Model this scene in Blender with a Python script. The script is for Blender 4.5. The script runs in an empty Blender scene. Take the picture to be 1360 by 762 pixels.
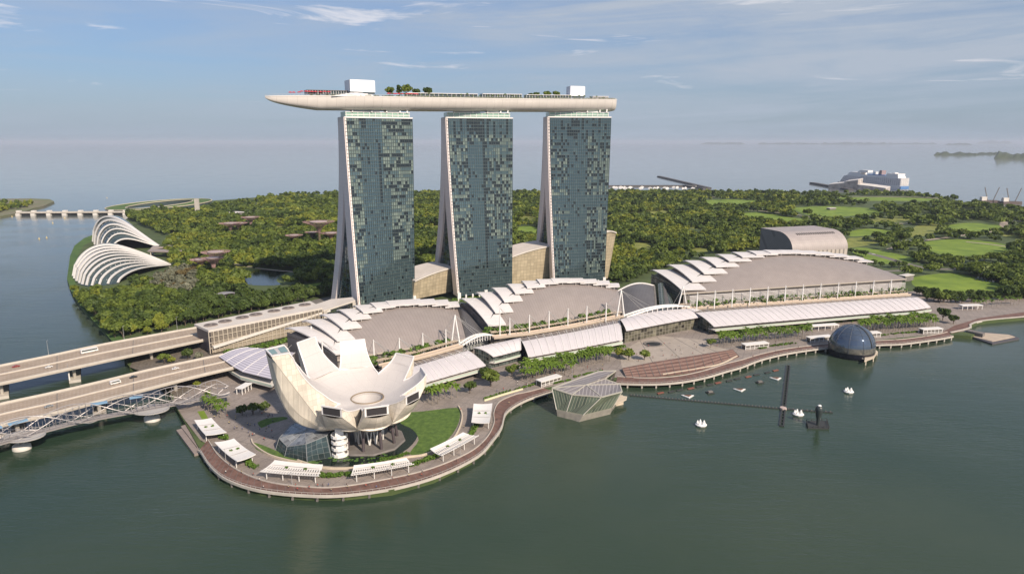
import bpy, math, random
import numpy as np
R_ = math.radians
rnd = random.Random(7)
S = bpy.context.scene
COL = S.collection

# ------------------------------------------------------------------ camera
FPX, HCAM = 906.0, 165.0
TH = math.atan(193.0/FPX)
cam = bpy.data.cameras.new('camera'); camo = bpy.data.objects.new('camera', cam); COL.objects.link(camo)
cam.sensor_width = 36.0; cam.lens = 36.0*FPX/1360.0
cam.clip_start = 1.0; cam.clip_end = 200000.0
camo.location = (0, 0, HCAM); camo.rotation_euler = (math.pi/2-TH, 0, 0)
S.camera = camo
# ------------------------------------------------------------------ sky, sun, exposure
SUN_AZ, SUN_EL = R_(141), R_(36)          # azimuth clockwise from +Y: behind the camera, to the right
w = bpy.data.worlds.new('World'); S.world = w; w.use_nodes = True
nt = w.node_tree; nt.nodes.clear()
def N(nt, t, **k):
    n = nt.nodes.new(t)
    for a, v in k.items(): setattr(n, a, v)
    return n
def math_node(nt, op, a=None, b=None, c=None):
    n = N(nt, 'ShaderNodeMath', operation=op)
    for i, v in enumerate((a, b, c)):
        if v is None: continue
        if isinstance(v, (int, float)): n.inputs[i].default_value = v
        else: nt.links.new(v, n.inputs[i])
    return n.outputs[0]
def ramp(nt, fac, stops):
    r = N(nt, 'ShaderNodeValToRGB'); e = r.color_ramp.elements
    while len(e) < len(stops): e.new(0.5)
    for q, (p, c) in zip(e, stops):
        q.position = p; q.color = (*c, 1) if len(c) == 3 else c
    nt.links.new(fac, r.inputs[0]); return r.outputs[0]
def mixc(nt, f, a, b, mode='MIX'):
    m = N(nt, 'ShaderNodeMix', data_type='RGBA', blend_type=mode)
    for i, v in ((0, f), (6, a), (7, b)):
        if isinstance(v, (int, float)): m.inputs[i].default_value = v
        elif isinstance(v, tuple): m.inputs[i].default_value = (*v, 1)
        else: nt.links.new(v, m.inputs[i])
    return m.outputs[2]
sky = N(nt, 'ShaderNodeTexSky', sky_type='NISHITA', sun_disc=False)
sky.sun_elevation = SUN_EL; sky.sun_rotation = SUN_AZ
sky.air_density = 1.0; sky.dust_density = 1.4; sky.ozone_density = 1.3; sky.altitude = 100
geo = N(nt, 'ShaderNodeTexCoord')
sep = N(nt, 'ShaderNodeSeparateXYZ'); nt.links.new(geo.outputs['Generated'], sep.inputs[0])
zc = math_node(nt, 'MAXIMUM', sep.outputs[2], 0.0)
az = math_node(nt, 'ARCTAN2', sep.outputs[0], sep.outputs[1])
def skyvec(kx, kz, tilt, off):
    c = N(nt, 'ShaderNodeCombineXYZ')
    nt.links.new(math_node(nt, 'MULTIPLY', az, kx), c.inputs[0])
    nt.links.new(math_node(nt, 'MULTIPLY_ADD', az, tilt, math_node(nt, 'MULTIPLY', zc, kz)), c.inputs[1]); c.inputs[2].default_value = off
    return c.outputs[0]
def skynoise(vec, scale, detail, rough, dist):
    n = N(nt, 'ShaderNodeTexNoise'); n.inputs['Scale'].default_value = scale; n.inputs['Detail'].default_value = detail; n.inputs['Roughness'].default_value = rough; n.inputs['Distortion'].default_value = dist
    nt.links.new(vec, n.inputs['Vector']); return n.outputs[0]
# broad veil of thin stratus and streaks inside it
veil = ramp(nt, skynoise(skyvec(1.6, 8.0, .5, 1.0), 1.0, 8, .62, .6), [(0.36, (0,0,0)), (0.66, (1,1,1))])
streak = ramp(nt, skynoise(skyvec(2.2, 26.0, -.9, 3.0), 1.1, 8, .6, .9), [(0.40, (0,0,0)), (0.70, (1,1,1))])
wisp = ramp(nt, skynoise(skyvec(4.2, 46.0, .6, 7.7), 1.0, 7, .58, .8), [(0.615, (0,0,0)), (0.72, (1,1,1))])
wband = ramp(nt, zc, [(0.03, (0,0,0)), (0.07, (1,1,1)), (0.24, (1,1,1)), (0.30, (0,0,0))])
low = ramp(nt, zc, [(0.0, (1,1,1)), (0.08, (0.55,0.55,0.55)), (0.22, (0.16,0.16,0.16)), (0.5, (0.1,0.1,0.1))])
right = ramp(nt, math_node(nt, 'MULTIPLY_ADD', az, .6, .5), [(0.25, (0,0,0)), (0.85, (1,1,1))])
SKYBASE = mixc(nt, 1.0, sky.outputs[0], (0.72, 0.96, 1.32), 'MULTIPLY')
vf = math_node(nt, 'MULTIPLY', math_node(nt, 'ADD', math_node(nt, 'MULTIPLY', veil, 0.46), math_node(nt, 'MULTIPLY', streak, 0.55)), math_node(nt, 'MULTIPLY_ADD', right, .85, .75))
c1 = mixc(nt, vf, SKYBASE, (5.6, 6.3, 7.5))
c1b = mixc(nt, math_node(nt, 'MULTIPLY', low, 0.8), c1, (4.8, 5.7, 6.9))
wf = math_node(nt, 'MULTIPLY', math_node(nt, 'MULTIPLY', wisp, wband), 0.6)
c2 = mixc(nt, wf, c1b, (11.0, 10.6, 10.8))
bg = N(nt, 'ShaderNodeBackground'); bg.inputs['Strength'].default_value = 0.060
nt.links.new(c2, bg.inputs['Color'])
wo = N(nt, 'ShaderNodeOutputWorld'); nt.links.new(bg.outputs[0], wo.inputs['Surface'])
sl = bpy.data.lights.new('sun', 'SUN'); so = bpy.data.objects.new('sun', sl); COL.objects.link(so)
sl.energy = 4.3; sl.angle = R_(1.5); sl.color = (1.0, 0.86, 0.70)
so.rotation_euler = (math.pi/2-SUN_EL, 0, math.pi-SUN_AZ)
S.view_settings.view_transform = 'Standard'; S.view_settings.look = 'None'
S.view_settings.exposure = 0.48; S.view_settings.gamma = 1.0
S.render.engine = 'CYCLES'
S.cycles.max_bounces = 7; S.cycles.diffuse_bounces = 3; S.cycles.glossy_bounces = 4; S.cycles.transmission_bounces = 3; S.cycles.volume_bounces = 0
S.cycles.transparent_max_bounces = 6

# ------------------------------------------------------------------ pixel -> world helpers (points on real heights)
CT, ST = math.cos(TH), math.sin(TH)
def G(px, py, z=0.0):
    u, v = (px-680)/FPX, (381-py)/FPX
    dx, dy, dz = u, CT+v*ST, -ST+v*CT
    t = (z-HCAM)/dz
    return np.array((dx*t, dy*t, z))
def YZ(py, Y):                          # height seen at row py at depth Y
    v = (381-py)/FPX
    return HCAM + Y*(-ST+v*CT)/(CT+v*ST)
def XZ(px, py, Y):
    u, v = (px-680)/FPX, (381-py)/FPX
    t = Y/(CT+v*ST)
    return np.array((u*t, Y, HCAM+(-ST+v*CT)*t))
def PX(p):
    p = np.asarray(p, float); x, y, z = p[..., 0], p[..., 1], p[..., 2]-HCAM
    dzz = y*CT-z*ST; up = y*ST+z*CT
    return np.stack((680+FPX*x/dzz, 381-FPX*up/dzz), -1)
def V(*a): return np.array(a, float)
def unit(v): v = np.asarray(v, float); return v/max(np.linalg.norm(v), 1e-9)

# ------------------------------------------------------------------ materials
MATS = {}
def mat(name, col, rough=0.6, metal=0.0, var=0.0, vscale=0.2, col2=None, bump=0.0, bscale=1.0, spec=0.5, coat=0.0):
    if name in MATS: return MATS[name]
    m = bpy.data.materials.new(name); m.use_nodes = True
    t = m.node_tree; b = t.nodes['Principled BSDF']
    b.inputs['Base Color'].default_value = (*col, 1); b.inputs['Roughness'].default_value = rough
    b.inputs['Metallic'].default_value = metal; b.inputs['Specular IOR Level'].default_value = spec
    g = None
    if var > 0 or col2 or bump:
        g = N(t, 'ShaderNodeNewGeometry')
    if var > 0 or col2:
        n = N(t, 'ShaderNodeTexNoise'); n.inputs['Scale'].default_value = vscale; n.inputs['Detail'].default_value = 6; n.inputs['Roughness'].default_value = .62
        t.links.new(g.outputs['Position'], n.inputs['Vector'])
        a = tuple(c*(1-var) for c in col); c2 = col2 or tuple(min(1, c*(1+var)) for c in col)
        t.links.new(ramp(t, n.outputs[0], [(0.3, a), (0.7, c2)]), b.inputs['Base Color'])
    if bump:
        n = N(t, 'ShaderNodeTexNoise'); n.inputs['Scale'].default_value = bscale; n.inputs['Detail'].default_value = 4
        t.links.new(g.outputs['Position'], n.inputs['Vector'])
        bp = N(t, 'ShaderNodeBump'); bp.inputs['Strength'].default_value = bump; bp.inputs['Distance'].default_value = 0.5
        t.links.new(n.outputs[0], bp.inputs['Height']); t.links.new(bp.outputs[0], b.inputs['Normal'])
    MATS[name] = m; return m
def uvlines(name, col, line, su, sv, wu=0.06, wv=0.06, rough=0.5, var=0.1, metal=0.0, spec=0.5, cellvar=0.0):
    """panels: UV in metres, joint lines every su / sv metres"""
    if name in MATS: return MATS[name]
    m = mat(name, col, rough, metal, spec=spec); t = m.node_tree; b = t.nodes['Principled BSDF']
    uv = N(t, 'ShaderNodeUVMap'); sp = N(t, 'ShaderNodeSeparateXYZ'); t.links.new(uv.outputs[0], sp.inputs[0])
    fac = None; cells = []
    for i, s_, w_ in ((0, su, wu), (1, sv, wv)):
        if not s_: continue
        d = math_node(t, 'DIVIDE', sp.outputs[i], s_)
        f = math_node(t, 'FRACT', d)
        l = math_node(t, 'LESS_THAN', f, w_)
        fac = l if fac is None else math_node(t, 'MAXIMUM', fac, l)
        cells.append(math_node(t, 'FLOOR', d))
    g = N(t, 'ShaderNodeNewGeometry'); n = N(t, 'ShaderNodeTexNoise'); n.inputs['Scale'].default_value = .12; n.inputs['Detail'].default_value = 7
    t.links.new(g.outputs['Position'], n.inputs['Vector'])
    base = ramp(t, n.outputs[0], [(0.3, tuple(c*(1-var) for c in col)), (0.7, tuple(min(1, c*(1+var)) for c in col))])
    if cellvar:
        cb = N(t, 'ShaderNodeCombineXYZ')
        for i, c in enumerate(cells): t.links.new(c, cb.inputs[i])
        wn = N(t, 'ShaderNodeTexWhiteNoise'); t.links.new(cb.outputs[0], wn.inputs['Vector'])
        k = math_node(t, 'MULTIPLY_ADD', wn.outputs[0], 2*cellvar, 1-cellvar)
        cc = N(t, 'ShaderNodeCombineXYZ')
        for i in range(3): t.links.new(k, cc.inputs[i])
        base = mixc(t, 1.0, base, cc.outputs[0], 'MULTIPLY')
    t.links.new(mixc(t, fac, base, line), b.inputs['Base Color'])
    return m
def leafmat(name, a, b_, tint=0.35):
    m = mat(name, a, 0.55, spec=0.25); t = m.node_tree; b = t.nodes['Principled BSDF']
    g = N(t, 'ShaderNodeNewGeometry'); oi = N(t, 'ShaderNodeObjectInfo')
    n = N(t, 'ShaderNodeTexNoise'); n.inputs['Scale'].default_value = 0.045; n.inputs['Detail'].default_value = 3
    t.links.new(g.outputs['Position'], n.inputs['Vector'])
    f = math_node(t, 'MULTIPLY_ADD', g.outputs['Random Per Island'], 0.45, math_node(t, 'MULTIPLY_ADD', n.outputs[0], 1.3, -0.42))
    f = math_node(t, 'ADD', f, math_node(t, 'MULTIPLY', oi.outputs['Random'], 0.3))
    cl = N(t, 'ShaderNodeClamp'); t.links.new(f, cl.inputs[0])
    t.links.new(ramp(t, cl.outputs[0], [(0.0, a), (1.0, b_)]), b.inputs['Base Color'])
    tr = N(t, 'ShaderNodeBsdfTranslucent'); t.links.new(ramp(t, cl.outputs[0], [(0.0, tuple(c*.9 for c in a)), (1.0, tuple(c*1.1 for c in b_))]), tr.inputs[0])
    ms = N(t, 'ShaderNodeMixShader'); ms.inputs[0].default_value = 0.33
    t.links.new(b.outputs[0], ms.inputs[1]); t.links.new(tr.outputs[0], ms.inputs[2])
    t.links.new(ms.outputs[0], t.nodes['Material Output'].inputs[0])
    return m

# ------------------------------------------------------------------ mesh builder
LOC = {}; KIDS = {}
class MB:
    def __init__(s): s.v = []; s.f = []; s.m = []; s.uv = {}; s.cm = 0
    def vs(s, pts):
        i = len(s.v); s.v.extend([tuple(map(float, p)) for p in pts]); return i
    def face(s, pts, m=None, uv=None):
        i = s.vs(pts); s.f.append(tuple(range(i, i+len(pts)))); s.m.append(s.cm if m is None else m)
        if uv is not None: s.uv[len(s.f)-1] = uv
    def idx(s, ids, m=None, uv=None):
        s.f.append(tuple(ids)); s.m.append(s.cm if m is None else m)
        if uv is not None: s.uv[len(s.f)-1] = uv
    def hexa(s, b, t, m=None):           # bottom 4 pts, top 4 pts (same order, CCW from above)
        i = s.vs(list(b)+list(t)); k = len(b)
        s.idx(tuple(i+j for j in range(k))[::-1], m); s.idx(tuple(i+k+j for j in range(k)), m)
        for j in range(k):
            n = (j+1) % k
            s.idx((i+j, i+n, i+k+n, i+k+j), m)
    def box(s, c, size, rz=0.0, m=None):  # c = centre of the base
        hx, hy, h = size[0]/2, size[1]/2, size[2]; ca, sa = math.cos(rz), math.sin(rz)
        q = [(c[0]+x*ca-y*sa, c[1]+x*sa+y*ca) for x, y in ((-hx,-hy),(hx,-hy),(hx,hy),(-hx,hy))]
        s.hexa([(x, y, c[2]) for x, y in q], [(x, y, c[2]+h) for x, y in q], m)
    def prism(s, pts, z0, z1, m=None):
        q = [(p[0], p[1]) for p in pts]
        a = sum(q[i][0]*q[(i+1) % len(q)][1]-q[(i+1) % len(q)][0]*q[i][1] for i in range(len(q)))
        if a < 0: q = q[::-1]
        s.hexa([(x, y, z0) for x, y in q], [(x, y, z1) for x, y in q], m)
    def beam(s, p, q, w, h=None, m=None, up=(0,0,1)):
        p, q = V(*p), V(*q); h = h or w; d = unit(q-p); u = np.array(up, float)
        if abs(d@u) > .95: u = V(1,0,0)
        x = unit(np.cross(d, u)); y = np.cross(x, d)
        c = [x*a*w/2+y*b*h/2 for a, b in ((-1,-1),(1,-1),(1,1),(-1,1))]
        s.hexa([p+k for k in c][::-1], [q+k for k in c][::-1], m)
    def tube(s, pts, r, n=6, m=None, caps=True):
        pts = [V(*p) for p in pts]; rr = r if hasattr(r, '__len__') else [r]*len(pts)
        rings = []
        for k, p in enumerate(pts):
            d = unit(pts[min(k+1, len(pts)-1)]-pts[max(k-1, 0)])
            u = V(0,0,1) if abs(d[2]) < .95 else V(1,0,0)
            x = unit(np.cross(d, u)); y = np.cross(x, d)
            rings.append(s.vs([p+rr[k]*(x*math.cos(2*math.pi*j/n)+y*math.sin(2*math.pi*j/n)) for j in range(n)]))
        for a, b in zip(rings, rings[1:]):
            for j in range(n): s.idx((a+j, a+(j+1) % n, b+(j+1) % n, b+j), m)
        if caps:
            s.idx(tuple(rings[0]+j for j in range(n))[::-1], m); s.idx(tuple(rings[-1]+j for j in range(n)), m)
    def lathe(s, prof, c, n=24, m=None, a0=0, a1=2*math.pi, sx=1, sy=1):
        full = abs(a1-a0-2*math.pi) < 1e-6; k = n if full else n+1
        rings = [s.vs([(c[0]+r*sx*math.cos(a0+(a1-a0)*j/n), c[1]+r*sy*math.sin(a0+(a1-a0)*j/n), c[2]+z) for j in range(k)]) for r, z in prof]
        for a, b in zip(rings, rings[1:]):
            for j in range(n):
                q = (j+1) % k
                s.idx((a+j, a+q, b+q, b+j), m)
    def grid(s, fn, nu, nv, m=None, uv=None, mfn=None):
        i = s.vs([fn(a/nu, b/nv) for b in range(nv+1) for a in range(nu+1)])
        for b in range(nv):
            for a in range(nu):
                o = i+b*(nu+1)+a
                s.idx((o, o+1, o+nu+2, o+nu+1), m if mfn is None else mfn(a, b),
                      None if uv is None else [uv(a/nu, b/nv), uv((a+1)/nu, b/nv), uv((a+1)/nu, (b+1)/nv), uv(a/nu, (b+1)/nv)])
    def shell(s, fn, nu, nv, t, m=None, uv=None):   # thick surface; t = thickness vector or metres down
        tv = V(0,0,-t) if not hasattr(t, '__len__') else V(*t)
        s.grid(fn, nu, nv, m, uv); g2 = lambda a, b: V(*fn(a, b))+tv
        s.grid(lambda a, b: g2(1-a, b), nu, nv, m, uv)
        for k in range(nu):
            a, b = k/nu, (k+1)/nu
            s.face([fn(b,0), fn(a,0), g2(a,0), g2(b,0)], m); s.face([fn(a,1), fn(b,1), g2(b,1), g2(a,1)], m)
        for k in range(nv):
            a, b = k/nv, (k+1)/nv
            s.face([fn(0,a), fn(0,b), g2(0,b), g2(0,a)], m); s.face([fn(1,b), fn(1,a), g2(1,a), g2(1,b)], m)
    def build(s, name, mats, parent=None, smooth=False, loc=None):
        if not isinstance(mats, (list, tuple)): mats = [mats]
        o0 = V(*LOC[parent.name]) if parent is not None else (V(*loc) if loc is not None else V(0,0,0))
        me = bpy.data.meshes.new(name)
        me.from_pydata([tuple(V(*p)-o0) for p in s.v], [], s.f)
        for q in mats: me.materials.append(q)
        me.polygons.foreach_set('material_index', s.m)
        if smooth: me.polygons.foreach_set('use_smooth', [True]*len(s.f))
        if s.uv:
            L = me.uv_layers.new(name='UVMap')
            for fi, uvs in s.uv.items():
                ls = me.polygons[fi].loop_start
                for k, q in enumerate(uvs): L.data[ls+k].uv = q
        me.update()
        ob = bpy.data.objects.new(name, me); COL.objects.link(ob)
        if parent is not None: ob.parent = parent; LOC[ob.name] = tuple(o0); KIDS.setdefault(parent.name, []).append(ob)
        else: ob.location = o0; LOC[ob.name] = tuple(o0)
        return ob
def tag(o, label, cat, group=None):
    o['label'] = label; o['category'] = cat
    if group: o['group'] = group
    return o
def thing(name, label, cat, loc, group=None, rz=0.0):
    o = bpy.data.objects.new(name, None); COL.objects.link(o); o.location = tuple(map(float, loc)); o.rotation_euler = (0,0,rz)
    o.empty_display_size = 2.0
    LOC[o.name] = tuple(map(float, loc)); return tag(o, label, cat, group)
def struct(o, kind='structure'): o['kind'] = kind; return o
def dup(o, loc, rz=0.0, sc=1.0, label=None, group=None, parent=None):
    c = o.copy(); COL.objects.link(c); c.parent = parent
    if parent is None:
        c.location = tuple(map(float, loc)); c.rotation_euler = (0, 0, rz); c.scale = (sc,)*3 if not hasattr(sc, '__len__') else sc
    if label: c['label'] = label
    if group: c['group'] = group
    for ch in KIDS.get(o.name, ()): KIDS.setdefault(c.name, []).append(dup(ch, None, parent=c))
    return c
def inpoly(x, y, poly):
    x = np.asarray(x); y = np.asarray(y); r = np.zeros(x.shape, bool); n = len(poly)
    for i in range(n):
        (x1, y1), (x2, y2) = poly[i], poly[(i+1) % n]
        if y1 == y2: continue
        r ^= ((y1 > y) != (y2 > y)) & (x < (x2-x1)*(y-y1)/(y2-y1)+x1)
    return r
def smoothpoly(pts, k=4):               # Catmull-Rom through px points
    out = []
    for i in range(len(pts)-1):
        p0, p1, p2, p3 = pts[max(i-1,0)], pts[i], pts[i+1], pts[min(i+2,len(pts)-1)]
        for j in range(k):
            t = j/k
            out.append(tuple(.5*((2*p1[d])+(-p0[d]+p2[d])*t+(2*p0[d]-5*p1[d]+4*p2[d]-p3[d])*t*t+(-p0[d]+3*p1[d]-3*p2[d]+p3[d])*t**3) for d in range(len(p1))))
    out.append(tuple(pts[-1])); return out
# ------------------------------------------------------------------ water
def water_mat():
    m = mat('water', (0.016,0.040,0.031), 0.07, spec=0.5); t = m.node_tree; b = t.nodes['Principled BSDF']
    b.inputs['IOR'].default_value = 1.33
    g = N(t, 'ShaderNodeNewGeometry')
    n = N(t, 'ShaderNodeTexNoise'); n.inputs['Scale'].default_value = 0.004; n.inputs['Detail'].default_value = 5
    t.links.new(g.outputs['Position'], n.inputs['Vector'])
    t.links.new(ramp(t, n.outputs[0], [(0.33, (0.020,0.042,0.026)), (0.70, (0.050,0.068,0.043))]), b.inputs['Base Color'])
    mp = N(t, 'ShaderNodeMapping'); mp.inputs['Rotation'].default_value = (0,0,R_(28)); mp.inputs['Scale'].default_value = (0.40,1.5,1)
    t.links.new(g.outputs['Position'], mp.inputs['Vector'])
    na = N(t, 'ShaderNodeTexNoise'); na.inputs['Scale'].default_value = 0.33; na.inputs['Detail'].default_value = 5; na.inputs['Roughness'].default_value = .6
    t.links.new(mp.outputs[0], na.inputs['Vector'])
    nb = N(t, 'ShaderNodeTexNoise'); nb.inputs['Scale'].default_value = 0.07; nb.inputs['Detail'].default_value = 3
    t.links.new(mp.outputs[0], nb.inputs['Vector'])
    nc = N(t, 'ShaderNodeTexNoise'); nc.inputs['Scale'].default_value = 0.012; nc.inputs['Detail'].default_value = 3
    t.links.new(g.outputs['Position'], nc.inputs['Vector'])
    h = math_node(t, 'ADD', math_node(t, 'MULTIPLY', na.outputs[0], 0.8), math_node(t, 'MULTIPLY', nb.outputs[0], 1.1))
    bp = N(t, 'ShaderNodeBump'); bp.inputs['Distance'].default_value = 0.75
    t.links.new(math_node(t, 'MULTIPLY_ADD', nc.outputs[0], 0.16, 0.0), b.inputs['Roughness'])
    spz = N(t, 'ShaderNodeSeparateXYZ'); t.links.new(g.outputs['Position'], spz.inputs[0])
    off = N(t, 'ShaderNodeMapRange'); t.links.new(spz.outputs[1], off.inputs['Value'])     # calmer, more turbid open sea; low-sky reflection also put into its paler colour
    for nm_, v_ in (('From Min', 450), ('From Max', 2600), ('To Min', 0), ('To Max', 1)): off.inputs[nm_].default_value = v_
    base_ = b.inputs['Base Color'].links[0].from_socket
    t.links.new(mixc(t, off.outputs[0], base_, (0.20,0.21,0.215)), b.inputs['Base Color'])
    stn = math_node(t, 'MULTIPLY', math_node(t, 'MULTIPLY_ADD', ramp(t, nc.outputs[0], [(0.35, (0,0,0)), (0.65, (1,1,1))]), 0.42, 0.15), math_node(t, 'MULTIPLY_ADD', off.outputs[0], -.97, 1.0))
    t.links.new(stn, bp.inputs['Strength'])
    t.links.new(h, bp.inputs['Height']); t.links.new(bp.outputs[0], b.inputs['Normal'])
    return m
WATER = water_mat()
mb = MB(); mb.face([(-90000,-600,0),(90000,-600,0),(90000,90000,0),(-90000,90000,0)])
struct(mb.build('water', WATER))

# ------------------------------------------------------------------ land
SOIL = mat('garden_soil', (0.05,0.085,0.022), .9, var=.35, vscale=.03, col2=(0.085,0.115,0.035))
PAVE = mat('paving', (0.265,0.225,0.20), .75, var=.18, vscale=.09)
def pave_joints():
    t = PAVE.node_tree; b = t.nodes['Principled BSDF']; src = b.inputs['Base Color'].links[0].from_socket
    g = N(t, 'ShaderNodeNewGeometry'); mp = N(t, 'ShaderNodeMapping'); mp.inputs['Rotation'].default_value = (0,0,R_(23)); t.links.new(g.outputs['Position'], mp.inputs['Vector'])
    sp = N(t, 'ShaderNodeSeparateXYZ'); t.links.new(mp.outputs[0], sp.inputs[0])
    fx = math_node(t, 'FRACT', math_node(t, 'DIVIDE', sp.outputs[0], 5.5)); fy = math_node(t, 'FRACT', math_node(t, 'DIVIDE', sp.outputs[1], 11.0))
    ln = math_node(t, 'MAXIMUM', math_node(t, 'LESS_THAN', fx, .09), math_node(t, 'LESS_THAN', fy, .06))
    n = N(t, 'ShaderNodeTexNoise'); n.inputs['Scale'].default_value = .9; n.inputs['Detail'].default_value = 5; t.links.new(g.outputs['Position'], n.inputs['Vector'])
    k = ramp(t, n.outputs[0], [(0.3, (.82,.82,.82)), (0.72, (1.1,1.1,1.1))])
    c = mixc(t, math_node(t, 'MULTIPLY', ln, .55), src, (0.17,0.145,0.135)); t.links.new(mixc(t, 1.0, c, k, 'MULTIPLY'), b.inputs['Base Color'])
pave_joints()
STONE = mat('stone_edge', (0.42,0.38,0.34), .7, var=.12, vscale=.3)
ROCK = mat('rock_bank', (0.13,0.11,0.09), .9, var=.45, vscale=.6, bump=.8, bscale=.7)
SHORE_BAY = [(1420,411),(1360,421),(1318,425),(1300,427),(1289,432),(1290,437),(1300,441),(1290,446),(1264,444),(1230,447),(1165,453),(1100,457.5),(1060,462),(1020,469),(985,481),(965,488),(940,496),(910,502),(880,505),(850,505.5),(818,505),(800,502),(770,508),(745,513),(727,517),(701,525),(684,535),(668,550),(664,566),(650,590),(625,610),(576,634),(520,650),(460,656),(405,656),(345,650),(302,636),(280,618),(268,600),(262,590),(252,572),(243,557),(234,541),(229,531)]
SHORE_CANAL = [(226,520),(205,500),(196,490),(172,487),(165,478),(170,470),(186,466)]
GARDEN_SHORE = [(186,466),(170,462),(149,453),(138,440),(124,426),(108,408),(95,388),(89,370),(93,340),(99,326),(112,316),(140,306),(160,296),(172,288)]
FAR_SHORE = [(172,287),(168,281),(190,276),(230,272),(262,268),(290,266),(330,263),(368,260),(445,257),(560,256),(700,254),(808,253.5),(870,252),(940,253),(1010,254.5),(1090,256),(1200,256),(1262,262),(1275,268),(1300,272),(1360,276.5),(1460,284)]
LANDPX = SHORE_BAY + SHORE_CANAL + GARDEN_SHORE[1:] + FAR_SHORE
LANDZ = 3.0
pts = [G(px, py, LANDZ) for px, py in LANDPX]
pts += [V(2600,1500,3), V(1500,700,3)]
LANDXY = [(p[0], p[1]) for p in pts]
mb = MB(); mb.prism(pts, -3, LANDZ)
struct(mb.build('land', SOIL))
# grass bank along the reservoir shore
GRASS = mat('lawn_grass', (0.125,0.215,0.016), .85, var=.3, vscale=.03, col2=(0.205,0.285,0.026))
GRASSD = mat('rough_grass', (0.06,0.125,0.022), .9, var=.3, vscale=.08, col2=(0.10,0.16,0.035))
def sheet(name, px, z, m, kind='structure', smooth=0, uvs=None):
    if smooth: px = smoothpoly(list(px)+[px[0]], smooth)[:-1]
    q = [G(a, b, z) for a, b in px]
    mb = MB(); ar = sum(q[i][0]*q[(i+1) % len(q)][1]-q[(i+1) % len(q)][0]*q[i][1] for i in range(len(q)))
    mb.face(q if ar > 0 else q[::-1]); o = mb.build(name, m); struct(o, kind); return o
def ribbon(mb, line, width, z0, z1, m=None, closed_bottom=True):
    """flat band of given width along a world polyline"""
    L = [V(*p) for p in line]; left = []; right = []
    for i, p in enumerate(L):
        d = unit(L[min(i+1,len(L)-1)]-L[max(i-1,0)]); n = V(-d[1], d[0], 0); n = unit(n)
        left.append(p+n*width/2); right.append(p-n*width/2)
    for i in range(len(L)-1):
        b = [right[i], right[i+1], left[i+1], left[i]]
        mb.hexa([(q[0],q[1],q[2]+z0) for q in b], [(q[0],q[1],q[2]+z1) for q in b], m)
    return left, right
def pxband(mb, outer, inner, z0, z1, m=None, uvm=False):
    a = [G(*p, z1) for p in outer]; b = [G(*p, z1) for p in inner]
    def resample(L, n):
        L = np.array(L); d = np.r_[0, np.cumsum(np.linalg.norm(np.diff(L, axis=0), axis=1))]
        t = np.linspace(0, d[-1], n); return [V(*[np.interp(q, d, L[:, k]) for k in range(3)]) for q in t]
    n = max(len(a), len(b))*3; a = resample(a, n); b = resample(b, n)
    for i in range(n-1):
        q = [a[i], a[i+1], b[i+1], b[i]]
        ar = sum(q[k][0]*q[(k+1) % 4][1]-q[(k+1) % 4][0]*q[k][1] for k in range(4))
        if ar < 0: q = q[::-1]
        mb.hexa([(p[0],p[1],z0) for p in q], [(p[0],p[1],z1) for p in q], m)
    return a, b

# paved promenade (one sheet over the land in front of the buildings)
sheet('promenade_paving', [(1380,420),(1318,424.5),(1300,426),(1287,432),(1288,437),(1290,440),(1264,441),(1230,445),(1165,451),(1100,456),(1060,460),(1020,467),(985,477),(940,490),(880,500),(818,501),(770,506),(727,514),(701,521),(683,526),(664,541),(660,562),(645,583),(621,602),(572,624),(518,637),(460,646),(420,648),(360,642),(320,628),(292,608),(279,591),(266,584),(252,566),(243,554),(235,541),(230,531),(240,505),(300,470),(380,455),(470,440),(560,438),(620,440),(720,425),(830,410),(910,400),(1060,396),(1240,385),(1262,398),(1380,392)], LANDZ+.02, PAVE)
BOARD = uvlines('boardwalk_timber', (0.165,0.085,0.066), (0.06,0.035,0.03), 3.0, .6, .06, .12, .75, .25)
BOARDW = mat('timber_deck', (0.15,0.078,0.06), .75, var=.35, vscale=.25, col2=(0.21,0.12,0.095))
CONC = mat('pale_concrete', (0.46,0.42,0.37), .7, var=.12, vscale=.15)
CONCW = mat('white_concrete', (0.62,0.585,0.54), .6, var=.08, vscale=.1)
CONCD = mat('dark_concrete', (0.16,0.145,0.135), .8, var=.2, vscale=.2)
OUT1 = smoothpoly([(264,598),(267,601),(280,620),(302,637),(345,651),(407,657.5),(460,657),(527,647.5),(585,630.5),(634,606),(655,584),(666,568),(671,550),(684,539),(702,530),(720,524),(735,519.5)], 4)
INN1 = smoothpoly([(276,584),(280,590),(292,607),(320,627),(360,641),(420,647.5),(460,645.5),(518,635.5),(572,622.5),(621,602),(645,583),(656,563),(656,548),(663,534),(683,524.5),(701,520.5),(722,515)], 4)
OUT2 = smoothpoly([(818,509),(850,510),(880,509.5),(910,506.5),(940,500.5),(965,493),(985,487.5),(1010,478),(1040,470.5),(1070,465.5),(1100,462),(1165,458),(1200,456.5),(1245,450.5),(1266,446.5)], 4)
INN2 = smoothpoly([(820,500),(850,502),(880,501.5),(910,498),(940,491),(965,483),(985,478),(1010,470.5),(1040,464),(1070,460),(1100,457),(1165,452.5),(1200,450.5),(1240,445),(1258,441)], 4)
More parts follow.
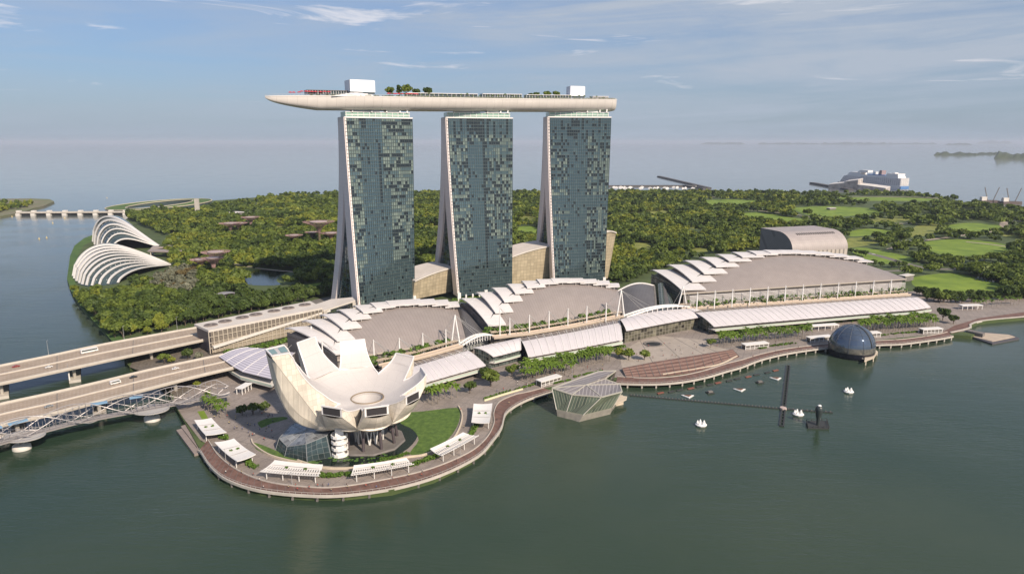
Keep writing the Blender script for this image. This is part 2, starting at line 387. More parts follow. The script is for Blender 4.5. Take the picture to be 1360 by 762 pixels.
def boardwalk(label, o_, i_, step, pm):
    t = thing('boardwalk', label, 'boardwalk', G(*o_[len(o_)//2], 0))
    mb = MB(); a, b = pxband(mb, o_, i_, 2.2, LANDZ+.12); mb.build('timber_deck', BOARDW, t)
    eb = MB(); ee = [p for p in a]
    for i in range(len(ee)-1):
        eb.beam(ee[i]+V(0,0,-.25), ee[i+1]+V(0,0,-.25), .7, 1.3)
    eb.build('edge_beam', CONC, t)
    rb = MB(); ie = [p for p in b]
    for i in range(len(ie)-1): rb.beam(ie[i]+V(0,0,.3), ie[i+1]+V(0,0,.3), .5, .5)
    rb.build('kerb', STONE, t)
    # seams across the deck
    sb = MB()
    for i in range(2, len(a)-1, 3): sb.beam(a[i]*.93+b[i]*.07+V(0,0,.03), a[i]*.08+b[i]*.92+V(0,0,.03), .18, .06)
    sb.build('deck_seam', CONCD, t)
    pb = MB(); d = 0; k = 0
    for i in range(len(a)-1):
        d += np.linalg.norm(a[i+1]-a[i])
        if d > step:
            d = 0; inw = unit(b[i]-a[i])
            pb.cm = 0; pb.beam(a[i]+inw*.8+V(0,0,-4.2), a[i]+inw*.8+V(0,0,-.7), 1.0, 1.0); pb.beam(a[i]-inw*.25+V(0,0,-1.0), a[i]+inw*3+V(0,0,-1.0), .8, .8)
    o = pb.build('pile_row', pm, t); o['kind'] = 'stuff'
    # railing posts
    return t, a, b
bw1, A1, B1 = boardwalk('reddish timber boardwalk curving round the lotus shaped museum', OUT1, INN1, 11, CONCD)
bw2, A2, B2 = boardwalk('long reddish timber boardwalk from the stepped plaza past the glass sphere to the landing', OUT2, INN2, 8, CONC)
# slim handrail on the edge of the first boardwalk
RAIL = mat('rail_metal', (0.55,0.52,0.48), .4, metal=.3)
for bw, A in ((bw1, A1), (bw2, A2)):
    rb = MB()
    for i in range(len(A)-1):
        p, q = A[i]+V(0,0,.5), A[i+1]+V(0,0,.5)
        rb.beam(p+V(0,0,1.0), q+V(0,0,1.0), .14)
        if i % 2 == 0: rb.beam(p, p+V(0,0,1.0), .12)
    rb.build('handrail', RAIL, bw)
# ------------------------------------------------------------------ hotel towers
def glassmat(name, col, rough, spec=0.7, metal=0.0):
    m = mat(name, col, rough, metal, spec=spec); return m
TG_DARK = glassmat('tower_glass_dark', (0.012,0.019,0.024), .05, .8)
TG_TEAL = glassmat('tower_glass_teal', (0.085,0.135,0.155), .05, .9, .5)
TG_MID = glassmat('tower_glass_mid', (0.105,0.160,0.172), .07, .8, .4)
TG_CURT = glassmat('tower_glass_curtain', (0.125,0.165,0.152), .12, .6)
TG_PALE = glassmat('tower_glass_pale_curtain', (0.175,0.220,0.195), .14, .6)
MULL = mat('mullion_metal', (0.045,0.065,0.068), .45, .2)
SLABM = mat('floor_edge_metal', (0.09,0.115,0.115), .4, .2)
ENDW = uvlines('tower_end_cladding', (0.76,0.66,0.63), (0.64,0.555,0.53), 0, 3.4, .05, .05, .5, .03)
LIGHTGL = mat('crown_green_glass', (0.28,0.42,0.34), .12, spec=.7)
WHITE = mat('white_paint', (0.78,0.76,0.74), .45, var=.04, vscale=.2)
WHITEP = mat('white_panel', (0.72,0.69,0.68), .5, var=.06, vscale=.08)
FRAMEW = mat('white_steel', (0.70,0.68,0.65), .4)
DARKV = mat('dark_void', (0.02,0.022,0.024), .6)
def lerp(a, b, t): return V(*a)*(1-t)+V(*b)*t
def tower(label, TL, TR, BL, BR, ztop, zb, legL, legR, apex, seed, groups):
    """TL.. front corners in plan at top and bottom; legL/legR back outer feet"""
    rg = random.Random(seed)
    TL, TR, BL, BR, legL, legR = [V(*q) for q in (TL, TR, BL, BR, legL, legR)]
    nT = V(-(TR-TL)[1], (TR-TL)[0]); nT = unit(nT); DT = 24.0
    H = ztop-zb
    def fo(s_, z):                      # front facade
        k = ((ztop-z)/H)**1.35
        a = lerp(TL, BL, k); b = lerp(TR, BR, k); p = a*(1-s_)+b*s_; return V(p[0], p[1], z)
    def bo(s_, z):                      # back facade
        k = ((ztop-z)/H)**1.9
        a = lerp(TL+nT*DT, legL, k); b = lerp(TR+nT*DT, legR, k); p = a*(1-s_)+b*s_; return V(p[0], p[1], z)
    def fi(s_, z):
        f, b = fo(s_, z), bo(s_, z); L = np.linalg.norm(b-f); t = 12.4
        if z >= apex: return (f+b)/2
        k = (apex-z)/(apex-zb); t = (L/2)*(1-k)**2+ (t*(1-(1-k)**2)); return f+unit(b-f)*t
    def bi(s_, z):
        f, b = fo(s_, z), bo(s_, z); L = np.linalg.norm(b-f)
        if z >= apex: return (f+b)/2
        k = (apex-z)/(apex-zb); t = (L/2)*(1-k)**2+10.5*(1-(1-k)**2); return b-unit(b-f)*t
    base = (fo(.5, zb)+bo(.5, zb))/2
    t = thing('hotel_tower', label, 'tower', (base[0], base[1], zb))
    nx, ny = 30, 54
    # facade of separate panes, each a little out of true
    mb = MB(); mul = MB(); slab = MB()
    def nrm(s_, z):
        return unit(np.cross(fo(min(s_+.01,1), z)-fo(max(s_-.01,0), z), fo(s_, min(z+1,ztop))-fo(s_, max(z-1,zb))))
    run = {}
    for j in range(ny):
        z0, z1 = zb+H*j/ny, zb+H*(j+1)/ny
        for i in range(nx):
            g = groups(i/nx, j/ny)
            r = rg.random()
            key = (i//2, j)
            if g == 'plain': m = 1 if r < .82 else (2 if r < .95 else 0)
            elif g == 'dark': m = 0 if r < .7 else 1
            elif g == 'slots': m = 0 if (i % 2 == 0) else 1
            elif g == 'bottom': m = 1 if r < .75 else (2 if r < .95 else 0)
            else:
                p = {'lightL': .66, 'light': .74, 'mixed': .52, 'sparse': .34}[g]
                if g in ('mixed', 'sparse'): p = p*1.35 if i % 3 else p*.30
                if run.get((i-1,j)) is not None and rg.random() < .42: r = run[(i-1,j)]
                run[(i,j)] = r
                q = rg.random(); m = (4 if q < .3 else 3) if r < p*.66 else (2 if r < p else (0 if r < p+.30 else 1))
            s0, s1 = i/nx, (i+1)/nx
            n = nrm((s0+s1)/2, (z0+z1)/2); e = [(rg.random()-.5)*.05 for _ in range(3)]
            p = [fo(s0,z0)-n*(.25+e[0]*.5), fo(s1,z0)-n*(.25+e[1]*.5), fo(s1,z1)-n*(.25+e[2]*.5), fo(s0,z1)-n*(.25+(e[0]+e[2]-e[1])*.5)]
            mb.face(p, m)
    mb.build('glass_facade', [TG_DARK, TG_TEAL, TG_MID, TG_CURT, TG_PALE], t)
    for i in range(0, nx+1):
        for j in range(0, ny, 6):
            a, b = fo(i/nx, zb+H*j/ny), fo(i/nx, zb+H*min(j+6,ny)/ny)
            mul.beam(a, b, .30 if i % 2 == 0 else .16, .45, up=nrm(i/nx, a[2]))
    mul.build('mullion', MULL, t)['kind'] = 'stuff'
    for j in range(1, ny):
        z = zb+H*j/ny; slab.beam(fo(0,z), fo(1,z), .40, .42)
    slab.build('floor_edge', SLABM, t)['kind'] = 'stuff'
    # end walls and the glazed gap between the two legs
    for s_ in (0.0, 1.0):
        ew = MB(); gl = MB(); K = 40; sg = -1 if s_ == 0 else 1
        out = unit(V(*(TR-TL), 0))*sg; pr = .8 if s_ == 0 else .05
        for k in range(K):
            z0, z1 = zb+H*k/K, zb+H*(k+1)/K
            for fa, fb in ((fo, fi), (bi, bo)):
                a, b, c_, d = fa(s_, z0)+out*pr, fb(s_, z0)+out*pr, fb(s_, z1)+out*pr, fa(s_, z1)+out*pr
                q = [b, a, d, c_] if sg < 0 else [a, b, c_, d]
                L = np.linalg.norm(b-a)
                ew.face(q, 0, [(L,z0),(0,z0),(0,z1),(L,z1)])
                # returns of the fin
                for e0, e1 in ((a, d), (b, c_)) if s_ == 0 else ():
                    ew.face([e0, e1, e1-out*2.2, e0-out*2.2], 0, [(0,z0),(0,z1),(2,z1),(2,z0)])
            if z0 < apex:
                q0, q1, q2, q3 = fi(s_, z0)-out*1.6, bi(s_, z0)-out*1.6, bi(s_, z1)-out*1.6, fi(s_, z1)-out*1.6
                for u in range(6):
                    gl.face([lerp(q0,q1,u/6), lerp(q0,q1,(u+1)/6), lerp(q3,q2,(u+1)/6), lerp(q3,q2,u/6)], rg.choice([0,0,1,1,2]))
        ew.build('end_wall', ENDW, t)
        gl.build('atrium_glass', [TG_DARK, TG_TEAL, TG_MID], t)
        ab = MB()
        for k in range(0, int(K*(apex-zb)/H), 1):
            z = zb+H*k/K
            ab.beam(fi(s_, z)-out*1.4, bi(s_, z)-out*1.4, .35)
        for u in (.25, .5, .75):
            for k in range(0, int(K*(apex-zb)/H)-1, 4):
                z, z2 = zb+H*k/K, min(zb+H*(k+4)/K, apex-1)
                ab.beam(lerp(fi(s_,z),bi(s_,z),u)-out*1.4, lerp(fi(s_,z2),bi(s_,z2),u)-out*1.4, .3)
        ab.build('atrium_bar', SLABM, t)['kind'] = 'stuff'
    bk = MB()
    bk.grid(lambda a, b: bo(1-a, zb+H*b), 8, 30)
    bk.build('back_facade', TG_TEAL, t)
    rf = MB(); rf.face([fo(0,ztop)+V(0,0,-.3), fo(1,ztop)+V(0,0,-.3), bo(1,ztop)+V(0,0,-.3), bo(0,ztop)+V(0,0,-.3)])
    for a, b in ((fo(0,ztop),fo(1,ztop)), (bo(0,ztop),bo(1,ztop)), (fo(0,ztop),bo(0,ztop)), (fo(1,ztop),bo(1,ztop))): rf.beam(a, b, .9, 1.2)
    rf.build('roof', WHITEP, t)
    # glazed crown under the sky deck
    cr = MB(); q = lambda s_, d, z: V(*(TL*(1-s_)+TR*s_+nT*d), z)
    zc0, zc1 = ztop-.3, ztop+5.2
    cr.hexa([q(.02,2,zc0),q(.97,2,zc0),q(.97,20,zc0),q(.02,20,zc0)], [q(.02,2,zc1),q(.97,2,zc1),q(.97,20,zc1),q(.02,20,zc1)])
    cr.build('crown_glass', LIGHTGL, t)
    cf = MB()
    for k in range(12):
        s_ = .03+.93*k/11; cf.beam(q(s_,1.7,zc0), q(s_,1.7,zc1), .45)
    for z in (zc0+2.6, zc1-.2): cf.beam(q(.02,1.7,z), q(.97,1.7,z), .5, .45)
    for s_ in (.12, .40, .62, .82, .93): cf.beam(q(s_,1,zc1-.5), q(s_+.02,4,zc1+6.5), 1.2)
    cf.box(q(.33,9,zc1), (26,10,4.0), math.atan2((TR-TL)[1],(TR-TL)[0])); cf.box(q(.72,8,zc1), (12,9,3.2), math.atan2((TR-TL)[1],(TR-TL)[0]))
    cf.build('crown_frame', WHITE, t)
    # pale columns at the foot
    ft = MB()
    for k in range(9):
        s_ = .01+.98*k/8; p = fo(s_, zb)
        ft.box((p[0], p[1], zb-6), (3.4 if k % 4 == 0 else 1.6, 2.4, 7.5+(2.5 if k % 4 == 0 else 0)), math.atan2((BR-BL)[1],(BR-BL)[0]))
    o = ft.build('base_column', WHITEP, t); o['kind'] = 'stuff'
    return t, fo, bo
def g1(s_, t_):
    if t_ < .24: return 'bottom' if s_ > .12 else 'mixed'
    if s_ < .20: return 'lightL'
    if .20 <= s_ < .52:
        if t_ > .9: return 'dark' if .2 < s_ < .29 and t_ > .93 else 'plain'
        return 'plain' if not (.42 < s_ < .5 and .55 < t_ < .86) else 'slots'
    if s_ > .92 and t_ < .4: return 'plain'
    return 'light' if (t_ > .62 or s_ > .62) else 'plain'
def g2(s_, t_):
    if t_ < .13: return 'bottom'
    if .50 < s_ < .56: return 'slots'
    if t_ > .905: return 'dark' if (.3 < s_ < .55 or int(s_*30) % 3 == 0) else 'plain'
    if .30 < s_ < .56: return 'plain' if t_ < .85 else 'sparse'
    if t_ < .30: return 'sparse' if s_ > .7 else 'plain'
    return 'mixed'
def g3(s_, t_):
    if t_ < .05: return 'bottom'
    if .47 < s_ < .52: return 'slots'
    if t_ > .88: return 'dark' if (.32 < s_ < .55 or int(s_*30) % 3 == 0) else 'plain'
    if .30 < s_ < .60: return 'plain'
    if .45 < t_ < .53: return 'bottom'
    return 'mixed' if s_ > .6 else 'sparse'
T1 = tower('nearest hotel tower, left of three, many pale curtained panes', (-155,650), (-96.5,680), (-144,625), (-99,676), 187, 8, (-183,674), (-138,728), 124, 1, g1)
T2 = tower('middle hotel tower of three, between the two beige glazed links', (-66,705), (.6,725), (-55.5,689), (0,717), 188.5, 8, (-90,762), (-36,786), 122, 2, g2)
T3 = tower('farthest hotel tower, right of three, bluest glass', (38.5,748), (107,758), (46,731), (104,752), 190.5, 12, (26,815), (86,828), 118, 3, g3)

# ------------------------------------------------------------------ sky deck across the towers
def fit(P):
    A = np.polyfit([p[0] for p in P], [p[1] for p in P], 3); return lambda x: float(np.polyval(A, x))
YC = fit([(-224,617),(-190,639),(-131,676),(-35,727),(71,766),(122,780)])
XS = np.linspace(-217, 113, 90); arc = np.r_[0, np.cumsum(np.hypot(np.diff(XS), np.diff([YC(x) for x in XS])))]
LEN = arc[-1]
def spine(a):
    x = float(np.interp(a*LEN, arc, XS)); e = 1.0
    d = unit(V(2*e, YC(x+e)-YC(x-e), 0)); return V(x, YC(x), 0), V(-d[1], d[0], 0), d
def hw(a):                                # half width
    k = a*LEN
    w_ = 19.5*min(1, (k/95.0)**.62 if k < 95 else 1)
    e = LEN-k
    return w_*(math.sqrt(max(0, 1-((9-e)/9)**2)) if e < 9 else 1)*.999+.02
def zt(a): return 204.2+4.6*a - (0.8*(1-a*LEN/60)**2 if a*LEN < 60 else 0)
def zbm(a):
    k = a*LEN; full = 11.8
    dpt = full*max(.10, min(1, (k/46)**.5))
    e = LEN-k
    if e < 7: dpt *= .55+.45*math.sqrt(max(0, 1-((7-e)/7)**2))
    return zt(a)-dpt
p0 = spine(.5)[0]
sd = thing('sky_deck', 'long boat-shaped deck spanning the tops of all three towers', 'sky deck', (p0[0], p0[1], 191))
HULL = uvlines('hull_cladding', (0.64,0.59,0.545), (0.46,0.42,0.385), 8.5, 0, .025, 0, .42, .05, metal=.15)
DECK = mat('deck_paving', (0.33,0.29,0.25), .7, var=.2, vscale=.2)
NA = 110
def aa(u): return u
def hull(u, v):                           # v 0..1 : front gunwale -> keel -> back gunwale
    a = u; P, n, d = spine(a); W = hw(a); D = zt(a)-zbm(a)
    ang = math.pi*v; c_, s_ = math.cos(ang), math.sin(ang)
    x = -W*math.copysign(abs(c_)**.42, c_); z = zt(a)-D*abs(s_)**.95
    return P+n*x+V(0,0,z)
mb = MB(); mb.grid(lambda u, v: hull(u, v), NA, 20, uv=lambda u, v: (u*LEN, v*40)); mb.build('hull', HULL, sd, smooth=True)
mb = MB(); mb.grid(lambda u, v: spine(u)[0]+spine(u)[1]*(hw(u)*(2*v-1))+V(0,0,zt(u)-.05), NA, 2); mb.build('deck', DECK, sd)
cap = MB()
for v in (0.0, 1.0):
    for k in range(NA): cap.beam(hull(k/NA, v)+V(0,0,.3), hull((k+1)/NA, v)+V(0,0,.3), .5, 1.0)
cap.build('parapet', mat('parapet_panel', (0.62,0.58,0.54), .5), sd)
rl = MB()
for k in range(NA):
    a, b = hull(k/NA, 0)+V(0,0,.8), hull((k+1)/NA, 0)+V(0,0,.8); rl.beam(a+V(0,0,1.1), b+V(0,0,1.1), .12); rl.beam(a, a+V(0,0,1.1), .14)
rl.build('railing', RAIL, sd)
def on_deck(a, off, z=0): P, n, d = spine(a); return P+n*off+V(0,0,zt(a)+z)
def ang_deck(a): d = spine(a)[2]; return math.atan2(d[1], d[0])
LEAF_P = leafmat('leaf_planter', (0.045,0.085,0.025), (0.15,0.20,0.055))
# terrace storey: pavilions, planters
GLS = mat('terrace_glass', (0.05,0.07,0.075), .12, spec=.7)
def deck_block(label, a, off, sx, sy, h, m, z=0, base=None):
    p = on_deck(a, off, z); t = thing('plant_room', label, 'rooftop room', p)
    mb = MB(); mb.box(p+V(0,0,1.6 if base else 0), (sx, sy, h), ang_deck(a)); mb.build('wall', m, t)
    if base:
        mb = MB(); mb.box(p, (sx*.97, sy*.97, 1.6), ang_deck(a)); mb.build('base_glass', base, t)
    mb = MB(); c_ = p+V(0,0,h+(1.6 if base else 0))
    mb.box(c_, (sx*.94, sy*.9, .35), ang_deck(a)); mb.build('roof', WHITEP, t)
    return t
deck_block('large white rooftop room on the sky deck above the nearest tower', .236, -2, 24, 16, 10.5, mat('room_panel_white', (0.80,0.80,0.82), .5), 3.2, GLS)
deck_block('smaller white rooftop room on the sky deck above the farthest tower', .878, 2, 17, 12, 10.0, mat('room_panel_grey', (0.66,0.68,0.74), .5), 3.0, GLS)
def pavilion(label, a0, a1, off, depth, z0, h, roofm=WHITEP):
    p = on_deck((a0+a1)/2, off); t = thing('terrace_pavilion', label, 'pavilion', p); mb = MB(); rf = MB(); n_ = 8
    for k in range(n_):
        u, v = a0+(a1-a0)*k/n_, a0+(a1-a0)*(k+1)/n_
        b = [on_deck(u,off-depth/2,z0), on_deck(v,off-depth/2,z0), on_deck(v,off+depth/2,z0), on_deck(u,off+depth/2,z0)]
        mb.hexa(b, [q+V(0,0,h) for q in b])
        b = [on_deck(u,off-depth/2-1.2,z0+h), on_deck(v,off-depth/2-1.2,z0+h), on_deck(v,off+depth/2+1,z0+h), on_deck(u,off+depth/2+1,z0+h)]
        rf.hexa(b, [q+V(0,0,.5) for q in b])
    mb.build('wall', GLS, t); rf.build('roof', roofm, t)
    cb = MB()
    for k in range(n_*2+1):
        u = a0+(a1-a0)*k/(n_*2); cb.beam(on_deck(u,off-depth/2-.8,z0), on_deck(u,off-depth/2-.8,z0+h), .3)
    cb.build('post_row', WHITE, t)['kind'] = 'stuff'
    return t
pavilion('dark flat-roofed terrace pavilion with red parasols beside it, left of the large white rooftop room', .10, .205, 2, 9, 2.2, 3.4, mat('dark_roof', (0.13,0.11,0.10), .6))
pavilion('long low white-roofed pavilion on the sky deck between the first two towers', .36, .565, -2, 7, 1.6, 3.4)
pavilion('long low white-roofed pavilion on the sky deck from the middle tower to the roof trees', .58, .70, -2, 7, 1.8, 3.6)
pavilion('low white-roofed pavilion on the sky deck below the second group of roof trees', .715, .855, -2, 7, 1.6, 3.4)
pavilion('small glazed pavilion with white roof at the blunt right end of the sky deck', .925, .975, 0, 8, 1.0, 3.0)
# sloped white shell under the big room
mb = MB()
for k in range(10):
    u, v = .15+.012*k, .15+.012*(k+1); hA = 3.4*math.sin(math.pi*k/10); hB = 3.4*math.sin(math.pi*(k+1)/10)
    mb.hexa([on_deck(u,-16,.2), on_deck(v,-16,.2), on_deck(v,-12,.2), on_deck(u,-12,.2)], [on_deck(u,-16,.5+hA*.6), on_deck(v,-16,.5+hB*.6), on_deck(v,-12,.5+hA+.01), on_deck(u,-12,.5+hA+.01)])
o = mb.build('terrace_bank', WHITEP, sd)
# planting band inside the front parapet
def leafblob(mb, c, r, n, size, rg, flat=.75, m=None, jit=.55):
    c = V(*c)
    for _ in range(n):
        d = unit(V(rg.gauss(0,1), rg.gauss(0,1), rg.gauss(0,1)+.15)); p = c+d*V(r, r, r*flat)*(0.78+.3*rg.random())
        nn = unit(d+V(rg.gauss(0,jit), rg.gauss(0,jit), rg.gauss(0,jit)+.25)); s_ = size*(.65+.7*rg.random())
        x = unit(np.cross(nn, V(rg.random()-.5, rg.random()-.5, rg.random()-.5))); y = np.cross(nn, x)
        mb.face([p-x*s_-y*s_*.7, p+x*s_-y*s_*.7, p+x*s_*.8+y*s_*.7, p-x*s_*.8+y*s_*.7], m)
rg = random.Random(5); mb = MB()
for k in range(420):
    a = .30+.68*rg.random() if rg.random() < .85 else .1+.2*rg.random()
    mb_p = on_deck(a, -hw(a)+2.2+3*rg.random(), .4+.5*rg.random()); leafblob(mb, mb_p, .9+1.0*rg.random(), 9, .55, rg)
o = mb.build('planting', LEAF_P, sd); o['kind'] = 'stuff'
# ------------------------------------------------------------------ three shell-roofed halls
ROOFG = uvlines('roof_standing_seam', (0.29,0.25,0.232), (0.215,0.185,0.172), 2.2, 0, .10, 0, .5, .07, metal=.1)
ROOFD = uvlines('roof_dark_seam', (0.115,0.11,0.115), (0.06,0.058,0.06), 1.6, 0, .14, 0, .5, .12, metal=.1)
SHELLW = uvlines('white_shell_panel', (0.62,0.59,0.58), (0.46,0.43,0.42), 0, 5.0, 0, .03, .45, .05)
HGLASS = uvlines('hall_glass', (0.045,0.06,0.058), (0.26,0.27,0.26), 3.0, 3.0, .07, .06, .12, .2, spec=.7)
HWALL = mat('hall_wall', (0.17,0.155,0.145), .7, var=.2, vscale=.1)
LEAF_S = leafmat('leaf_shrub', (0.055,0.11,0.018), (0.15,0.25,0.038))
def hall(label, FL, FR, BL, BR, zf, ze, arch, n, vmax, gable, ground, umax=.58, expo=2.0, lift=2.6):
    FL, FR, BL, BR = [V(*q) for q in (FL, FR, BL, BR)]
    def plan(u, v): a = FL*(1-u)+FR*u; b = BL*(1-u)+BR*u; return a*(1-v)+b*v
    def rz(u, v): return zf+(ze-zf+arch*math.sin(math.pi*min(max(u,0),1))**.8)*math.sin(math.pi/2*min(max(v,0),1)**.9)
    def roof(u, v): p = plan(u, v); return V(p[0], p[1], rz(u, v))
    c = plan(.5, .5); t = thing('convention_hall', label, 'hall', (c[0], c[1], ground))
    LW = np.linalg.norm(FR-FL)
    mb = MB(); mb.shell(roof, 40, 16, 1.2, uv=lambda u, v: (u*LW, v*60)); mb.build('roof', ROOFG, t, smooth=False)
    # walls
    mb = MB(); ins = lambda u, v: plan(.012+.976*u, .03+.95*v)
    for k in range(24):
        for (u0,v0,u1,v1) in ((k/24,0,(k+1)/24,0), (1,k/24,1,(k+1)/24), ((24-k)/24,1,(23-k)/24,1)):
            a, b = ins(u0,v0), ins(u1,v1)
            mb.face([V(*a,ground), V(*b,ground), V(*b,rz(u1,.03+.95*v1)-1.0), V(*a,rz(u0,.03+.95*v0)-1.0)], uv=[(k*3,0),(k*3+3,0),(k*3+3,9),(k*3,9)])
    mb.build('wall', HWALL, t)
    # gable facing left
    mb = MB()
    for k in range(20):
        v0, v1 = k/20, (k+1)/20; a, b = plan(.0,v0), plan(.0,v1); L = np.linalg.norm(BL-FL)
        za, zb_ = rz(0,v0)+lift, rz(0,v1)+lift
        mb.face([V(*b,ground), V(*a,ground), V(*a,za), V(*b,zb_)], uv=[(v1*L,0),(v0*L,0),(v0*L,za),(v1*L,zb_)])
    mb.build('gable', gable, t)
    # terraced shells
    def vb(u):
        if u >= umax: return vmax
        return vmax*(1-(1-u/umax)**expo)**.95
    st = MB(); sh = None
    for k in range(n):
        u0, u1 = k/n, (k+1)/n; ue = u1+.030
        v0 = max(.0, vb(u0+.3/n)-.06)
        def fn(a, b, u0=u0, ue=ue, v0=v0):
            u = u0+(ue-u0)*a; v = v0+(1.05-v0)*b; p = plan(min(u,1.01), v)
            z = zf+(ze-zf+arch*math.sin(math.pi*(u0+u1)/2)**.8)*math.sin(math.pi/2*min(v,1)**.9)
            z += lift+1.6*(1-a)*(0.5+.5*b)-(v-1)*30*(v > 1)
            return V(p[0], p[1], z)
        m_ = MB(); m_.shell(fn, 3, 14, .9, uv=lambda a, b: (a*10, b*60)); m_.build('roof_shell', SHELLW, t, smooth=False)
        if k > 0:
            for a in (.15, .85):
                p = V(*fn(a, 0)); q = roof(u0+(ue-u0)*.5, min(.99, v0+.10)); st.beam(p+V(0,0,-.8), q+V(0,0,-.5), .5)
            p, q = V(*fn(.5, .02)), roof(u0+(ue-u0)*.5, v0+.02); st.beam(p+V(0,0,-.6), q, .35)
    st.build('shell_strut', FRAMEW, t)['kind'] = 'stuff'
    # near-black strip painting in the shadow below the shells
    cl = MB()
    for k in range(n*2):
        u0, u1 = k/(n*2), (k+1)/(n*2); va, vb_ = min(.99, vb(u0)+.05), min(.99, vb(u1)+.05)
        a, b = roof(u0,va), roof(u1,vb_); cl.face([a, b, b+V(0,0,lift+.6), a+V(0,0,lift+.6)])
    cl.build('shell_shadow_strip', DARKV, t)
    eb = MB()
    for k in range(30): eb.beam(roof(k/30,0)+V(0,0,-.2), roof((k+1)/30,0)+V(0,0,-.2), .7, .8)
    eb.build('eave', mat('eave_beige', (0.45,0.40,0.33), .6), t)
    return t, roof, plan
HALLS = []
HALLS.append(hall('hall with terraced white shells and grey roof nearest the lotus shaped museum', (-122,455), (-36,507), (-166,485), (-48,574), 16, 25, 11.5, 11, .84, ROOFD, 6))
HALLS.append(hall('middle hall with terraced white shells, in front of the farther two towers', (-18,522), (97,585), (-44,571), (101,640), 18, 27, 13, 11, .84, ROOFD, 6))
HALLS.append(hall('longest hall with terraced white shells and glazed arched end, at the right of the row', (163,640), (420,712), (146,702), (403,774), 22, 27, 18.5, 14, .84, HGLASS, 6, umax=.55))
# grey vaulted links between the halls
def vault(label, f0, f1, b0, b1, zf, zb_, rise, m, cat='link roof'):
    f0, f1, b0, b1 = [V(*q) for q in (f0, f1, b0, b1)]
    c = (f0+f1+b0+b1)/4; t = thing('vaulted_link', label, cat, (c[0], c[1], 6))
    def fn(a, b):
        p = (f0*(1-a)+f1*a)*(1-b)+(b0*(1-a)+b1*a)*b
        return V(p[0], p[1], zf+(zb_-zf)*math.sin(b*math.pi/2)+rise*math.sin(math.pi*a)*(0.35+.65*b))
    mb = MB(); mb.shell(fn, 12, 14, .8, uv=lambda a, b: (a*np.linalg.norm(f1-f0), b*60)); mb.build('roof', m, t)
    wb = MB()
    for k in range(12):
        for b in (0, 1):
            p, q = fn(k/12, b), fn((k+1)/12, b); wb.face([V(p[0],p[1],6), V(q[0],q[1],6), q+V(0,0,-.4), p+V(0,0,-.4)])
    wb.build('wall', HGLASS, t)
    rb = MB()
    for k in range(12): rb.beam(fn(k/12,1)+V(0,0,.4), fn((k+1)/12,1)+V(0,0,.4), 1.2, 1.0)
    rb.build('arch_rim', WHITEP, t)
    for a in (0.0, 1.0):
        g = MB()
        for k in range(14): g.beam(fn(a,k/14)+V(0,0,.2), fn(a,(k+1)/14)+V(0,0,.2), 1.8, .9)
        g.build('gutter', CONCD, t)
vault('dark grey vaulted link roof between the nearest and the middle hall', (-36,509), (-19,519), (-49,574), (-38,584), 13, 22, 5, ROOFD)
vault('dark grey vaulted link roof between the middle and the longest hall', (99,587), (132,606), (102,645), (143,672), 13, 23, 5, ROOFD)
# dark stepped escalator hall beside the glazed end
t = thing('escalator_roof', 'dark sloping glazed escalator roof under the arched end of the longest hall', 'escalator roof', (150,640,6))
for k, (o_, m) in enumerate(((0, HGLASS), (7, ROOFD), (14, HGLASS))):
    mb = MB(); f = V(136+o_*.9, 608+o_*.35); b = V(146+o_*.4, 668+o_*.8)
    mb.shell(lambda a, c: V(*( (f+V(5.6,2)*a)*(1-c)+(b+V(5.6,2)*a)*c), 10+16*c-1.2*k+.8*math.sin(math.pi*a)), 4, 10, 1.0, uv=lambda a, c: (a*6, c*50)); mb.build('roof_strip', m, t)

# ------------------------------------------------------------------ curved roofs of the shopping arcade
CANW = uvlines('canopy_panel', (0.56,0.525,0.535), (0.40,0.37,0.38), 7.0, 0, .035, 0, .4, .04)
CANG = uvlines('canopy_glass', (0.15,0.125,0.115), (0.44,0.40,0.37), 7.0, 2.4, .06, .07, .25, .15, spec=.6)
LAV = uvlines('striped_canopy', (0.54,0.51,0.57), (0.33,0.31,0.36), 0, 1.6, 0, .34, .4, .05)
TERR = mat('terrace_green_glass', (0.42,0.50,0.42), .25, spec=.6)
SHOPG = uvlines('shop_glass', (0.05,0.065,0.06), (0.22,0.22,0.20), 2.5, 3.0, .08, .07, .12, .5, spec=.6, cellvar=.7)
SHOPL = uvlines('shop_warm_glass', (0.10,0.095,0.07), (0.25,0.23,0.20), 3.0, 3.0, .08, .07, .15, .5, spec=.6, cellvar=.8)  # warmer, browner panes than the other shop fronts
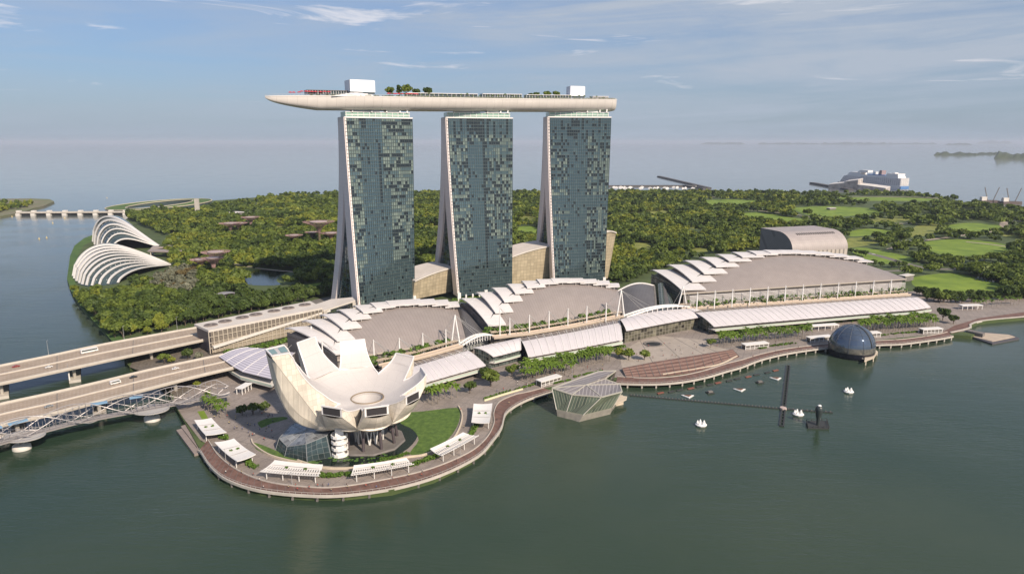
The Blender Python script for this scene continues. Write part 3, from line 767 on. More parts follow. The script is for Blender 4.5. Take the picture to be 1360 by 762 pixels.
def arcade(label, F, B, zf, zb_, split=.28, facade=SHOPG, pan=CANW, ground=LANDZ, endarc=True, terrace=True, step=12, lipz=0):
    """F, B: px polylines of front and back edge"""
    f = [G(x, y, zf) for x, y in F]; b = [G(x, y, zb_) for x, y in B]
    def along(L, a):
        L = np.array(L); d = np.r_[0, np.cumsum(np.linalg.norm(np.diff(L[:, :2], axis=0), axis=1))]; q = a*d[-1]
        return V(*[np.interp(q, d, L[:, k]) for k in range(3)])
    LL = np.linalg.norm(b[-1]-b[0])
    def fn(a, v):                       # v 0 back, 1 front
        p, q = along(b, a), along(f, a); k = p*(1-v)+q*v
        k[2] = p[2]+(q[2]-p[2])*v**1.8+0.5*math.sin(math.pi*v); return k
    m0 = fn(.5, .5); t = thing('shopping_arcade', label, 'arcade', (m0[0], m0[1], ground))
    n = max(4, int(LL/7))
    if split > 0:
        mb = MB(); mb.shell(lambda a, v: fn(a, v*split), n, 4, .4, uv=lambda a, v: (a*LL, v*8)); mb.build('roof_glazing', CANG, t)
    mb = MB(); mb.shell(lambda a, v: fn(a, split+(1-split)*v), n, 10, .5, uv=lambda a, v: (a*LL, v*24)); mb.build('canopy', pan, t, smooth=False)
    rb = MB()
    for k in range(n+1):
        for j in range(8):
            rb.beam(fn(k/n, j/8)+V(0,0,.12), fn(k/n, (j+1)/8)+V(0,0,.12), .28)
    rb.build('rib', FRAMEW, t)['kind'] = 'stuff'
    # glass front under the canopy, terrace slab, end glazing
    W = lambda a, v, z: V(*fn(a, v)[:2], z)
    fg = MB(); nn = n*2
    for k in range(nn):
        a, c_ = k/nn, (k+1)/nn
        fg.face([W(a,.82,ground), W(c_,.82,ground), fn(c_,.82)+V(0,0,-.6), fn(a,.82)+V(0,0,-.6)], uv=[(a*LL,0),(c_*LL,0),(c_*LL,fn(c_,.82)[2]-ground),(a*LL,fn(a,.82)[2]-ground)])
    for e in (0, 1):
        for j in range(8):
            v0, v1 = .1+.72*j/8, .1+.72*(j+1)/8; a = .01 if e == 0 else .99
            fg.face([W(a,v0,ground), W(a,v1,ground), fn(a,v1)+V(0,0,-.55), fn(a,v0)+V(0,0,-.55)], uv=[(v0*20,0),(v1*20,0),(v1*20,12),(v0*20,12)])
    fg.build('glass_front', facade, t)
    bk = MB()
    for k in range(n): bk.face([W(k/n,.02,ground), W((k+1)/n,.02,ground), W((k+1)/n,.02,zb_-.6), W(k/n,.02,zb_-.6)])
    bk.build('back_wall', HWALL, t)
    if terrace:
        tb = MB()
        for k in range(n):
            q = [W(k/n,1.06,0), W((k+1)/n,1.06,0), W((k+1)/n,.80,0), W(k/n,.80,0)]
            tb.hexa([V(p[0],p[1],ground+4.3) for p in q], [V(p[0],p[1],ground+5.0) for p in q])
        tb.build('terrace_slab', CONCW, t)
        gb = MB()
        for k in range(n): gb.beam(W(k/n,1.06,ground+5.6), W((k+1)/n,1.06,ground+5.6), .12, 1.3)
        gb.build('terrace_balustrade', TERR, t)
    return fn
arcade('arcade building with lavender striped canopy beside the road bridge, left of the museum', [(291,473),(318,492),(362,503)], [(330,461),(358,463),(392,468)], 12.5, 17, split=0, pan=LAV, endarc=False)
arcade('curved white arcade roof directly right of the museum', [(512,530),(540,518),(560,509),(600,497.5),(645,485)], [(495,501),(525,489),(548,481),(585,470),(613,461.5)], 10.5, 16)
arcade('shorter raised white arcade roof with open dark end, second from the museum', [(655,473.5),(672,469.5),(692,464)], [(628,461.5),(660,455),(691,448.5)], 12.5, 17.5, split=0)
arcade('long white arcade roof with brown glazed strip above the double palm row', [(702,474),(760,463.5),(827,450.5)], [(690,449),(756,437),(822,423.5)], 10.5, 17)
arcade('raised white bridging arcade roof over the glazed entrance at the paved plaza', [(832,439),(870,431.5),(905,425),(944,418.5)], [(823,424),(852,416),(880,412),(915,409.5)], 14.5, 19, split=0, facade=SHOPL, terrace=False)
arcade('longest white arcade roof, sweeping to a rounded tip behind the glass sphere', [(948,433.5),(1010,428),(1080,422),(1150,416),(1216,411),(1236,408)], [(915,411.5),(990,406),(1060,401),(1130,396.5),(1200,392.5),(1212,393)], 11, 18)
# white arched trusses bridging the gaps
def arched_truss(label, p0, p1, h, w_):
    t = thing('arched_truss', label, 'truss', (p0+p1)/2); mb = MB(); a = unit(p1-p0); n_ = V(-a[1], a[0], 0)
    for s_ in (0, 1):
        L = [p0+(p1-p0)*k/14+n_*w_*s_+V(0,0,h*math.sin(math.pi*k/14)) for k in range(15)]
        for k in range(14): mb.beam(L[k], L[k+1], 1.3, 1.1)
    mb.build('arch', WHITE, t)
    mb = MB()
    for k in range(2, 13):
        q = p0+(p1-p0)*k/14
        for s_ in (0, 1): mb.beam(q+n_*w_*s_+V(0,0,-1), q+n_*w_*s_+V(0,0,h*math.sin(math.pi*k/14)), .5)
    mb.build('hanger', WHITE, t)['kind'] = 'stuff'
arched_truss('smaller white arched truss between the museum-side arcade roof and the next', G(613,459,16.5), G(661,446,16.5), 4.0, 4)
arched_truss('larger white arched truss above the bridging arcade roof at the plaza', G(832,421,18), G(925,408,18), 4.6, 5)
# beige roof walkway between arcade and halls, with pergola beams
BEIGE = mat('beige_walk', (0.44,0.36,0.28), .7, var=.12, vscale=.2)
def walkway(label, line, z, w_):
    L = [G(x, y, z) for x, y in line]; mid = L[len(L)//2]
    t = thing('roof_walkway', label, 'walkway', (mid[0], mid[1], z-3)); mb = MB()
    dens = [L[i]+(L[i+1]-L[i])*k/6 for i in range(len(L)-1) for k in range(6)]+[L[-1]]
    lf, rt = ribbon(mb, dens, w_, -1.2, 0); mb.build('deck', BEIGE, t)
    pb = MB()
    for E in (lf, rt):
        for a, b in zip(E, E[1:]): pb.beam(a+V(0,0,.5), b+V(0,0,.5), .3, 1.0)
    pb.build('parapet', mat('beige_parapet', (0.52,0.43,0.35), .6), t)
    pg = MB()
    for i in range(0, len(dens)-1):
        for k in range(3):
            a = lf[i]+(lf[i+1]-lf[i])*k/3; b = rt[i]+(rt[i+1]-rt[i])*k/3; o_ = unit(a-b)
            pg.beam(a+o_*.2+V(0,0,2.4), a+o_*4.5+V(0,0,2.4), .35)
    for d in (1.0, 2.6, 4.2):
        for i in range(len(dens)-1):
            o1, o2 = unit(lf[i]-rt[i]), unit(lf[i+1]-rt[i+1]); pg.beam(lf[i]+o1*d+V(0,0,2.75), lf[i+1]+o2*d+V(0,0,2.75), .35)
    pg.build('pergola', BEIGE, t)['kind'] = 'stuff'
    return dens, lf, rt
W1 = walkway('beige roof walkway between the museum-side arcade and the nearest hall', [(505,486),(560,473),(612,458.5)], 17.5, 4.5)
W2 = walkway('beige roof walkway behind the long arcade roof and below the middle hall', [(655,447.5),(700,442.5),(760,432.5),(826,419)], 18, 4.5)
W3 = walkway('beige roof walkway behind the longest arcade roof', [(905,409.5),(990,404.5),(1060,400),(1130,395.5),(1208,390.5)], 19, 4)
# ------------------------------------------------------------------ masts with cables
CABLE = mat('cable_steel', (0.55,0.53,0.5), .4, metal=.4)
def mast(label, base, top, frame=0.0, cables=(), group=None, r=.55):
    t = thing('cable_mast', label, 'mast', base, group); d = V(frame,frame*.35,0)
    if frame:
        for s_ in (-1, 1):
            mb = MB(); mb.tube([base+d*s_, top], [r, r*.6], 8); mb.build('mast_leg', WHITE, t)
    else:
        mb = MB(); mb.tube([base, base+(top-base)*.45, top], [r*.75, r, r*.5], 8); mb.build('pole', WHITE, t)
    cb = MB()
    for c in cables: cb.tube([top+V(0,0,-.3), V(*c)], .13, 4)
    if cables: cb.build('cable', CABLE, t)['kind'] = 'stuff'
    return t
def mast_px(label, px, pyt, pyb, zb_, frame=0, cab=(), group=None, r=.55):
    b = G(px, pyb, zb_); tp = b.copy(); tp[2] = YZ(pyt, b[1])
    mast(label, b, tp, frame, [b+V(*c) for c in cab], group, r)
cab1 = [(14,5,-1),(10,8,2),(-6,8,1),(18,8,-1)]
gA = 'masts along the nearest hall'; gB = 'masts along the middle hall'; gC = 'masts along the longest hall'
for px, yt in ((429,452),(497,451),(531,448.5),(562,442),(592.5,437)):
    mast_px('slender white cable mast standing in front of the nearest hall roof', px, yt, yt+27, 15, 0, cab1, gA)
mast_px('white cable mast rising behind the leftmost museum petals', 415, 433, 462, 15, 2.5, cab1+[(-20,-6,-2)])
mast_px('tall white A-frame mast between the nearest hall and the grey link roof', 605, 418, 459, 15, 3.2, [(22,10,-3),(26,14,0),(18,16,2),(-14,2,-2),(-16,8,0)], None, .7)
for px, yt in ((677,422),(703,418),(729,413),(754,409),(779,406),(804.5,402)):
    mast_px('slender white cable mast standing in front of the middle hall roof', px, yt, yt+25, 17, 0, cab1, gB)
mast_px('tall lone white mast at the left gable of the middle hall', 664, 408, 447, 17, 0, [(14,5,0),(20,7,0)])
mast_px('tall white A-frame mast between the middle hall and the right grey link roof', 824, 385, 421, 17, 3.4, [(26,12,-2),(30,16,0),(34,22,2),(-16,2,-1),(-20,8,1)], None, .7)
mast_px('cluster of splayed white masts under the glazed end of the longest hall', 906, 380, 409, 18, 4.5, [(8,2,0),(-10,0,0),(14,6,0)], None, .7)
for i in range(12):
    px = 925+i*(1182-925)/11; yt = 388-(388-371)*min(1, (i/11)**.8)
    mast_px('white post of the planted trellis along the longest hall front', px, yt, yt+25-.9*i*.5, 19, 0, [(9,3.5,0),(12,5,0)] if i < 11 else [(-9,-3,0)], gC, .6)
# planted trellis front of the longest hall
a, b = G(918,409,19), G(1205,390,19)
t = thing('planted_trellis', 'white louvred trellis with climbing plants below the grey roof of the longest hall', 'trellis', (a+b)/2)
nrm = unit(V(-(b-a)[1], (b-a)[0], 0)); mb = MB()
for k in range(9):
    z = 1.0+k*1.15
    mb.beam(a+nrm*(3+.1*k)+V(0,0,z), b+nrm*(3+.1*k)+V(0,0,z), .30, .35)
mb.build('louvre', WHITEP, t)['kind'] = 'stuff'
rg = random.Random(11); mb = MB()
for k in range(300):
    p = a+(b-a)*rg.random()+nrm*(1+5*rg.random())+V(0,0,.6+5.0*rg.random()**1.4); leafblob(mb, p, 1.6, 10, .7, rg)
mb.build('climbing_plants', LEAF_S, t)['kind'] = 'stuff'
for wi, (Wk, nb, lab) in enumerate(((W1, 9, 'round bright green shrub planted in front of the nearest hall roof'), (W2, 16, 'round green shrub planted in front of the middle hall roof'))):
    dens, lf, rt = Wk
    for k in range(nb):
        i = int((k+.5)/nb*(len(lf)-1)); p = lf[i]+unit(lf[i]-rt[i])*(6+2.5*rg.random())+V(0,0,-1)
        t = thing('shrub', lab, 'shrub', p, 'shrubs of hall planter %s' % ('by the museum' if wi == 0 else 'in the middle'))
        mb = MB(); leafblob(mb, p+V(0,0,2.8), 3.0+1.4*rg.random(), 110, .8, rg, .9); mb.build('crown', LEAF_S, t)
        mb = MB(); mb.tube([p+V(0,0,-1.5), p+V(0,0,2)], .22, 5); mb.build('trunk', mat('bark', (0.10,0.075,0.055), .9), t)
# ------------------------------------------------------------------ beige glazed links between the towers
BGL = uvlines('link_screen', (0.40,0.335,0.235), (0.22,0.185,0.14), 4.2, 3.6, .07, .07, .4, .15, cellvar=.12)
ROOFP = mat('pale_roof', (0.58,0.53,0.48), .6, var=.08, vscale=.1)
def link(label, TLp, TRp, Yl, Yr, zbot, depth, lean=4, rise=1.5):
    a, b = XZ(*TLp, Yl), XZ(*TRp, Yr); c = (a+b)/2
    d = unit(b-a); d[2] = 0; n = unit(V(-d[1], d[0], 0)); L = np.linalg.norm(b-a)
    t = thing('glazed_link', label, 'link building', (c[0], c[1], zbot))
    K = 8; P = lambda k: a+(b-a)*k/K+V(0,0,rise*math.sin(math.pi*k/K))
    mb = MB()
    for k in range(K):
        p, q = P(k), P(k+1); pb, qb = V(p[0],p[1],zbot)+n*lean, V(q[0],q[1],zbot)+n*lean
        mb.face([pb, qb, q, p], uv=[(k*L/K,0),((k+1)*L/K,0),((k+1)*L/K,q[2]-zbot),(k*L/K,p[2]-zbot)])
    for k in (0, K):
        p = P(k); mb.face([V(p[0],p[1],zbot)+n*lean, p, p+n*depth, V(*(p+n*depth)[:2], zbot)], uv=[(0,0),(0,30),(depth,30),(depth,0)])
    mb.build('screen_wall', BGL, t)
    mb = MB()
    for k in range(K):
        p, q = P(k), P(k+1); b4 = [p-n*1.2, q-n*1.2, q+n*depth, p+n*depth]; mb.hexa(b4, [x+V(0,0,1.3) for x in b4])
    mb.build('roof', ROOFP, t)
link('beige glazed link with curved pale roof between the nearest and middle tower', (550.5,374), (606,355), 672, 712, 8, 40)
link('beige glazed link with curved pale roof between the middle and farthest tower', (679,342), (735,327), 722, 748, 10, 40)
link('narrow beige glazed end block at the right foot of the farthest tower', (804,309), (818,310), 756, 768, 10, 30, lean=10)
# ------------------------------------------------------------------ ventilation building with round roof fans, left of the towers
z1 = 21.0
fl, bl, br, fr = G(277,441.5,z1), G(258,433,z1), G(412,402,z1), G(428,411,z1)
c = (fl+br)/2
t = thing('long_screen_building', 'long low building with seven round roof fans and slatted front beside the road', 'building', (c[0], c[1], 4))
mb = MB()
q = [fl, fr, br, bl]; mb.hexa(q, [p+V(0,0,1.8) for p in q]); mb.build('roof', ROOFP, t)
mb = MB(); K = 27
for k in range(K+1):
    p = fl+(fr-fl)*k/K; mb.beam(V(p[0],p[1],4), p, .55, .55)
for z in (8,12.5,17): mb.beam(V(*fl[:2],z), V(*fr[:2],z), .4)
mb.build('front_post', mat('beige_post', (0.48,0.42,0.34), .6), t)['kind'] = 'stuff'
ins = [p+(c-p)*.03 for p in q]
mb = MB()
for i in range(4):
    a, b = ins[i], ins[(i+1) % 4]; L = np.linalg.norm(b-a)
    if i == 0:
        for k in range(9):
            za, zb_ = 4+(z1-4)*k/9, 4+(z1-4)*(k+1)/9
            mb.face([V(*a[:2],za), V(*b[:2],za), V(*b[:2],zb_), V(*a[:2],zb_)], 1 if k < 4 else 0, uv=[(0,za),(L,za),(L,zb_),(0,zb_)])
    else: mb.face([V(*a[:2],4), V(*b[:2],4), b, a], 2, uv=[(0,0),(L,0),(L,17),(0,17)])
mb.build('slatted_wall', [uvlines('slat_dark', (0.10,0.085,0.072), (0.30,0.26,0.21), 0, 1.1, 0, .28, .6, .2), uvlines('slat_light', (0.36,0.31,0.24), (0.17,0.14,0.11), 0, 1.1, 0, .3, .6, .15), uvlines('end_screen', (0.065,0.055,0.07), (0.11,0.10,0.11), 2.5, 2.5, .08, .08, .5, .1)], t)
FAN = mat('fan_grille', (0.15,0.125,0.115), .7, var=.3, vscale=1.2)
for px, py in ((280,432),(299,427),(322,422),(340,418),(364,413.3),(383,409.5),(405,405)):
    p = G(px, py, z1+1.8); mb = MB(); mb.lathe([(5.2,0),(5.2,.7),(4.6,.7)], p, 24); mb.lathe([(4.6,.5),(0.05,.5)], p, 24, 1)
    for k in range(6):
        a = k*math.pi/3; mb.beam(p+V(math.cos(a)*.4,math.sin(a)*.4,.62), p+V(math.cos(a)*4.6,math.sin(a)*4.6,.62), .7, .12, m=1)
    mb.lathe([(1.1,.5),(1.1,1.0),(.02,1.0)], p, 10, 0)
    mb.build('roof_fan', [mat('fan_rim', (0.26,0.22,0.20), .6), FAN], t)
a, b = G(283,461,9), G(438,412,18.5)
mb = MB(); mb.beam(a, b, 2.2, 2.0); mb.build('sloping_beam', CONCW, t)
# pale flat roof joining it to the nearest tower
a = [G(404,411,19), G(430,414,19), G(472,400.5,20), G(468,396.5,20), G(440,399,20)]
c = sum(a)/5; t = thing('entrance_canopy', 'pale flat entrance canopy at the left foot of the nearest tower', 'canopy', (c[0], c[1], 6))
mb = MB(); mb.hexa([p for p in a], [p+V(0,0,1.4) for p in a]); mb.build('roof', ROOFP, t)
mb = MB()
for p in (a[1]*.93+c*.07, a[2]*.9+c*.1, a[3]*.85+c*.15, a[0]*.9+c*.1): mb.box((p[0],p[1],4), (3,4,p[2]-4.2), .6)
mb.build('pier', CONC, t)['kind'] = 'stuff'
mb = MB()
for k in range(5):
    p, q_ = G(434,424-3.2*k,6+2*k), G(466,414-3.4*k,6+2*k); mb.beam(p, q_, 1.6, .8)
mb.build('ramp_slab', CONCW, t)['kind'] = 'stuff'
# ------------------------------------------------------------------ theatre block behind the longest hall
zb_ = 6; p0, p1 = XZ(1052,340,845), XZ(1126,330,870)
d = unit(V(*(p1-p0)[:2],0)); n = V(-d[1], d[0], 0); L = np.linalg.norm(p1-p0)
t = thing('curved_roof_block', 'grey block with rounded front-sloping metal roof behind the longest hall', 'building', (*((p0+p1)/2)[:2], zb_))
def prof(v):
    v = v*math.pi/2; return V(n[0],n[1],0)*(34*(1-math.cos(v)))+V(0,0,30+21*math.sin(v))
top = YZ(306, 880); k_ = (top-zb_-24)/21
def prof(v): a = v*math.pi/2; return n*(30*(1-math.cos(a)))+V(0,0,zb_+24+(top-zb_-24)*math.sin(a))
P0, P1 = V(p0[0],p0[1],0), V(p1[0],p1[1],0)
fn = lambda a, v: (P0*(1-a)+P1*a)+prof(v)
BR_ = uvlines('block_roof', (0.36,0.315,0.30), (0.25,0.22,0.21), 3.0, 3, .06, .06, .5, .08)
mb = MB(); mb.grid(fn, 10, 12, uv=lambda a, v: (a*L, v*30))
e0 = V(0,0,0); mb.face([fn(0,1), fn(1,1), fn(1,1)+n*35, fn(0,1)+n*35], uv=[(0,0),(L,0),(L,9),(0,9)]); mb.build('curved_roof', BR_, t)
mb = MB(); mb.face([V(*p0[:2],zb_), V(*p1[:2],zb_), fn(1,0), fn(0,0)], uv=[(0,0),(L,0),(L,24),(0,24)]); mb.build('front_wall', uvlines('block_bays', (0.44,0.39,0.34), (0.20,0.18,0.165), 6.5, 0, .35, 0, .6, .05), t)
for a in (0, 1):
    mb = MB(); pts = [fn(a, k/12) for k in range(13)]+[fn(a,1)+n*35, V(*(fn(a,1)+n*35)[:2],zb_), V(*fn(a,0)[:2],zb_)]
    mb.face(pts if a else pts[::-1], uv=[(q@n, q[2]) for q in pts])
    mb.build('side_wall', uvlines('block_side', (0.20,0.18,0.185), (0.14,0.125,0.13), 0, 2.2, 0, .2, .6, .06), t)
vb_ = MB()
for k in range(22):
    q = fn(.2+.7*k/22, .62); vb_.beam(q+V(0,0,.2), fn(.2+.7*k/22, .72)+V(0,0,.2), .9, .5)
vb_.build('roof_vent', DARKV, t)['kind'] = 'stuff'
# ------------------------------------------------------------------ lotus shaped museum
MC = V(-79, 352)
MUSW = uvlines('museum_inner_white', (0.54,0.505,0.485), (0.45,0.42,0.40), 6.0, 6.0, .02, .02, .42, .03)
MUSO = uvlines('museum_outer_panel', (0.60,0.545,0.465), (0.44,0.39,0.325), 3.0, 2.2, .045, .06, .42, .14, cellvar=.12)
MUSD = mat('museum_window', (0.045,0.040,0.042), .12, spec=.7)
SKYL = mat('museum_skylight', (0.20,0.30,0.27), .15, spec=.7)
mus = thing('museum', 'big white lotus shaped museum with upturned petals round a central oculus', 'museum', (*MC, 3))
PET = [(213,50,62.5,6.6,1.2,9.0,0), (153,42,55.5,7.0,5,6.6,1), (113,40,49.8,7.0,5,6.4,1), (60,33,43.5,6.6,5,6.4,1), (19,31.5,40,6.4,5.4,6.0,1), (-30,31.5,36.8,5.8,4.6,6.0,1), (-70,33,35.4,6.0,4.6,6.0,1), (-110,33,35.2,6.0,4.6,6.2,1)]
ZB, ZI, RO = 15.5, 27.0, 8.6
NPET = len(PET)
def pprof(i, r, which):
    ph, R, ztip, wt, th_, tc, flat = PET[i]
    if flat == 0 and which == 'i': R = R-tc
    x = min(r/R, 1.0)
    thm = R_(80) if ztip > 45 else R_(72)
    th = math.asin(min(1, x*math.sin(thm))); f = (1-math.cos(th))/(1-math.cos(thm))
    if which == 'i': return ZI+(ztip-ZI)*f**.95
    return ZB+(ztip-th_-ZB)*f**(2.3 if i == 0 else (1.6 if ztip > 45 else 1.4))
NS = 26; RB = 29.5
def RBF(a, b):
    lo = min(PET[a][1], PET[b][1]); zz = min(PET[a][2], PET[b][2])
    return 15.5 if zz < 37 and max(PET[a][2], PET[b][2]) < 37 else (19.0 if zz < 37 else lo*.74)
for i in range(NPET):
    ph, R, ztip, wt, th_, wm, _ = PET[i]
    prv, nxt = PET[(i-1) % NPET], PET[(i+1) % NPET]
    def gap(a, b): return ((a-b+540) % 360)-180
    gl = abs(gap(prv[0], ph))/2; gr = abs(gap(nxt[0], ph))/2    # half gaps: towards prev (+angle) / next (-angle)
    rows = []
    for k in range(NS+1):
        s_ = k/NS; r = RO+(R-RO)*s_
        row = []
        for side, hg, oth in ((1, gl, (i-1) % NPET), (-1, gr, (i+1) % NPET)):
            rb_ = RBF(i, oth)
            if r <= rb_: ang = R_(ph+side*hg); p = MC+r*V(math.cos(ang), math.sin(ang)); k_ = 1.0
            else:
                k2 = (r-rb_)/(R-rb_)
                wfull = rb_*math.sin(R_(min(hg,42))); lat = wfull*(1-k2)**1.2+wt*(1-(1-k2)**1.2)
                a0 = R_(ph); rr = r if hg < 60 else r
                c0, s0 = math.cos(a0), math.sin(a0)
                # keep start point continuous
                rad0 = rb_*math.cos(R_(hg)); rad = rad0+(R-rad0)*k2
                lat = (rb_*math.sin(R_(hg)))*(1-k2)**1.5+wt*(1-(1-k2)**1.5)
                p = MC+rad*V(c0, s0)+side*lat*V(-s0, c0); k_ = max(0, 1-k2*4)
            ravg = min(r, 28)
            zi_ = pprof(i, r, 'i')*(1-k_*.5)+pprof(oth, r, 'i')*k_*.5 if r < PET[oth][1] else pprof(i, r, 'i')
            zo_ = pprof(i, r, 'o')*(1-k_*.5)+pprof(oth, r, 'o')*k_*.5 if r < PET[oth][1] else pprof(i, r, 'o')
            po = p
            if min(ztip, PET[oth][2]) < 37:            # front petals: the outer shells stay joined below a V-shaped notch
                ro = .84*min(R, PET[oth][1]); aB = R_(ph+side*hg); ra = min(r, ro); pB = MC+ra*V(math.cos(aB), math.sin(aB))
                if r <= ro: po = pB; zo_ = .5*(pprof(i, r, 'o')+pprof(oth, r, 'o'))
                else:
                    kk_ = (r-ro)/(R-ro); pT = MC+R*V(math.cos(R_(ph)), math.sin(R_(ph)))+side*wt*V(-math.sin(R_(ph)), math.cos(R_(ph)))
                    po = pB*(1-kk_)+pT*kk_; z0_ = .5*(pprof(i, ro, 'o')+pprof(oth, ro, 'o')); zo_ = z0_*(1-kk_)+pprof(i, R, 'o')*kk_
                zo_ = min(zo_, zi_-.05)
            row.append((p, zi_, zo_, po))
        rows.append(row)
    inn = MB(); out = MB()
    for k in range(NS):
        (a, b), (c_, d) = rows[k], rows[k+1]
        r0, r1 = (R-RO)*k/NS, (R-RO)*(k+1)/NS; M_ = 6
        W0, W1_ = np.linalg.norm(a[0]-b[0]), np.linalg.norm(c_[0]-d[0])
        for m in range(M_):
            f0, f1 = m/M_, (m+1)/M_
            def pt(rw, f, w_, kk):
                ix_ = 0 if w_ == 1 else 3; q = rw[0][ix_]*(1-f)+rw[1][ix_]*f
                if kk*(R-RO)/NS+RO <= (RB if w_ == 1 or ztip > 37 else .8*R):        # keep the radius round
                    dd = q-MC; rr = RO+(R-RO)*kk/NS; q = MC+dd/np.linalg.norm(dd)*rr
                ctr = pprof(i, RO+(R-RO)*kk/NS, 'i' if w_ == 1 else 'o'); e = rw[0][w_]*(1-f)+rw[1][w_]*f
                wgt = 4*f*(1-f); z = e*(1-wgt)+ctr*wgt
                if w_ == 2: z -= 1.1*wgt*min(1, kk/NS*2)
                return V(q[0], q[1], z)
            inn.face([pt(rows[k],f1,1,k), pt(rows[k],f0,1,k), pt(rows[k+1],f0,1,k+1), pt(rows[k+1],f1,1,k+1)], 0, uv=[(f1*W0,r0),(f0*W0,r0),(f0*W1_,r1),(f1*W1_,r1)])
            out.face([pt(rows[k],f0,2,k), pt(rows[k],f1,2,k), pt(rows[k+1],f1,2,k+1), pt(rows[k+1],f0,2,k+1)], 0, uv=[(f0*W0,r0),(f1*W0,r0),(f1*W1_,r1),(f0*W1_,r1)])
        for q0, q1, fl_ in ((a, c_, 0), (b, d, 1)):
            if RO+(R-RO)*(k+1)/NS < 15.5: continue
            f = [V(*q0[3],q0[2]), V(*q0[0],q0[1]), V(*q1[0],q1[1]), V(*q1[3],q1[2])]
            out.face(f if fl_ else f[::-1], 0, uv=[(q0[2]*1.0+r0*0,r0),(q0[1],r0),(q1[1],r1),(q1[2],r1)] if fl_ else [(q1[2],r1),(q1[1],r1),(q0[1],r0),(q0[2],r0)])
    (a, b) = rows[NS]; a0 = R_(ph); u = V(math.cos(a0), math.sin(a0), 0)
    tl, tr_, bl_, br_ = V(*a[0],a[1]), V(*b[0],b[1]), V(*a[3],a[2]), V(*b[3],b[2])
    out.face([bl_, br_, tr_, tl], 1, uv=[(0,0),(wt*2,0),(wt*2,5),(0,5)])
    inn.build('petal_inside', MUSW, mus)
    pet = out.build('petal', [MUSO, WHITEP], mus)
    # rim along both sides and the tip
    rim = MB()
    for j in (0, 1):
        for k in range(NS):
            if RO+(R-RO)*k/NS < RBF(i, (i-1) % NPET if j == 0 else (i+1) % NPET)-1: continue
            rim.beam(V(*rows[k][j][0],rows[k][j][1]+.05), V(*rows[k+1][j][0],rows[k+1][j][1]+.05), .7, .5)
    rim.beam(tl, tr_, .8, .6); rim.build('rim', WHITEP, pet)
    wn = MB(); cc = (tl+tr_+bl_+br_)/4; q = [cc+(p-cc)*.84+u*.12 for p in (bl_, br_, tr_, tl)]; wn.face(q); o = wn.build('window', MUSD, pet)
    if i == 0:
        for j in (1, 3):
            wk = MB(); P_ = lambda kk, f: V(*(rows[kk][0][0]*(1-f)+rows[kk][1][0]*f), ztip+.12); k0, k1 = (NS-5, NS-3) if j == 1 else (NS-2, NS)
            wk.face([P_(k0,.82), P_(k0,.18), P_(k1,.18), P_(k1,.82)][::-1] if False else [P_(k0,.18), P_(k1,.18), P_(k1,.82), P_(k0,.82)]); wk.build('skylight', SKYL, pet)
# oculus
mb = MB(); zo = ZI+.35; mb.lathe([(RO+.6,zo-.8),(RO+.6,zo+.75),(RO-.3,zo+.75),(RO-.3,zo-.3),(6.2,zo-2.6),(2.6,zo-5),(2.4,zo-9)], (*MC,0), 40); mb.build('oculus_funnel', MUSW, mus, smooth=False)
RING = mat('bronze_ring', (0.30,0.225,0.14), .45, metal=.3)
mb = MB(); mb.lathe([(RO+.4,zo+.75),(RO+.4,zo+1.15),(RO-.1,zo+1.15),(RO-.1,zo+.7)], (*MC,0), 40); mb.build('oculus_ring', RING, mus)
mb = MB(); mb.lathe([(2.35,zo-5.2),(.02,zo-5.2)], (*MC,0), 16); mb.build('oculus_void', DARKV, mus)
mb = MB(); mb.lathe([(RO+12,0),(RO+12.35,.05)], (*MC, 0), 4)
# bowl underside, columns, lattice, stair tower
mb = MB(); mb.lathe([(.05,ZB-.2),(RO+.3,ZB+.02),(RO+.3,ZB+.4)], (*MC,0), 36); mb.build('bowl_base', MUSO, mus)
COLM = mat('column_dark_bronze', (0.07,0.055,0.06), .5)
for k in range(10):
    a = R_(18+36*k); p = V(*(MC+15.5*V(math.cos(a),math.sin(a))),2.8); q = V(*(MC+13.5*V(math.cos(a),math.sin(a))),ZB+3)
    mb = MB(); mb.tube([p, q], .85, 8); mb.build('column', COLM, mus)
lat = MB()
for k in range(14):
    a0, a1 = R_(k*360/14), R_((k+.5)*360/14); a2 = R_((k+1)*360/14)
    p, q, r = V(*(MC+7.5*V(math.cos(a0),math.sin(a0))),2.8), V(*(MC+8.5*V(math.cos(a1),math.sin(a1))),ZB+.5), V(*(MC+7.5*V(math.cos(a2),math.sin(a2))),2.8)
    lat.tube([p, q], .42, 6); lat.tube([q, r], .42, 6)
lat.build('lattice_column', FRAMEW, mus)['kind'] = 'stuff'
p = G(452,604,3); st = V(p[0],p[1],3)
mb = MB(); mb.box(st, (4.2,4.2,16), .3)
for z in (3.2,6.8,10.4,13.6): mb.lathe([(2,z),(4.4,z),(4.4,z+1.5),(3.9,z+1.5),(3.9,z+.4),(2,z+.4)], (st[0],st[1],0), 12)
mb.build('stair_tower', WHITE, mus)
mb = MB(); mb.lathe([(.05,3.9),(19.5,3.9),(20,3.2),(20,2.8)], (*MC,0), 10); mb.build('plinth', CONCD, mus)
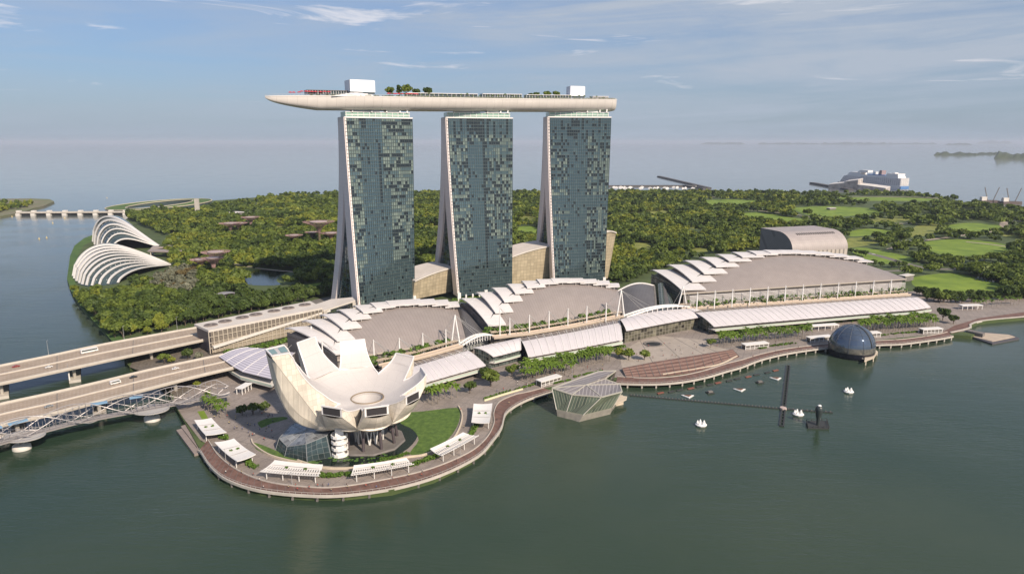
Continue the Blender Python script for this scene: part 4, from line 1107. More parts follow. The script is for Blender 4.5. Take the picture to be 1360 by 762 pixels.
# entrance pavilion of glass facets
e = [G(366,597,3), G(378,606,3), G(408,613,3), G(440,607,3), G(452,592,3), G(420,576,3), G(385,581,3)]
tpz = [9.5, 8.0, 12.0, 14.5, 15.0, 15.5, 11.5]; cen = sum(e)/7; tops = [p+(cen-p)*.14+V(0,0,z-3) for p, z in zip(e, tpz)]
t = thing('glass_pavilion', 'dark faceted glass entrance pavilion beneath the museum petals', 'pavilion', (*cen[:2], 3))
FAC = uvlines('facet_glass', (0.035,0.055,0.060), (0.16,0.18,0.18), 3, 3, .05, .05, .1, .3, spec=.7, cellvar=.4)
mb = MB()
for k in range(7):
    a, b = e[k], e[(k+1) % 7]; c_, d = tops[(k+1) % 7], tops[k]; L = np.linalg.norm(b-a); mb.face([a,b,c_,d], uv=[(0,0),(L,0),(L,12),(0,12)])
mb.build('glass_wall', FAC, t)
mb = MB(); ct = sum(tops)/7+V(0,0,1.2)
for k in range(7): mb.face([tops[k], tops[(k+1) % 7], ct], uv=[(0,0),(14,0),(7,12)])
mb.build('glass_roof', uvlines('facet_roof_glass', (0.17,0.18,0.19), (0.33,0.33,0.34), 3, 3, .05, .05, .12, .2, spec=.7, cellvar=.5), t)
mb = MB()
for k in range(7): mb.beam(tops[k], tops[(k+1) % 7], .35); mb.beam(tops[k], ct, .25); mb.beam(e[k], tops[k], .3)
mb.build('facet_frame', mat('facet_frame_grey', (0.24,0.25,0.26), .4), t)
# lily pond, lawn and planted beds round the museum
POND = mat('pond_water', (0.010,0.018,0.013), .08, var=.2, bump=.15, bscale=.8)
sheet('pond', [(392,604),(400,612),(430,618),(470,619),(505,613),(535,600),(552,584),(556,566),(530,560),(455,575)], LANDZ+.05, POND, smooth=3)
LAWN = mat('museum_lawn_grass', (0.045,0.105,0.014), .9, var=.3, vscale=.35, col2=(0.115,0.185,0.030))
sheet('lawn', [(520,548),(560,546),(606,541),(611,549),(608,564),(596,582),(575,597),(553,606),(545,600),(556,584),(548,570),(532,562)], LANDZ+.09, LAWN, smooth=3)
sheet('planted_bed', [(336,587),(350,591),(374,601),(400,609),(420,612),(415,616),(390,611),(360,605),(340,596)], LANDZ+.07, LAWN, smooth=2)
sheet('lawn_strip', [(262,546),(271,545),(277,556),(269,558)], LANDZ+.06, GRASS)
sheet('planted_strip', [(342,561),(352,556),(376,553),(382,556),(360,562),(347,568)], LANDZ+.06, LAWN, smooth=2)
rg = random.Random(21)
LILY = mat('lily_leaf', (0.075,0.15,0.030), .6, var=.3, vscale=.8)
mb = MB()
for k in range(150):
    x, y = 400+150*rg.random(), 600+18*rg.random()
    if x > 515 or y > 616.5: continue
    p = G(x, y, LANDZ+.14); r = .4+.9*rg.random(); mb.face([p+V(r*math.cos(a*math.pi/4), r*math.sin(a*math.pi/4), 0) for a in range(8)])
struct(mb.build('lily_pads', LILY), 'stuff')
def wall_line(name, label, px, z, h, w_, m, cat='garden wall'):
    L = [G(x, y, z) for x, y in smoothpoly(px, 5)]; mid = L[len(L)//2]
    mb = MB()
    for a, b in zip(L, L[1:]): mb.beam(a+V(0,0,h/2), b+V(0,0,h/2), w_, h)
    return tag(mb.build(name, m, loc=mid), label, cat)
CREAM = mat('cream_wall', (0.55,0.47,0.37), .6, var=.08, vscale=.3)
wall_line('garden_wall', 'curved cream wall edging the museum lily pond and lawn', [(395,612),(430,622),(470,622),(505,616.5),(540,608),(565,604),(595,590),(609,572),(614,553),(609,540)], LANDZ, 1.0, .7, CREAM)
wall_line('garden_wall', 'curved cream wall left of the pond, round the low planted bed', [(334,584),(338,592),(356,604),(378,611),(400,615)], LANDZ, 1.0, .7, CREAM)
wall_line('garden_wall', 'straight cream bench wall beside the dark green hedge near the boardwalk', [(643,532.5),(668,524.5),(694,517)], LANDZ, .9, 1.0, mat('cream_yellow_bench', (0.66,0.60,0.40), .6))  # paler, yellower cream than the curved walls
def hedge(label, px, w_, h, n, m=None, sz=.42):
    L = [G(x, y, LANDZ) for x, y in smoothpoly(px, 6)]; mid = L[len(L)//2]; mb = MB()
    for k in range(n):
        f = rg.random()*(len(L)-1); i = int(f); p = L[i]+(L[i+1]-L[i])*(f-i)
        leafblob(mb, p+V((rg.random()-.5)*w_, (rg.random()-.5)*w_, h*.5), h*.55, 12, sz, rg)
    return tag(mb.build('hedge', m or LEAF_S, loc=mid), label, 'hedge')
hedge('bright green hedge at the boardwalk edge right of the front-left shelter', [(328,613),(333,618),(341,621)], 2.2, 2.0, 40)
hedge('bright green hedge between the two bottom shelters', [(424,632),(440,633),(466,630)], 2.2, 2.0, 70)
hedge('bright green hedge left of the slanted slatted shelter', [(545,619),(565,612),(583,605)], 2.2, 2.0, 70)
hedge('bright green hedge between the two right-hand shelters', [(624,578),(629,572),(633,564)], 2.2, 2.0, 40)
hedge('low green hedge strip above the straight cream bench wall', [(645,529.5),(668,522),(700,513.5),(716,509)], 1.4, 1.2, 70)
hedge('low hedge inside the curved cream wall below the museum', [(505,611),(520,609),(545,602)], 2.0, 1.4, 60)
hedge('small round hedge beside the left white shelters', [(290,575),(294,580),(300,583)], 2.2, 2.2, 35)
hedge('small hedge behind the pavilion on the quay', [(735,510),(745,507.5),(757,505)], 1.4, 1.2, 30)
hedge('low hedge along the quay left of the stepped plaza', [(762,501),(780,497),(800,493)], 1.6, 1.2, 40)
hedge('low shrubs on the quay right of the first kiosk', [(1008,463),(1030,459),(1055,456)], 2.5, 1.4, 60)
hedge('dark shrub band at the foot of the long arcade front above the double palm row', [(704,484),(760,474),(828,461)], 3, 2.2, 150)
hedge('dark shrub band at the foot of the longest arcade front', [(955,444),(1080,432),(1228,417)], 3, 2.2, 240)
hedge('low shrubs on the quay right of the glass sphere', [(1160,447),(1190,443.5),(1218,441)], 2.5, 1.4, 60)
# ------------------------------------------------------------------ shelters on the promenade
SHEL = mat('shelter_white', (0.74,0.715,0.69), .5, var=.03, vscale=.5)
def shelter(label, c4, zr, curl, slats, nposts, group=None, hole=True):
    """c4: px corners of the roof (front-left, front-right, back-right, back-left) at height zr"""
    q = [G(x, y, zr) for x, y in c4]; c = sum(q)/4
    t = thing('promenade_shelter', label, 'shelter', (c[0], c[1], LANDZ), group)
    def fn(a, b): p = (q[0]*(1-a)+q[1]*a)*(1-b)+(q[3]*(1-a)+q[2]*a)*b; return p+V(0,0,curl*(2*b-1)**2*1.0-curl*.4+curl*.5*(2*a-1)**2)
    mb = MB()
    if slats:
        n = slats
        mb.shell(lambda a, b: fn(a, .62+.38*b), 8, 4, .3)
        for k in range(n):
            a0, a1 = k/n, (k+.55)/n
            mb.shell(lambda a, b: fn(a0+(a1-a0)*a, .62*b), 1, 4, .3)
        for b in (0.0, .3): mb.shell(lambda a, c_: fn(a, b+.035*c_)+V(0,0,.05), 8, 1, .45)
    else: mb.shell(fn, 12, 8, .35)
    mb.build('roof', SHEL, t)
    fr = MB()
    for b in (.33, .66): fr.beam(fn(.04,b)+V(0,0,.14), fn(.96,b)+V(0,0,.14), .25, .12)
    fr.build('roof_rib', mat('shelter_rib', (0.50,0.46,0.42), .5), t)
    for k in range(nposts):
        a = .08+.84*k/max(1, nposts-1)
        for b in (.12, .88):
            p = fn(a, b); mb = MB(); mb.tube([V(p[0],p[1],LANDZ), p+V(0,0,-.2)], .24, 7); mb.build('post', FRAMEW, t)
    if hole:
        for a in (.35, .7):
            p = fn(a, .55); mb = MB(); leafblob(mb, p+V(0,0,.3), .75, 22, .35, rg, .5); mb.build('planter_shrub', LEAF_S, t)
    return t
shelter('white curved shelter nearest the helix bridge, by the landing steps', [(273,579),(301,575),(281,556),(258,559)], 7.0, .7, 0, 2)
shelter('white curved shelter at the left bend of the boardwalk', [(315,614.5),(340,605),(311,584),(285,589)], 7.2, .9, 0, 2)
shelter('long white shelter at the bottom left, roof slatted only along its front', [(345,627),(424,633),(429,618),(365,612)], 7.0, .6, 22, 4)
shelter('long slatted white shelter at the very bottom of the promenade', [(466,632),(550,617),(540,609),(470,619)], 7.0, .6, 26, 4)
shelter('slanted slatted white shelter lower right of the museum lawn', [(586,606),(636,579),(615,575),(571,597)], 7.0, .6, 22, 4)
shelter('white curved shelter at the right bend of the boardwalk', [(626,562),(650,563),(654,537),(629,537.5)], 7.2, .9, 0, 2)
# ------------------------------------------------------------------ crystal pavilion standing in the water
t0 = [(733,515),(760,524),(799,527),(826,520),(823,510),(803,503),(818,492),(795,493)]
zr = [14.5, 12.0, 12.0, 12.0, 12.5, 15.0, 18.5, 18.5]
tp = [G(x, y, z) for (x, y), z in zip(t0, zr)]
b0 = [(741,553),(750,555.5),(766,560.5),(809,550),(818,538),(800,520),(812,510),(780,512)]
bt = [G(x, y, 0.2) for x, y in b0]
cen = sum(bt)/8; t = thing('crystal_pavilion', 'angular glass crystal pavilion standing in the water by the boardwalk', 'pavilion', (*cen[:2], 0))
CRG = uvlines('crystal_glass', (0.065,0.082,0.056), (0.21,0.21,0.15), 1.9, 9.0, .16, .03, .12, .25, spec=.7, cellvar=.35)
CRB = mat('crystal_base', (0.20,0.185,0.155), .6, var=.2, vscale=.4)
CRR = uvlines('crystal_roof', (0.185,0.170,0.175), (0.32,0.30,0.30), 2.2, 0, .22, 0, .4, .08)
mb = MB(); ms = MB()
W4 = [(0,0),(1,1),(2,2),(3,3),(4,4),(5,5),(6,6),(7,7)]
mid = [b*.66+tt*.34 for b, tt in zip(bt, tp)]
mid = [V(b[0]*.75+tt[0]*.25, b[1]*.75+tt[1]*.25, 3.6) for b, tt in zip(bt, tp)]
for k in range(8):
    n_ = (k+1) % 8; L = np.linalg.norm(tp[n_]-tp[k])
    mb.face([mid[k], mid[n_], tp[n_]+V(0,0,-.5), tp[k]+V(0,0,-.5)], uv=[(0,0),(L,0),(L,9),(0,9)])
    ms.face([V(bt[k][0],bt[k][1],-2), V(bt[n_][0],bt[n_][1],-2), mid[n_], mid[k]])
mb.build('glass_wall', CRG, t); ms.build('base', CRB, t)
rk = MB()
def rface(ids, ax):
    P = [tp[i] for i in ids]; o = P[0]; u = unit(tp[ax[1]]-tp[ax[0]]); v_ = unit(np.cross(V(0,0,1), u)); rk.face(P, uv=[((p-o)@v_, (p-o)@u) for p in P])
ctr = G(778,511,15.5); tp.append(ctr)
rface((0,1,8), (0,6)); rface((0,8,6,7), (0,6)); rface((1,2,8), (2,5)); rface((2,3,4,8), (2,5)); rface((4,5,8), (2,5)); rface((5,6,8), (0,6))
rk.build('roof', CRR, t)
fr = MB()
for k in range(8): fr.beam(tp[k], tp[(k+1) % 8], .8, .6); fr.beam(mid[k], tp[k], .4)
for k in (0,1,2,4,5): fr.beam(tp[k]+V(0,0,.1), ctr+V(0,0,.1), .5)
fr.build('frame', mat('crystal_frame', (0.40,0.38,0.33), .45), t)
a = G(826,533,4); mb = MB(); mb.prism([G(815,537,4), G(832,530,4), G(833,526,4), G(818,524,4)], 3.4, 4.0); mb.prism([G(818,539,0), G(828,537,0), G(827,531,0), G(819,530,0)], -1, 3.4); mb.build('balcony', CREAM, t)
# ------------------------------------------------------------------ glass sphere on the water
c = G(1129,474,0); rS = 17.0; ctr = V(c[0]+3.5, c[1]+rS*.35, 7.6)
t = thing('glass_sphere', 'blue-grey glass sphere building floating by the boardwalk', 'sphere building', (ctr[0], ctr[1], 0))
SPH = uvlines('sphere_glass', (0.06,0.085,0.13), (0.13,0.15,0.18), 0, 0, 0, 0, .06, .1, spec=1.0) if False else mat('sphere_glass', (0.11,0.145,0.20), .06, .6, spec=.9)
SPHB = mat('sphere_lower_glass', (0.12,0.115,0.10), .12, var=.5, vscale=.5, spec=.7)
def sph(a0, a1, m, nm, n=30, rr=rS):
    mb = MB(); mb.lathe([(rr*math.cos(a0+(a1-a0)*k/n), rr*math.sin(a0+(a1-a0)*k/n)) for k in range(n+1)], ctr, 40); return mb.build(nm, m, t, smooth=True)
sph(R_(6), R_(89.8), SPH, 'glass_dome'); sph(R_(-9), R_(6), SPHB, 'lower_glass', 6)
mb = MB(); mb.lathe([(rS*.90,-ctr[2]-1),(rS*.97,-ctr[2]+1.6),(rS*1.0,rS*math.sin(R_(-9)))], ctr, 40); mb.build('dark_base', mat('sphere_base', (0.012,0.013,0.022), .25), t)
rb = MB()
for k in range(10):
    a = k*2*math.pi/10+.35; rb.tube([ctr+V(1.006*rS*math.cos(e_)*math.cos(a), 1.006*rS*math.cos(e_)*math.sin(a), 1.006*rS*math.sin(e_)) for e_ in np.linspace(R_(-9), R_(88), 14)], .16, 4)
for e_ in map(R_, (14, 30, 45, 60, 74)): rb.tube([ctr+V(1.004*rS*math.cos(e_)*math.cos(a), 1.004*rS*math.cos(e_)*math.sin(a), 1.004*rS*math.sin(e_)) for a in np.linspace(0, 2*math.pi, 41)], .09, 4)
rb.build('rib', mat('sphere_rib', (0.10,0.11,0.13), .4), t)['kind'] = 'stuff'
mb = MB(); a = R_(-62)
for k in range(10):
    e0, e1 = R_(8+7.6*k), R_(8+7.6*(k+1)); mb.beam(ctr+1.01*rS*V(math.cos(e0)*math.cos(a),math.cos(e0)*math.sin(a),math.sin(e0)), ctr+1.01*rS*V(math.cos(e1)*math.cos(a),math.cos(e1)*math.sin(a),math.sin(e1)), .9, .3)
mb.build('sun_shade', DARKV, t)
q = G(1157,474,3.2); mb = MB(); mb.prism([G(1148,480,3), G(1161,475,3), G(1166,467,3), G(1160,462,3), G(1150,462,3)], 2.6, 3.2)
for x, y in ((1150,479.5),(1160,475),(1165,467)):
    p = G(x, y, 3); mb.beam(V(p[0],p[1],-2), V(p[0],p[1],2.8), .7)
mb.build('side_deck', CREAM, t)
# ------------------------------------------------------------------ stepped timber plaza
t = thing('timber_steps', 'broad reddish timber steps going down to the water at the plaza', 'steps', G(900,492,LANDZ))
TOP = [G(x, y, 3.2) for x, y in ((826,491.5),(870,483),(920,475),(973,466.5))]; BOT = [G(x, y, 3.2) for x, y in ((832,502),(878,500),(925,494),(982,473.5))]
ns = 9
for k in range(ns):
    mb = MB(); f0, f1 = k/ns, (k+1)/ns; h = 1.6*(1-k/ns)
    for j in range(3):
        P = lambda L, jj, f: TOP[jj]*(1-f)+BOT[jj]*f
        b = [P(0,j,f1), P(0,j+1,f1), P(0,j+1,f0), P(0,j,f0)]
        mb.hexa([V(p[0],p[1],3.0) for p in b], [V(p[0],p[1],3.3+h) for p in b])
    mb.build('step', BOARDW if k % 2 == 0 else mat('timber_light', (0.27,0.17,0.135), .75, var=.2, vscale=.3), t)
mb = MB()
for k in range(16):
    f = k/15*2.999; j = int(f); a = TOP[j]+(TOP[j+1]-TOP[j])*(f-j); b = BOT[j]+(BOT[j+1]-BOT[j])*(f-j); mb.beam(a+V(0,0,1.75), b+V(0,0,.35), .3, .15)
mb.build('deck_joint', CONCD, t)['kind'] = 'stuff'
mb = MB(); L = [G(x, y, 3.3) for x, y in smoothpoly([(880,497.5),(920,491),(955,484),(979,473)], 5)]
for a, b in zip(L, L[1:]): mb.beam(a+V(0,0,.35), b+V(0,0,.35), .8, .8)
mb.build('edge_wall', CREAM, t)
# plaza floor
sheet('plaza_paving', [(826,490),(823,468),(850,452),(880,446),(942,452),(944,459),(973,465)], LANDZ+.05, uvlines('plaza_slab', (0.36,0.31,0.265), (0.36,0.31,0.265), 0, 0) if False else mat('plaza_slab', (0.36,0.31,0.265), .75, var=.12, vscale=.15))
jm = MB()
for (xa, ya, xb, yb) in ((850,452,868,483),(872,447,905,477),(895,448,938,472),(916,450,955,469)):
    jm.beam(G(xa,ya,LANDZ+.07), G(xb,yb,LANDZ+.07), .5, .04)
struct(jm.build('paving_joints', CONCD))
p = G(867,457,LANDZ); t = thing('sunken_basin', 'dark round sunken water basin in the paved plaza', 'basin', p); mb = MB(); mb.lathe([(7.5,.0),(7.5,.7),(6.2,.7),(5.8,.12)], p, 28); mb.build('rim', CONCD, t); mb = MB(); mb.lathe([(5.9,.14),(.02,.14)], p, 24); mb.build('dark_pool', DARKV, t)
# kiosks on the quay
KG = mat('kiosk_glass', (0.10,0.09,0.08), .2, spec=.6)
def kiosk(label, pa, pb, h=3.6, dep=5.0, mx=5, open_=False):
    a, b = G(*pa, LANDZ), G(*pb, LANDZ); d = unit(b-a); n = V(-d[1], d[0], 0); t = thing('quay_kiosk', label, 'kiosk', (a+b)/2+n*dep/2)
    q = [a-n*.6-d*.6, b-n*.6+d*.6, b+n*(dep+.6)+d*.6, a+n*(dep+.6)-d*.6]
    mb = MB(); mb.hexa([p+V(0,0,h) for p in q], [p+V(0,0,h+.5) for p in q]); mb.build('roof', SHEL, t)
    if not open_:
        mb = MB(); q = [a+n*.3+d*.3, b+n*.3-d*.3, b+n*(dep-.3)-d*.3, a+n*(dep-.3)+d*.3]; mb.hexa([p+V(0,0,.3) for p in q], [p+V(0,0,h) for p in q]); mb.build('glass_wall', KG, t)
    mb = MB()
    for k in range(mx+1):
        for o_ in (0, dep): p = a+(b-a)*k/mx+n*o_; mb.beam(p, p+V(0,0,h), .4)
    if not open_:
        for z in (.4, 1.4, h-.4): mb.beam(a+V(0,0,z), b+V(0,0,z), .25)
    mb.build('post', SHEL, t)['kind'] = 'stuff'
kiosk('small white framed kiosk on the boardwalk just left of the crystal pavilion', (719,514), (745,506.5))
kiosk('white framed quay kiosk at the right end of the timber steps', (990,464.5), (1020,461.5))
kiosk('white framed quay kiosk just left of the glass sphere', (1076,455), (1105,452.5))
kiosk('white framed quay kiosk just right of the glass sphere', (1143,449), (1169,447.5))
kiosk('white framed quay kiosk nearest the landing at the far right', (1226,443.5), (1251,442))
kiosk('open pale canopy in the planting behind the glass sphere', (1078,440), (1113,437.5), 4.2, 5, 4, True)
kiosk('open pale canopy among the trees at the far right of the quay', (1278,411.5), (1304,411), 4, 5, 4, True)
kiosk('pale canopy on posts in the plaza by the road bridge', (322,524), (334,517), 4, 4, 3, True)
# landing stage right
t = thing('landing_stage', 'dark floating landing stage sticking out at the far right of the quay', 'landing stage', G(1320,449,0))
mb = MB(); mb.prism([G(1288,446,1.5), G(1318,455.5,1.5), G(1354,448.5,1.5), G(1344,444,1.5), G(1305,440,1.5)], -.5, 1.2); mb.build('pontoon', mat('pontoon_dark', (0.075,0.07,0.08), .7), t)
mb = MB(); mb.prism([G(1290,446,1.7), G(1318,453,1.7), G(1348,447,1.7), G(1340,444,1.7), G(1300,441,1.7)], 1.2, 1.6); mb.build('deck', BEIGE, t)
mb = MB(); mb.prism([G(1283,441,3), G(1305,446,3), G(1308,444,3), G(1286,439,3)], 1.6, 4.6); mb.build('ramp_roof', CONCD, t)
# landing steps left
t = thing('landing_steps', 'stone landing steps in the water near the helix bridge', 'steps', G(255,585,0))
for k, (q, z) in enumerate((([(234,571),(258,603),(276,598),(252,566)], 1.2), ([(240,566),(262,594),(276,590),(251,562)], 2.0), ([(246,560),(268,587),(278,585),(256,556)], 2.8))):
    mb = MB(); mb.prism([G(x, y, z) for x, y in q], -1, z+.2); mb.build('step', mat('landing_stone', (0.25,0.205,0.185), .8, var=.15, vscale=.3), t)
# curved red-edged quay at the right edge of the bay
wall_line('quay_edge', 'curved pale quay edge round the small basin at the far right', [(1262,443),(1287,437),(1289,432),(1300,428),(1318,425.5),(1362,421.5)], 2.2, 1.4, 1.6, CONC, 'quay edge')
sheet('boardwalk_bend', [(1245,444),(1268,432),(1282,428),(1300,422.5),(1362,414),(1362,419),(1303,426),(1288,431),(1286,437),(1265,442.5)], LANDZ+.06, BOARDW)
# ------------------------------------------------------------------ road bridges
ASPH = mat('bridge_asphalt', (0.33,0.26,0.20), .85, var=.16, vscale=.12)
ASPHL = mat('road_asphalt', (0.16,0.145,0.13), .85, var=.2, vscale=.1)
MARK = mat('road_marking', (0.60,0.56,0.50), .7)
def dense(line, k): return [V(*p) for p in smoothpoly([tuple(p) for p in line], k)]
def offset(L, o_):
    r = []
    for i, p in enumerate(L):
        d = L[min(i+1,len(L)-1)]-L[max(i-1,0)]; n = unit(V(-d[1], d[0], 0)); r.append(p+n*o_)
    return r
def bridge(label, far, near, z, piers, thick=2.4):
    """far / near: px polylines of the two deck edges at height z"""
    A = dense([G(x, y, z) for x, y in far], 6); B = dense([G(x, y, z) for x, y in near], 6); n = min(len(A), len(B)); A, B = A[:n], B[:n]
    mid = (A[n//2]+B[n//2])/2; t = thing('road_bridge', label, 'bridge', (mid[0], mid[1], 0))
    L = lambda i, f: A[i]*(1-f)+B[i]*f
    mb = MB()
    for i in range(n-1):
        q = [L(i,0), L(i+1,0), L(i+1,1), L(i,1)]; ar = sum(q[k][0]*q[(k+1) % 4][1]-q[(k+1) % 4][0]*q[k][1] for k in range(4))
        if ar < 0: q = q[::-1]
        mb.hexa([p+V(0,0,-1.0) for p in q], q)
        q = [L(i,.12), L(i+1,.12), L(i+1,.88), L(i,.88)]
        if ar < 0: q = q[::-1]
        mb.hexa([p+V(0,0,-thick) for p in q], [p+V(0,0,-1.0) for p in q])
    mb.build('girder', mat('bridge_concrete', (0.40,0.355,0.30), .7, var=.12, vscale=.2), t)
    def strip(f0, f1, h0, h1, nm, m):
        mb = MB()
        for i in range(n-1):
            q = [L(i,f0), L(i+1,f0), L(i+1,f1), L(i,f1)]; ar = sum(q[k][0]*q[(k+1) % 4][1]-q[(k+1) % 4][0]*q[k][1] for k in range(4))
            if ar < 0: q = q[::-1]
            mb.hexa([p+V(0,0,h0) for p in q], [p+V(0,0,h1) for p in q])
        return mb.build(nm, m, t)
    PAR = mat('bridge_parapet', (0.50,0.455,0.40), .65, var=.1, vscale=.3)
    strip(.06, .94, 0, .06, 'carriageway', ASPH)
    strip(0, .022, 0, 1.2, 'parapet', PAR); strip(.978, 1, 0, 1.2, 'parapet', PAR); strip(.49, .515, .06, .85, 'median', PAR)
    mb = MB()
    for f in (.17, .27, .38, .62, .73, .84):
        for i in range(0, n-1, 1):
            for k in range(2):
                a = L(i,f)+(L(i+1,f)-L(i,f))*(k*.5); b = L(i,f)+(L(i+1,f)-L(i,f))*(k*.5+.2); mb.beam(a+V(0,0,.075), b+V(0,0,.075), .22, .02)
    for f in (.075, .475, .53, .925):
        for i in range(n-1): mb.beam(L(i,f)+V(0,0,.075), L(i+1,f)+V(0,0,.075), .2, .02)
    mb.build('lane_marking', MARK, t)['kind'] = 'stuff'
    mb = MB()
    for i in range(4, n-1, 9):
        mb.beam(L(i,.07)+V(0,0,.085), L(i,.93)+V(0,0,.085), .5, .03)
    mb.build('deck_joint', CONCD, t)['kind'] = 'stuff'
    for i in piers:
        i = min(i, n-1); c = L(i,.5); c = V(c[0],c[1],0); d = unit(A[i]-B[i]); w_ = np.linalg.norm(A[i]-B[i])
        mb = MB(); mb.beam(c-d*w_*.46+V(0,0,.7), c+d*w_*.46+V(0,0,.7), 7.0, 2.6); 
        for s_ in (-.32, -.02, .3):
            mb.tube([c+d*w_*s_+V(0,0,1.5), c+d*w_*(s_-.05 if s_ < 0 else s_+.05)+V(0,0,z-2.2)], [1.0,1.25], 8)
        mb.beam(c-d*w_*.42+V(0,0,z-2.6), c+d*w_*.42+V(0,0,z-2.6), 2.2, 1.2)
        mb.build('pier', CONC, t)
    return A, B, L, n
BA = bridge('upper road bridge, farther of two, crossing left of the building with roof fans', [(-60,498),(0,486),(65,473),(130,459),(200,446),(262,435)], [(-60,521),(0,510),(65,496),(130,482),(200,467),(275,451)], 11, [6, 15, 24])
BB = bridge('lower road bridge, nearer of two, running behind the helix footbridge', [(-60,553),(0,537),(65,523),(130,508),(200,491),(262,478),(296,471)], [(-60,587),(0,566),(65,551),(130,534),(200,516),(262,500),(322,486)], 11, [8, 18, 27])
# retained bank under the bridges
sheet('bank_paving', [(172,487),(182,470),(206,462),(262,452),(300,470),(285,500),(235,530),(205,500)], LANDZ+.03, ROCK)
CAR = {}
def car_mesh(col, kind):
    key = (col, kind)
    if key in CAR: return CAR[key]
    t = thing('car', 'x', 'car', (0,0,-500)); L_, W_, H_ = (4.5,1.8,1.45) if kind == 'car' else ((11.5,2.5,3.2) if kind == 'bus' else (6.2,2.1,2.5))
    LOC[t.name] = (0,0,0)
    mb = MB()
    if kind == 'car':
        pr = [(-2.25,.35),(-2.2,.8),(-1.2,.92),(-.7,1.42),(.75,1.45),(1.5,.95),(2.2,.85),(2.25,.35)]
    else: pr = [(-L_/2,.4),(-L_/2,H_-.1),(-L_/2+.2,H_),(L_/2-.5,H_),(L_/2-.1,1.5),(L_/2,.4)]
    P = [V(x,-W_/2,z) for x, z in pr]; Q = [V(x,W_/2,z) for x, z in pr]; k = len(pr)
    mb.face(P); mb.face(Q[::-1])
    for i in range(k): mb.face([P[(i+1) % k], P[i], Q[i], Q[(i+1) % k]])
    mb.build('body', mat('car_paint_'+kind+'_%d' % len(CAR), col, .3, spec=.6), t)
    g = MB()
    if kind == 'car':
        for s_ in (-1, 1): g.face([V(-1.1,s_*(W_/2+.01),.95), V(1.25,s_*(W_/2+.01),.98), V(.65,s_*(W_/2+.01),1.36), V(-.62,s_*(W_/2+.01),1.34)])
        g.face([V(1.46,-.75,1.0), V(1.46,.75,1.0), V(.82,.7,1.42), V(.82,-.7,1.42)]); g.face([V(-1.18,.75,.97), V(-1.18,-.75,.97), V(-.75,-.7,1.39), V(-.75,.7,1.39)])
    else:
        for s_ in (-1, 1): g.face([V(-L_/2+.4,s_*(W_/2+.01),H_*.5), V(L_/2-.6,s_*(W_/2+.01),H_*.5), V(L_/2-.7,s_*(W_/2+.01),H_*.85), V(-L_/2+.4,s_*(W_/2+.01),H_*.85)])
    g.build('window', GLS, t)
    wv = MB()
    for x in (-L_*.3, L_*.3):
        for s_ in (-1, 1): wv.tube([V(x,s_*(W_/2-.1),.34), V(x,s_*(W_/2+.02),.34)], .34, 8)
    wv.build('wheels', DARKV, t)['kind'] = 'stuff'
    CAR[key] = t; return t
CARUSED = set()
def put_car(label, col, kind, p, dirv, group=None):
    src = car_mesh(col, kind); o = src if (col, kind) not in CARUSED else dup(src, p)
    CARUSED.add((col, kind)); o.location = tuple(map(float, p)); o.rotation_euler = (0,0,math.atan2(dirv[1], dirv[0])); o['label'] = label; o['category'] = 'bus' if kind == 'bus' else ('van' if kind == 'van' else 'car')
    if group: o['group'] = group
    elif 'group' in o: del o['group']
CW, CB_, CG, CR_ = (0.72,0.70,0.68), (0.02,0.02,0.025), (0.25,0.26,0.27), (0.30,0.03,0.025)
def on_bridge(br, px, f):
    A, B, L, n = br; best = min(range(n-1), key=lambda i: abs(PX(L(i,f))[0]-px)); return L(best,f)+V(0,0,.07), unit(L(best+1,f)-L(best,f))
for br, px, f, col, kind, lab in ((BB,159,.30,CW,'van','white van on the far lanes of the lower road bridge'), (BB,180,.22,CB_,'car','black car just right of the white van on the lower road bridge'), (BB,232,.28,CW,'car','white car near the landward end of the lower road bridge'), (BB,70,.65,CG,'car','grey car on the near lanes of the lower road bridge'), (BA,118,.30,CW,'bus','white bus on the upper road bridge'), (BA,22,.25,CR_,'car','red car on the upper road bridge near the left edge'), (BA,60,.68,CW,'car','white car on the near lanes of the upper road bridge')):
    p, d = on_bridge(br, px, f); put_car(lab, col, kind, p, d)
# lamps along the upper bridge
LAMP = mat('lamp_grey', (0.42,0.42,0.42), .4, metal=.3)
def lamp_post(label, base, h, arm, group):
    t = thing('street_lamp', label, 'street lamp', base, group); base = V(*base)
    mb = MB(); mb.tube([base, base+V(0,0,h)], [.16,.09], 6); mb.build('pole', LAMP, t)
    mb = MB(); a = V(*arm); mb.tube([base+V(0,0,h), base+V(0,0,h+.5)+a], .07, 5); mb.beam(base+V(0,0,h+.45)+a*.7, base+V(0,0,h+.5)+a*1.25, .35, .15); mb.build('lamp_head', LAMP, t)
    return t
for px in (69, 160, 240):
    p, d = on_bridge(BA, px, .01); lamp_post('tall grey street lamp on the upper road bridge', p, 12, (1.6,-1.2,0), 'street lamps on the upper road bridge')
p = G(93,508,0); t = thing('navigation_post', 'slim white post standing in the water between the two road bridges', 'post', p); mb = MB(); mb.tube([p+V(0,0,-1), p+V(0,0,8)], .5, 8); mb.build('post', FRAMEW, t); mb = MB(); mb.tube([p+V(0,0,8), p+V(0,0,14)], .15, 5); mb.build('rod', LAMP, t)
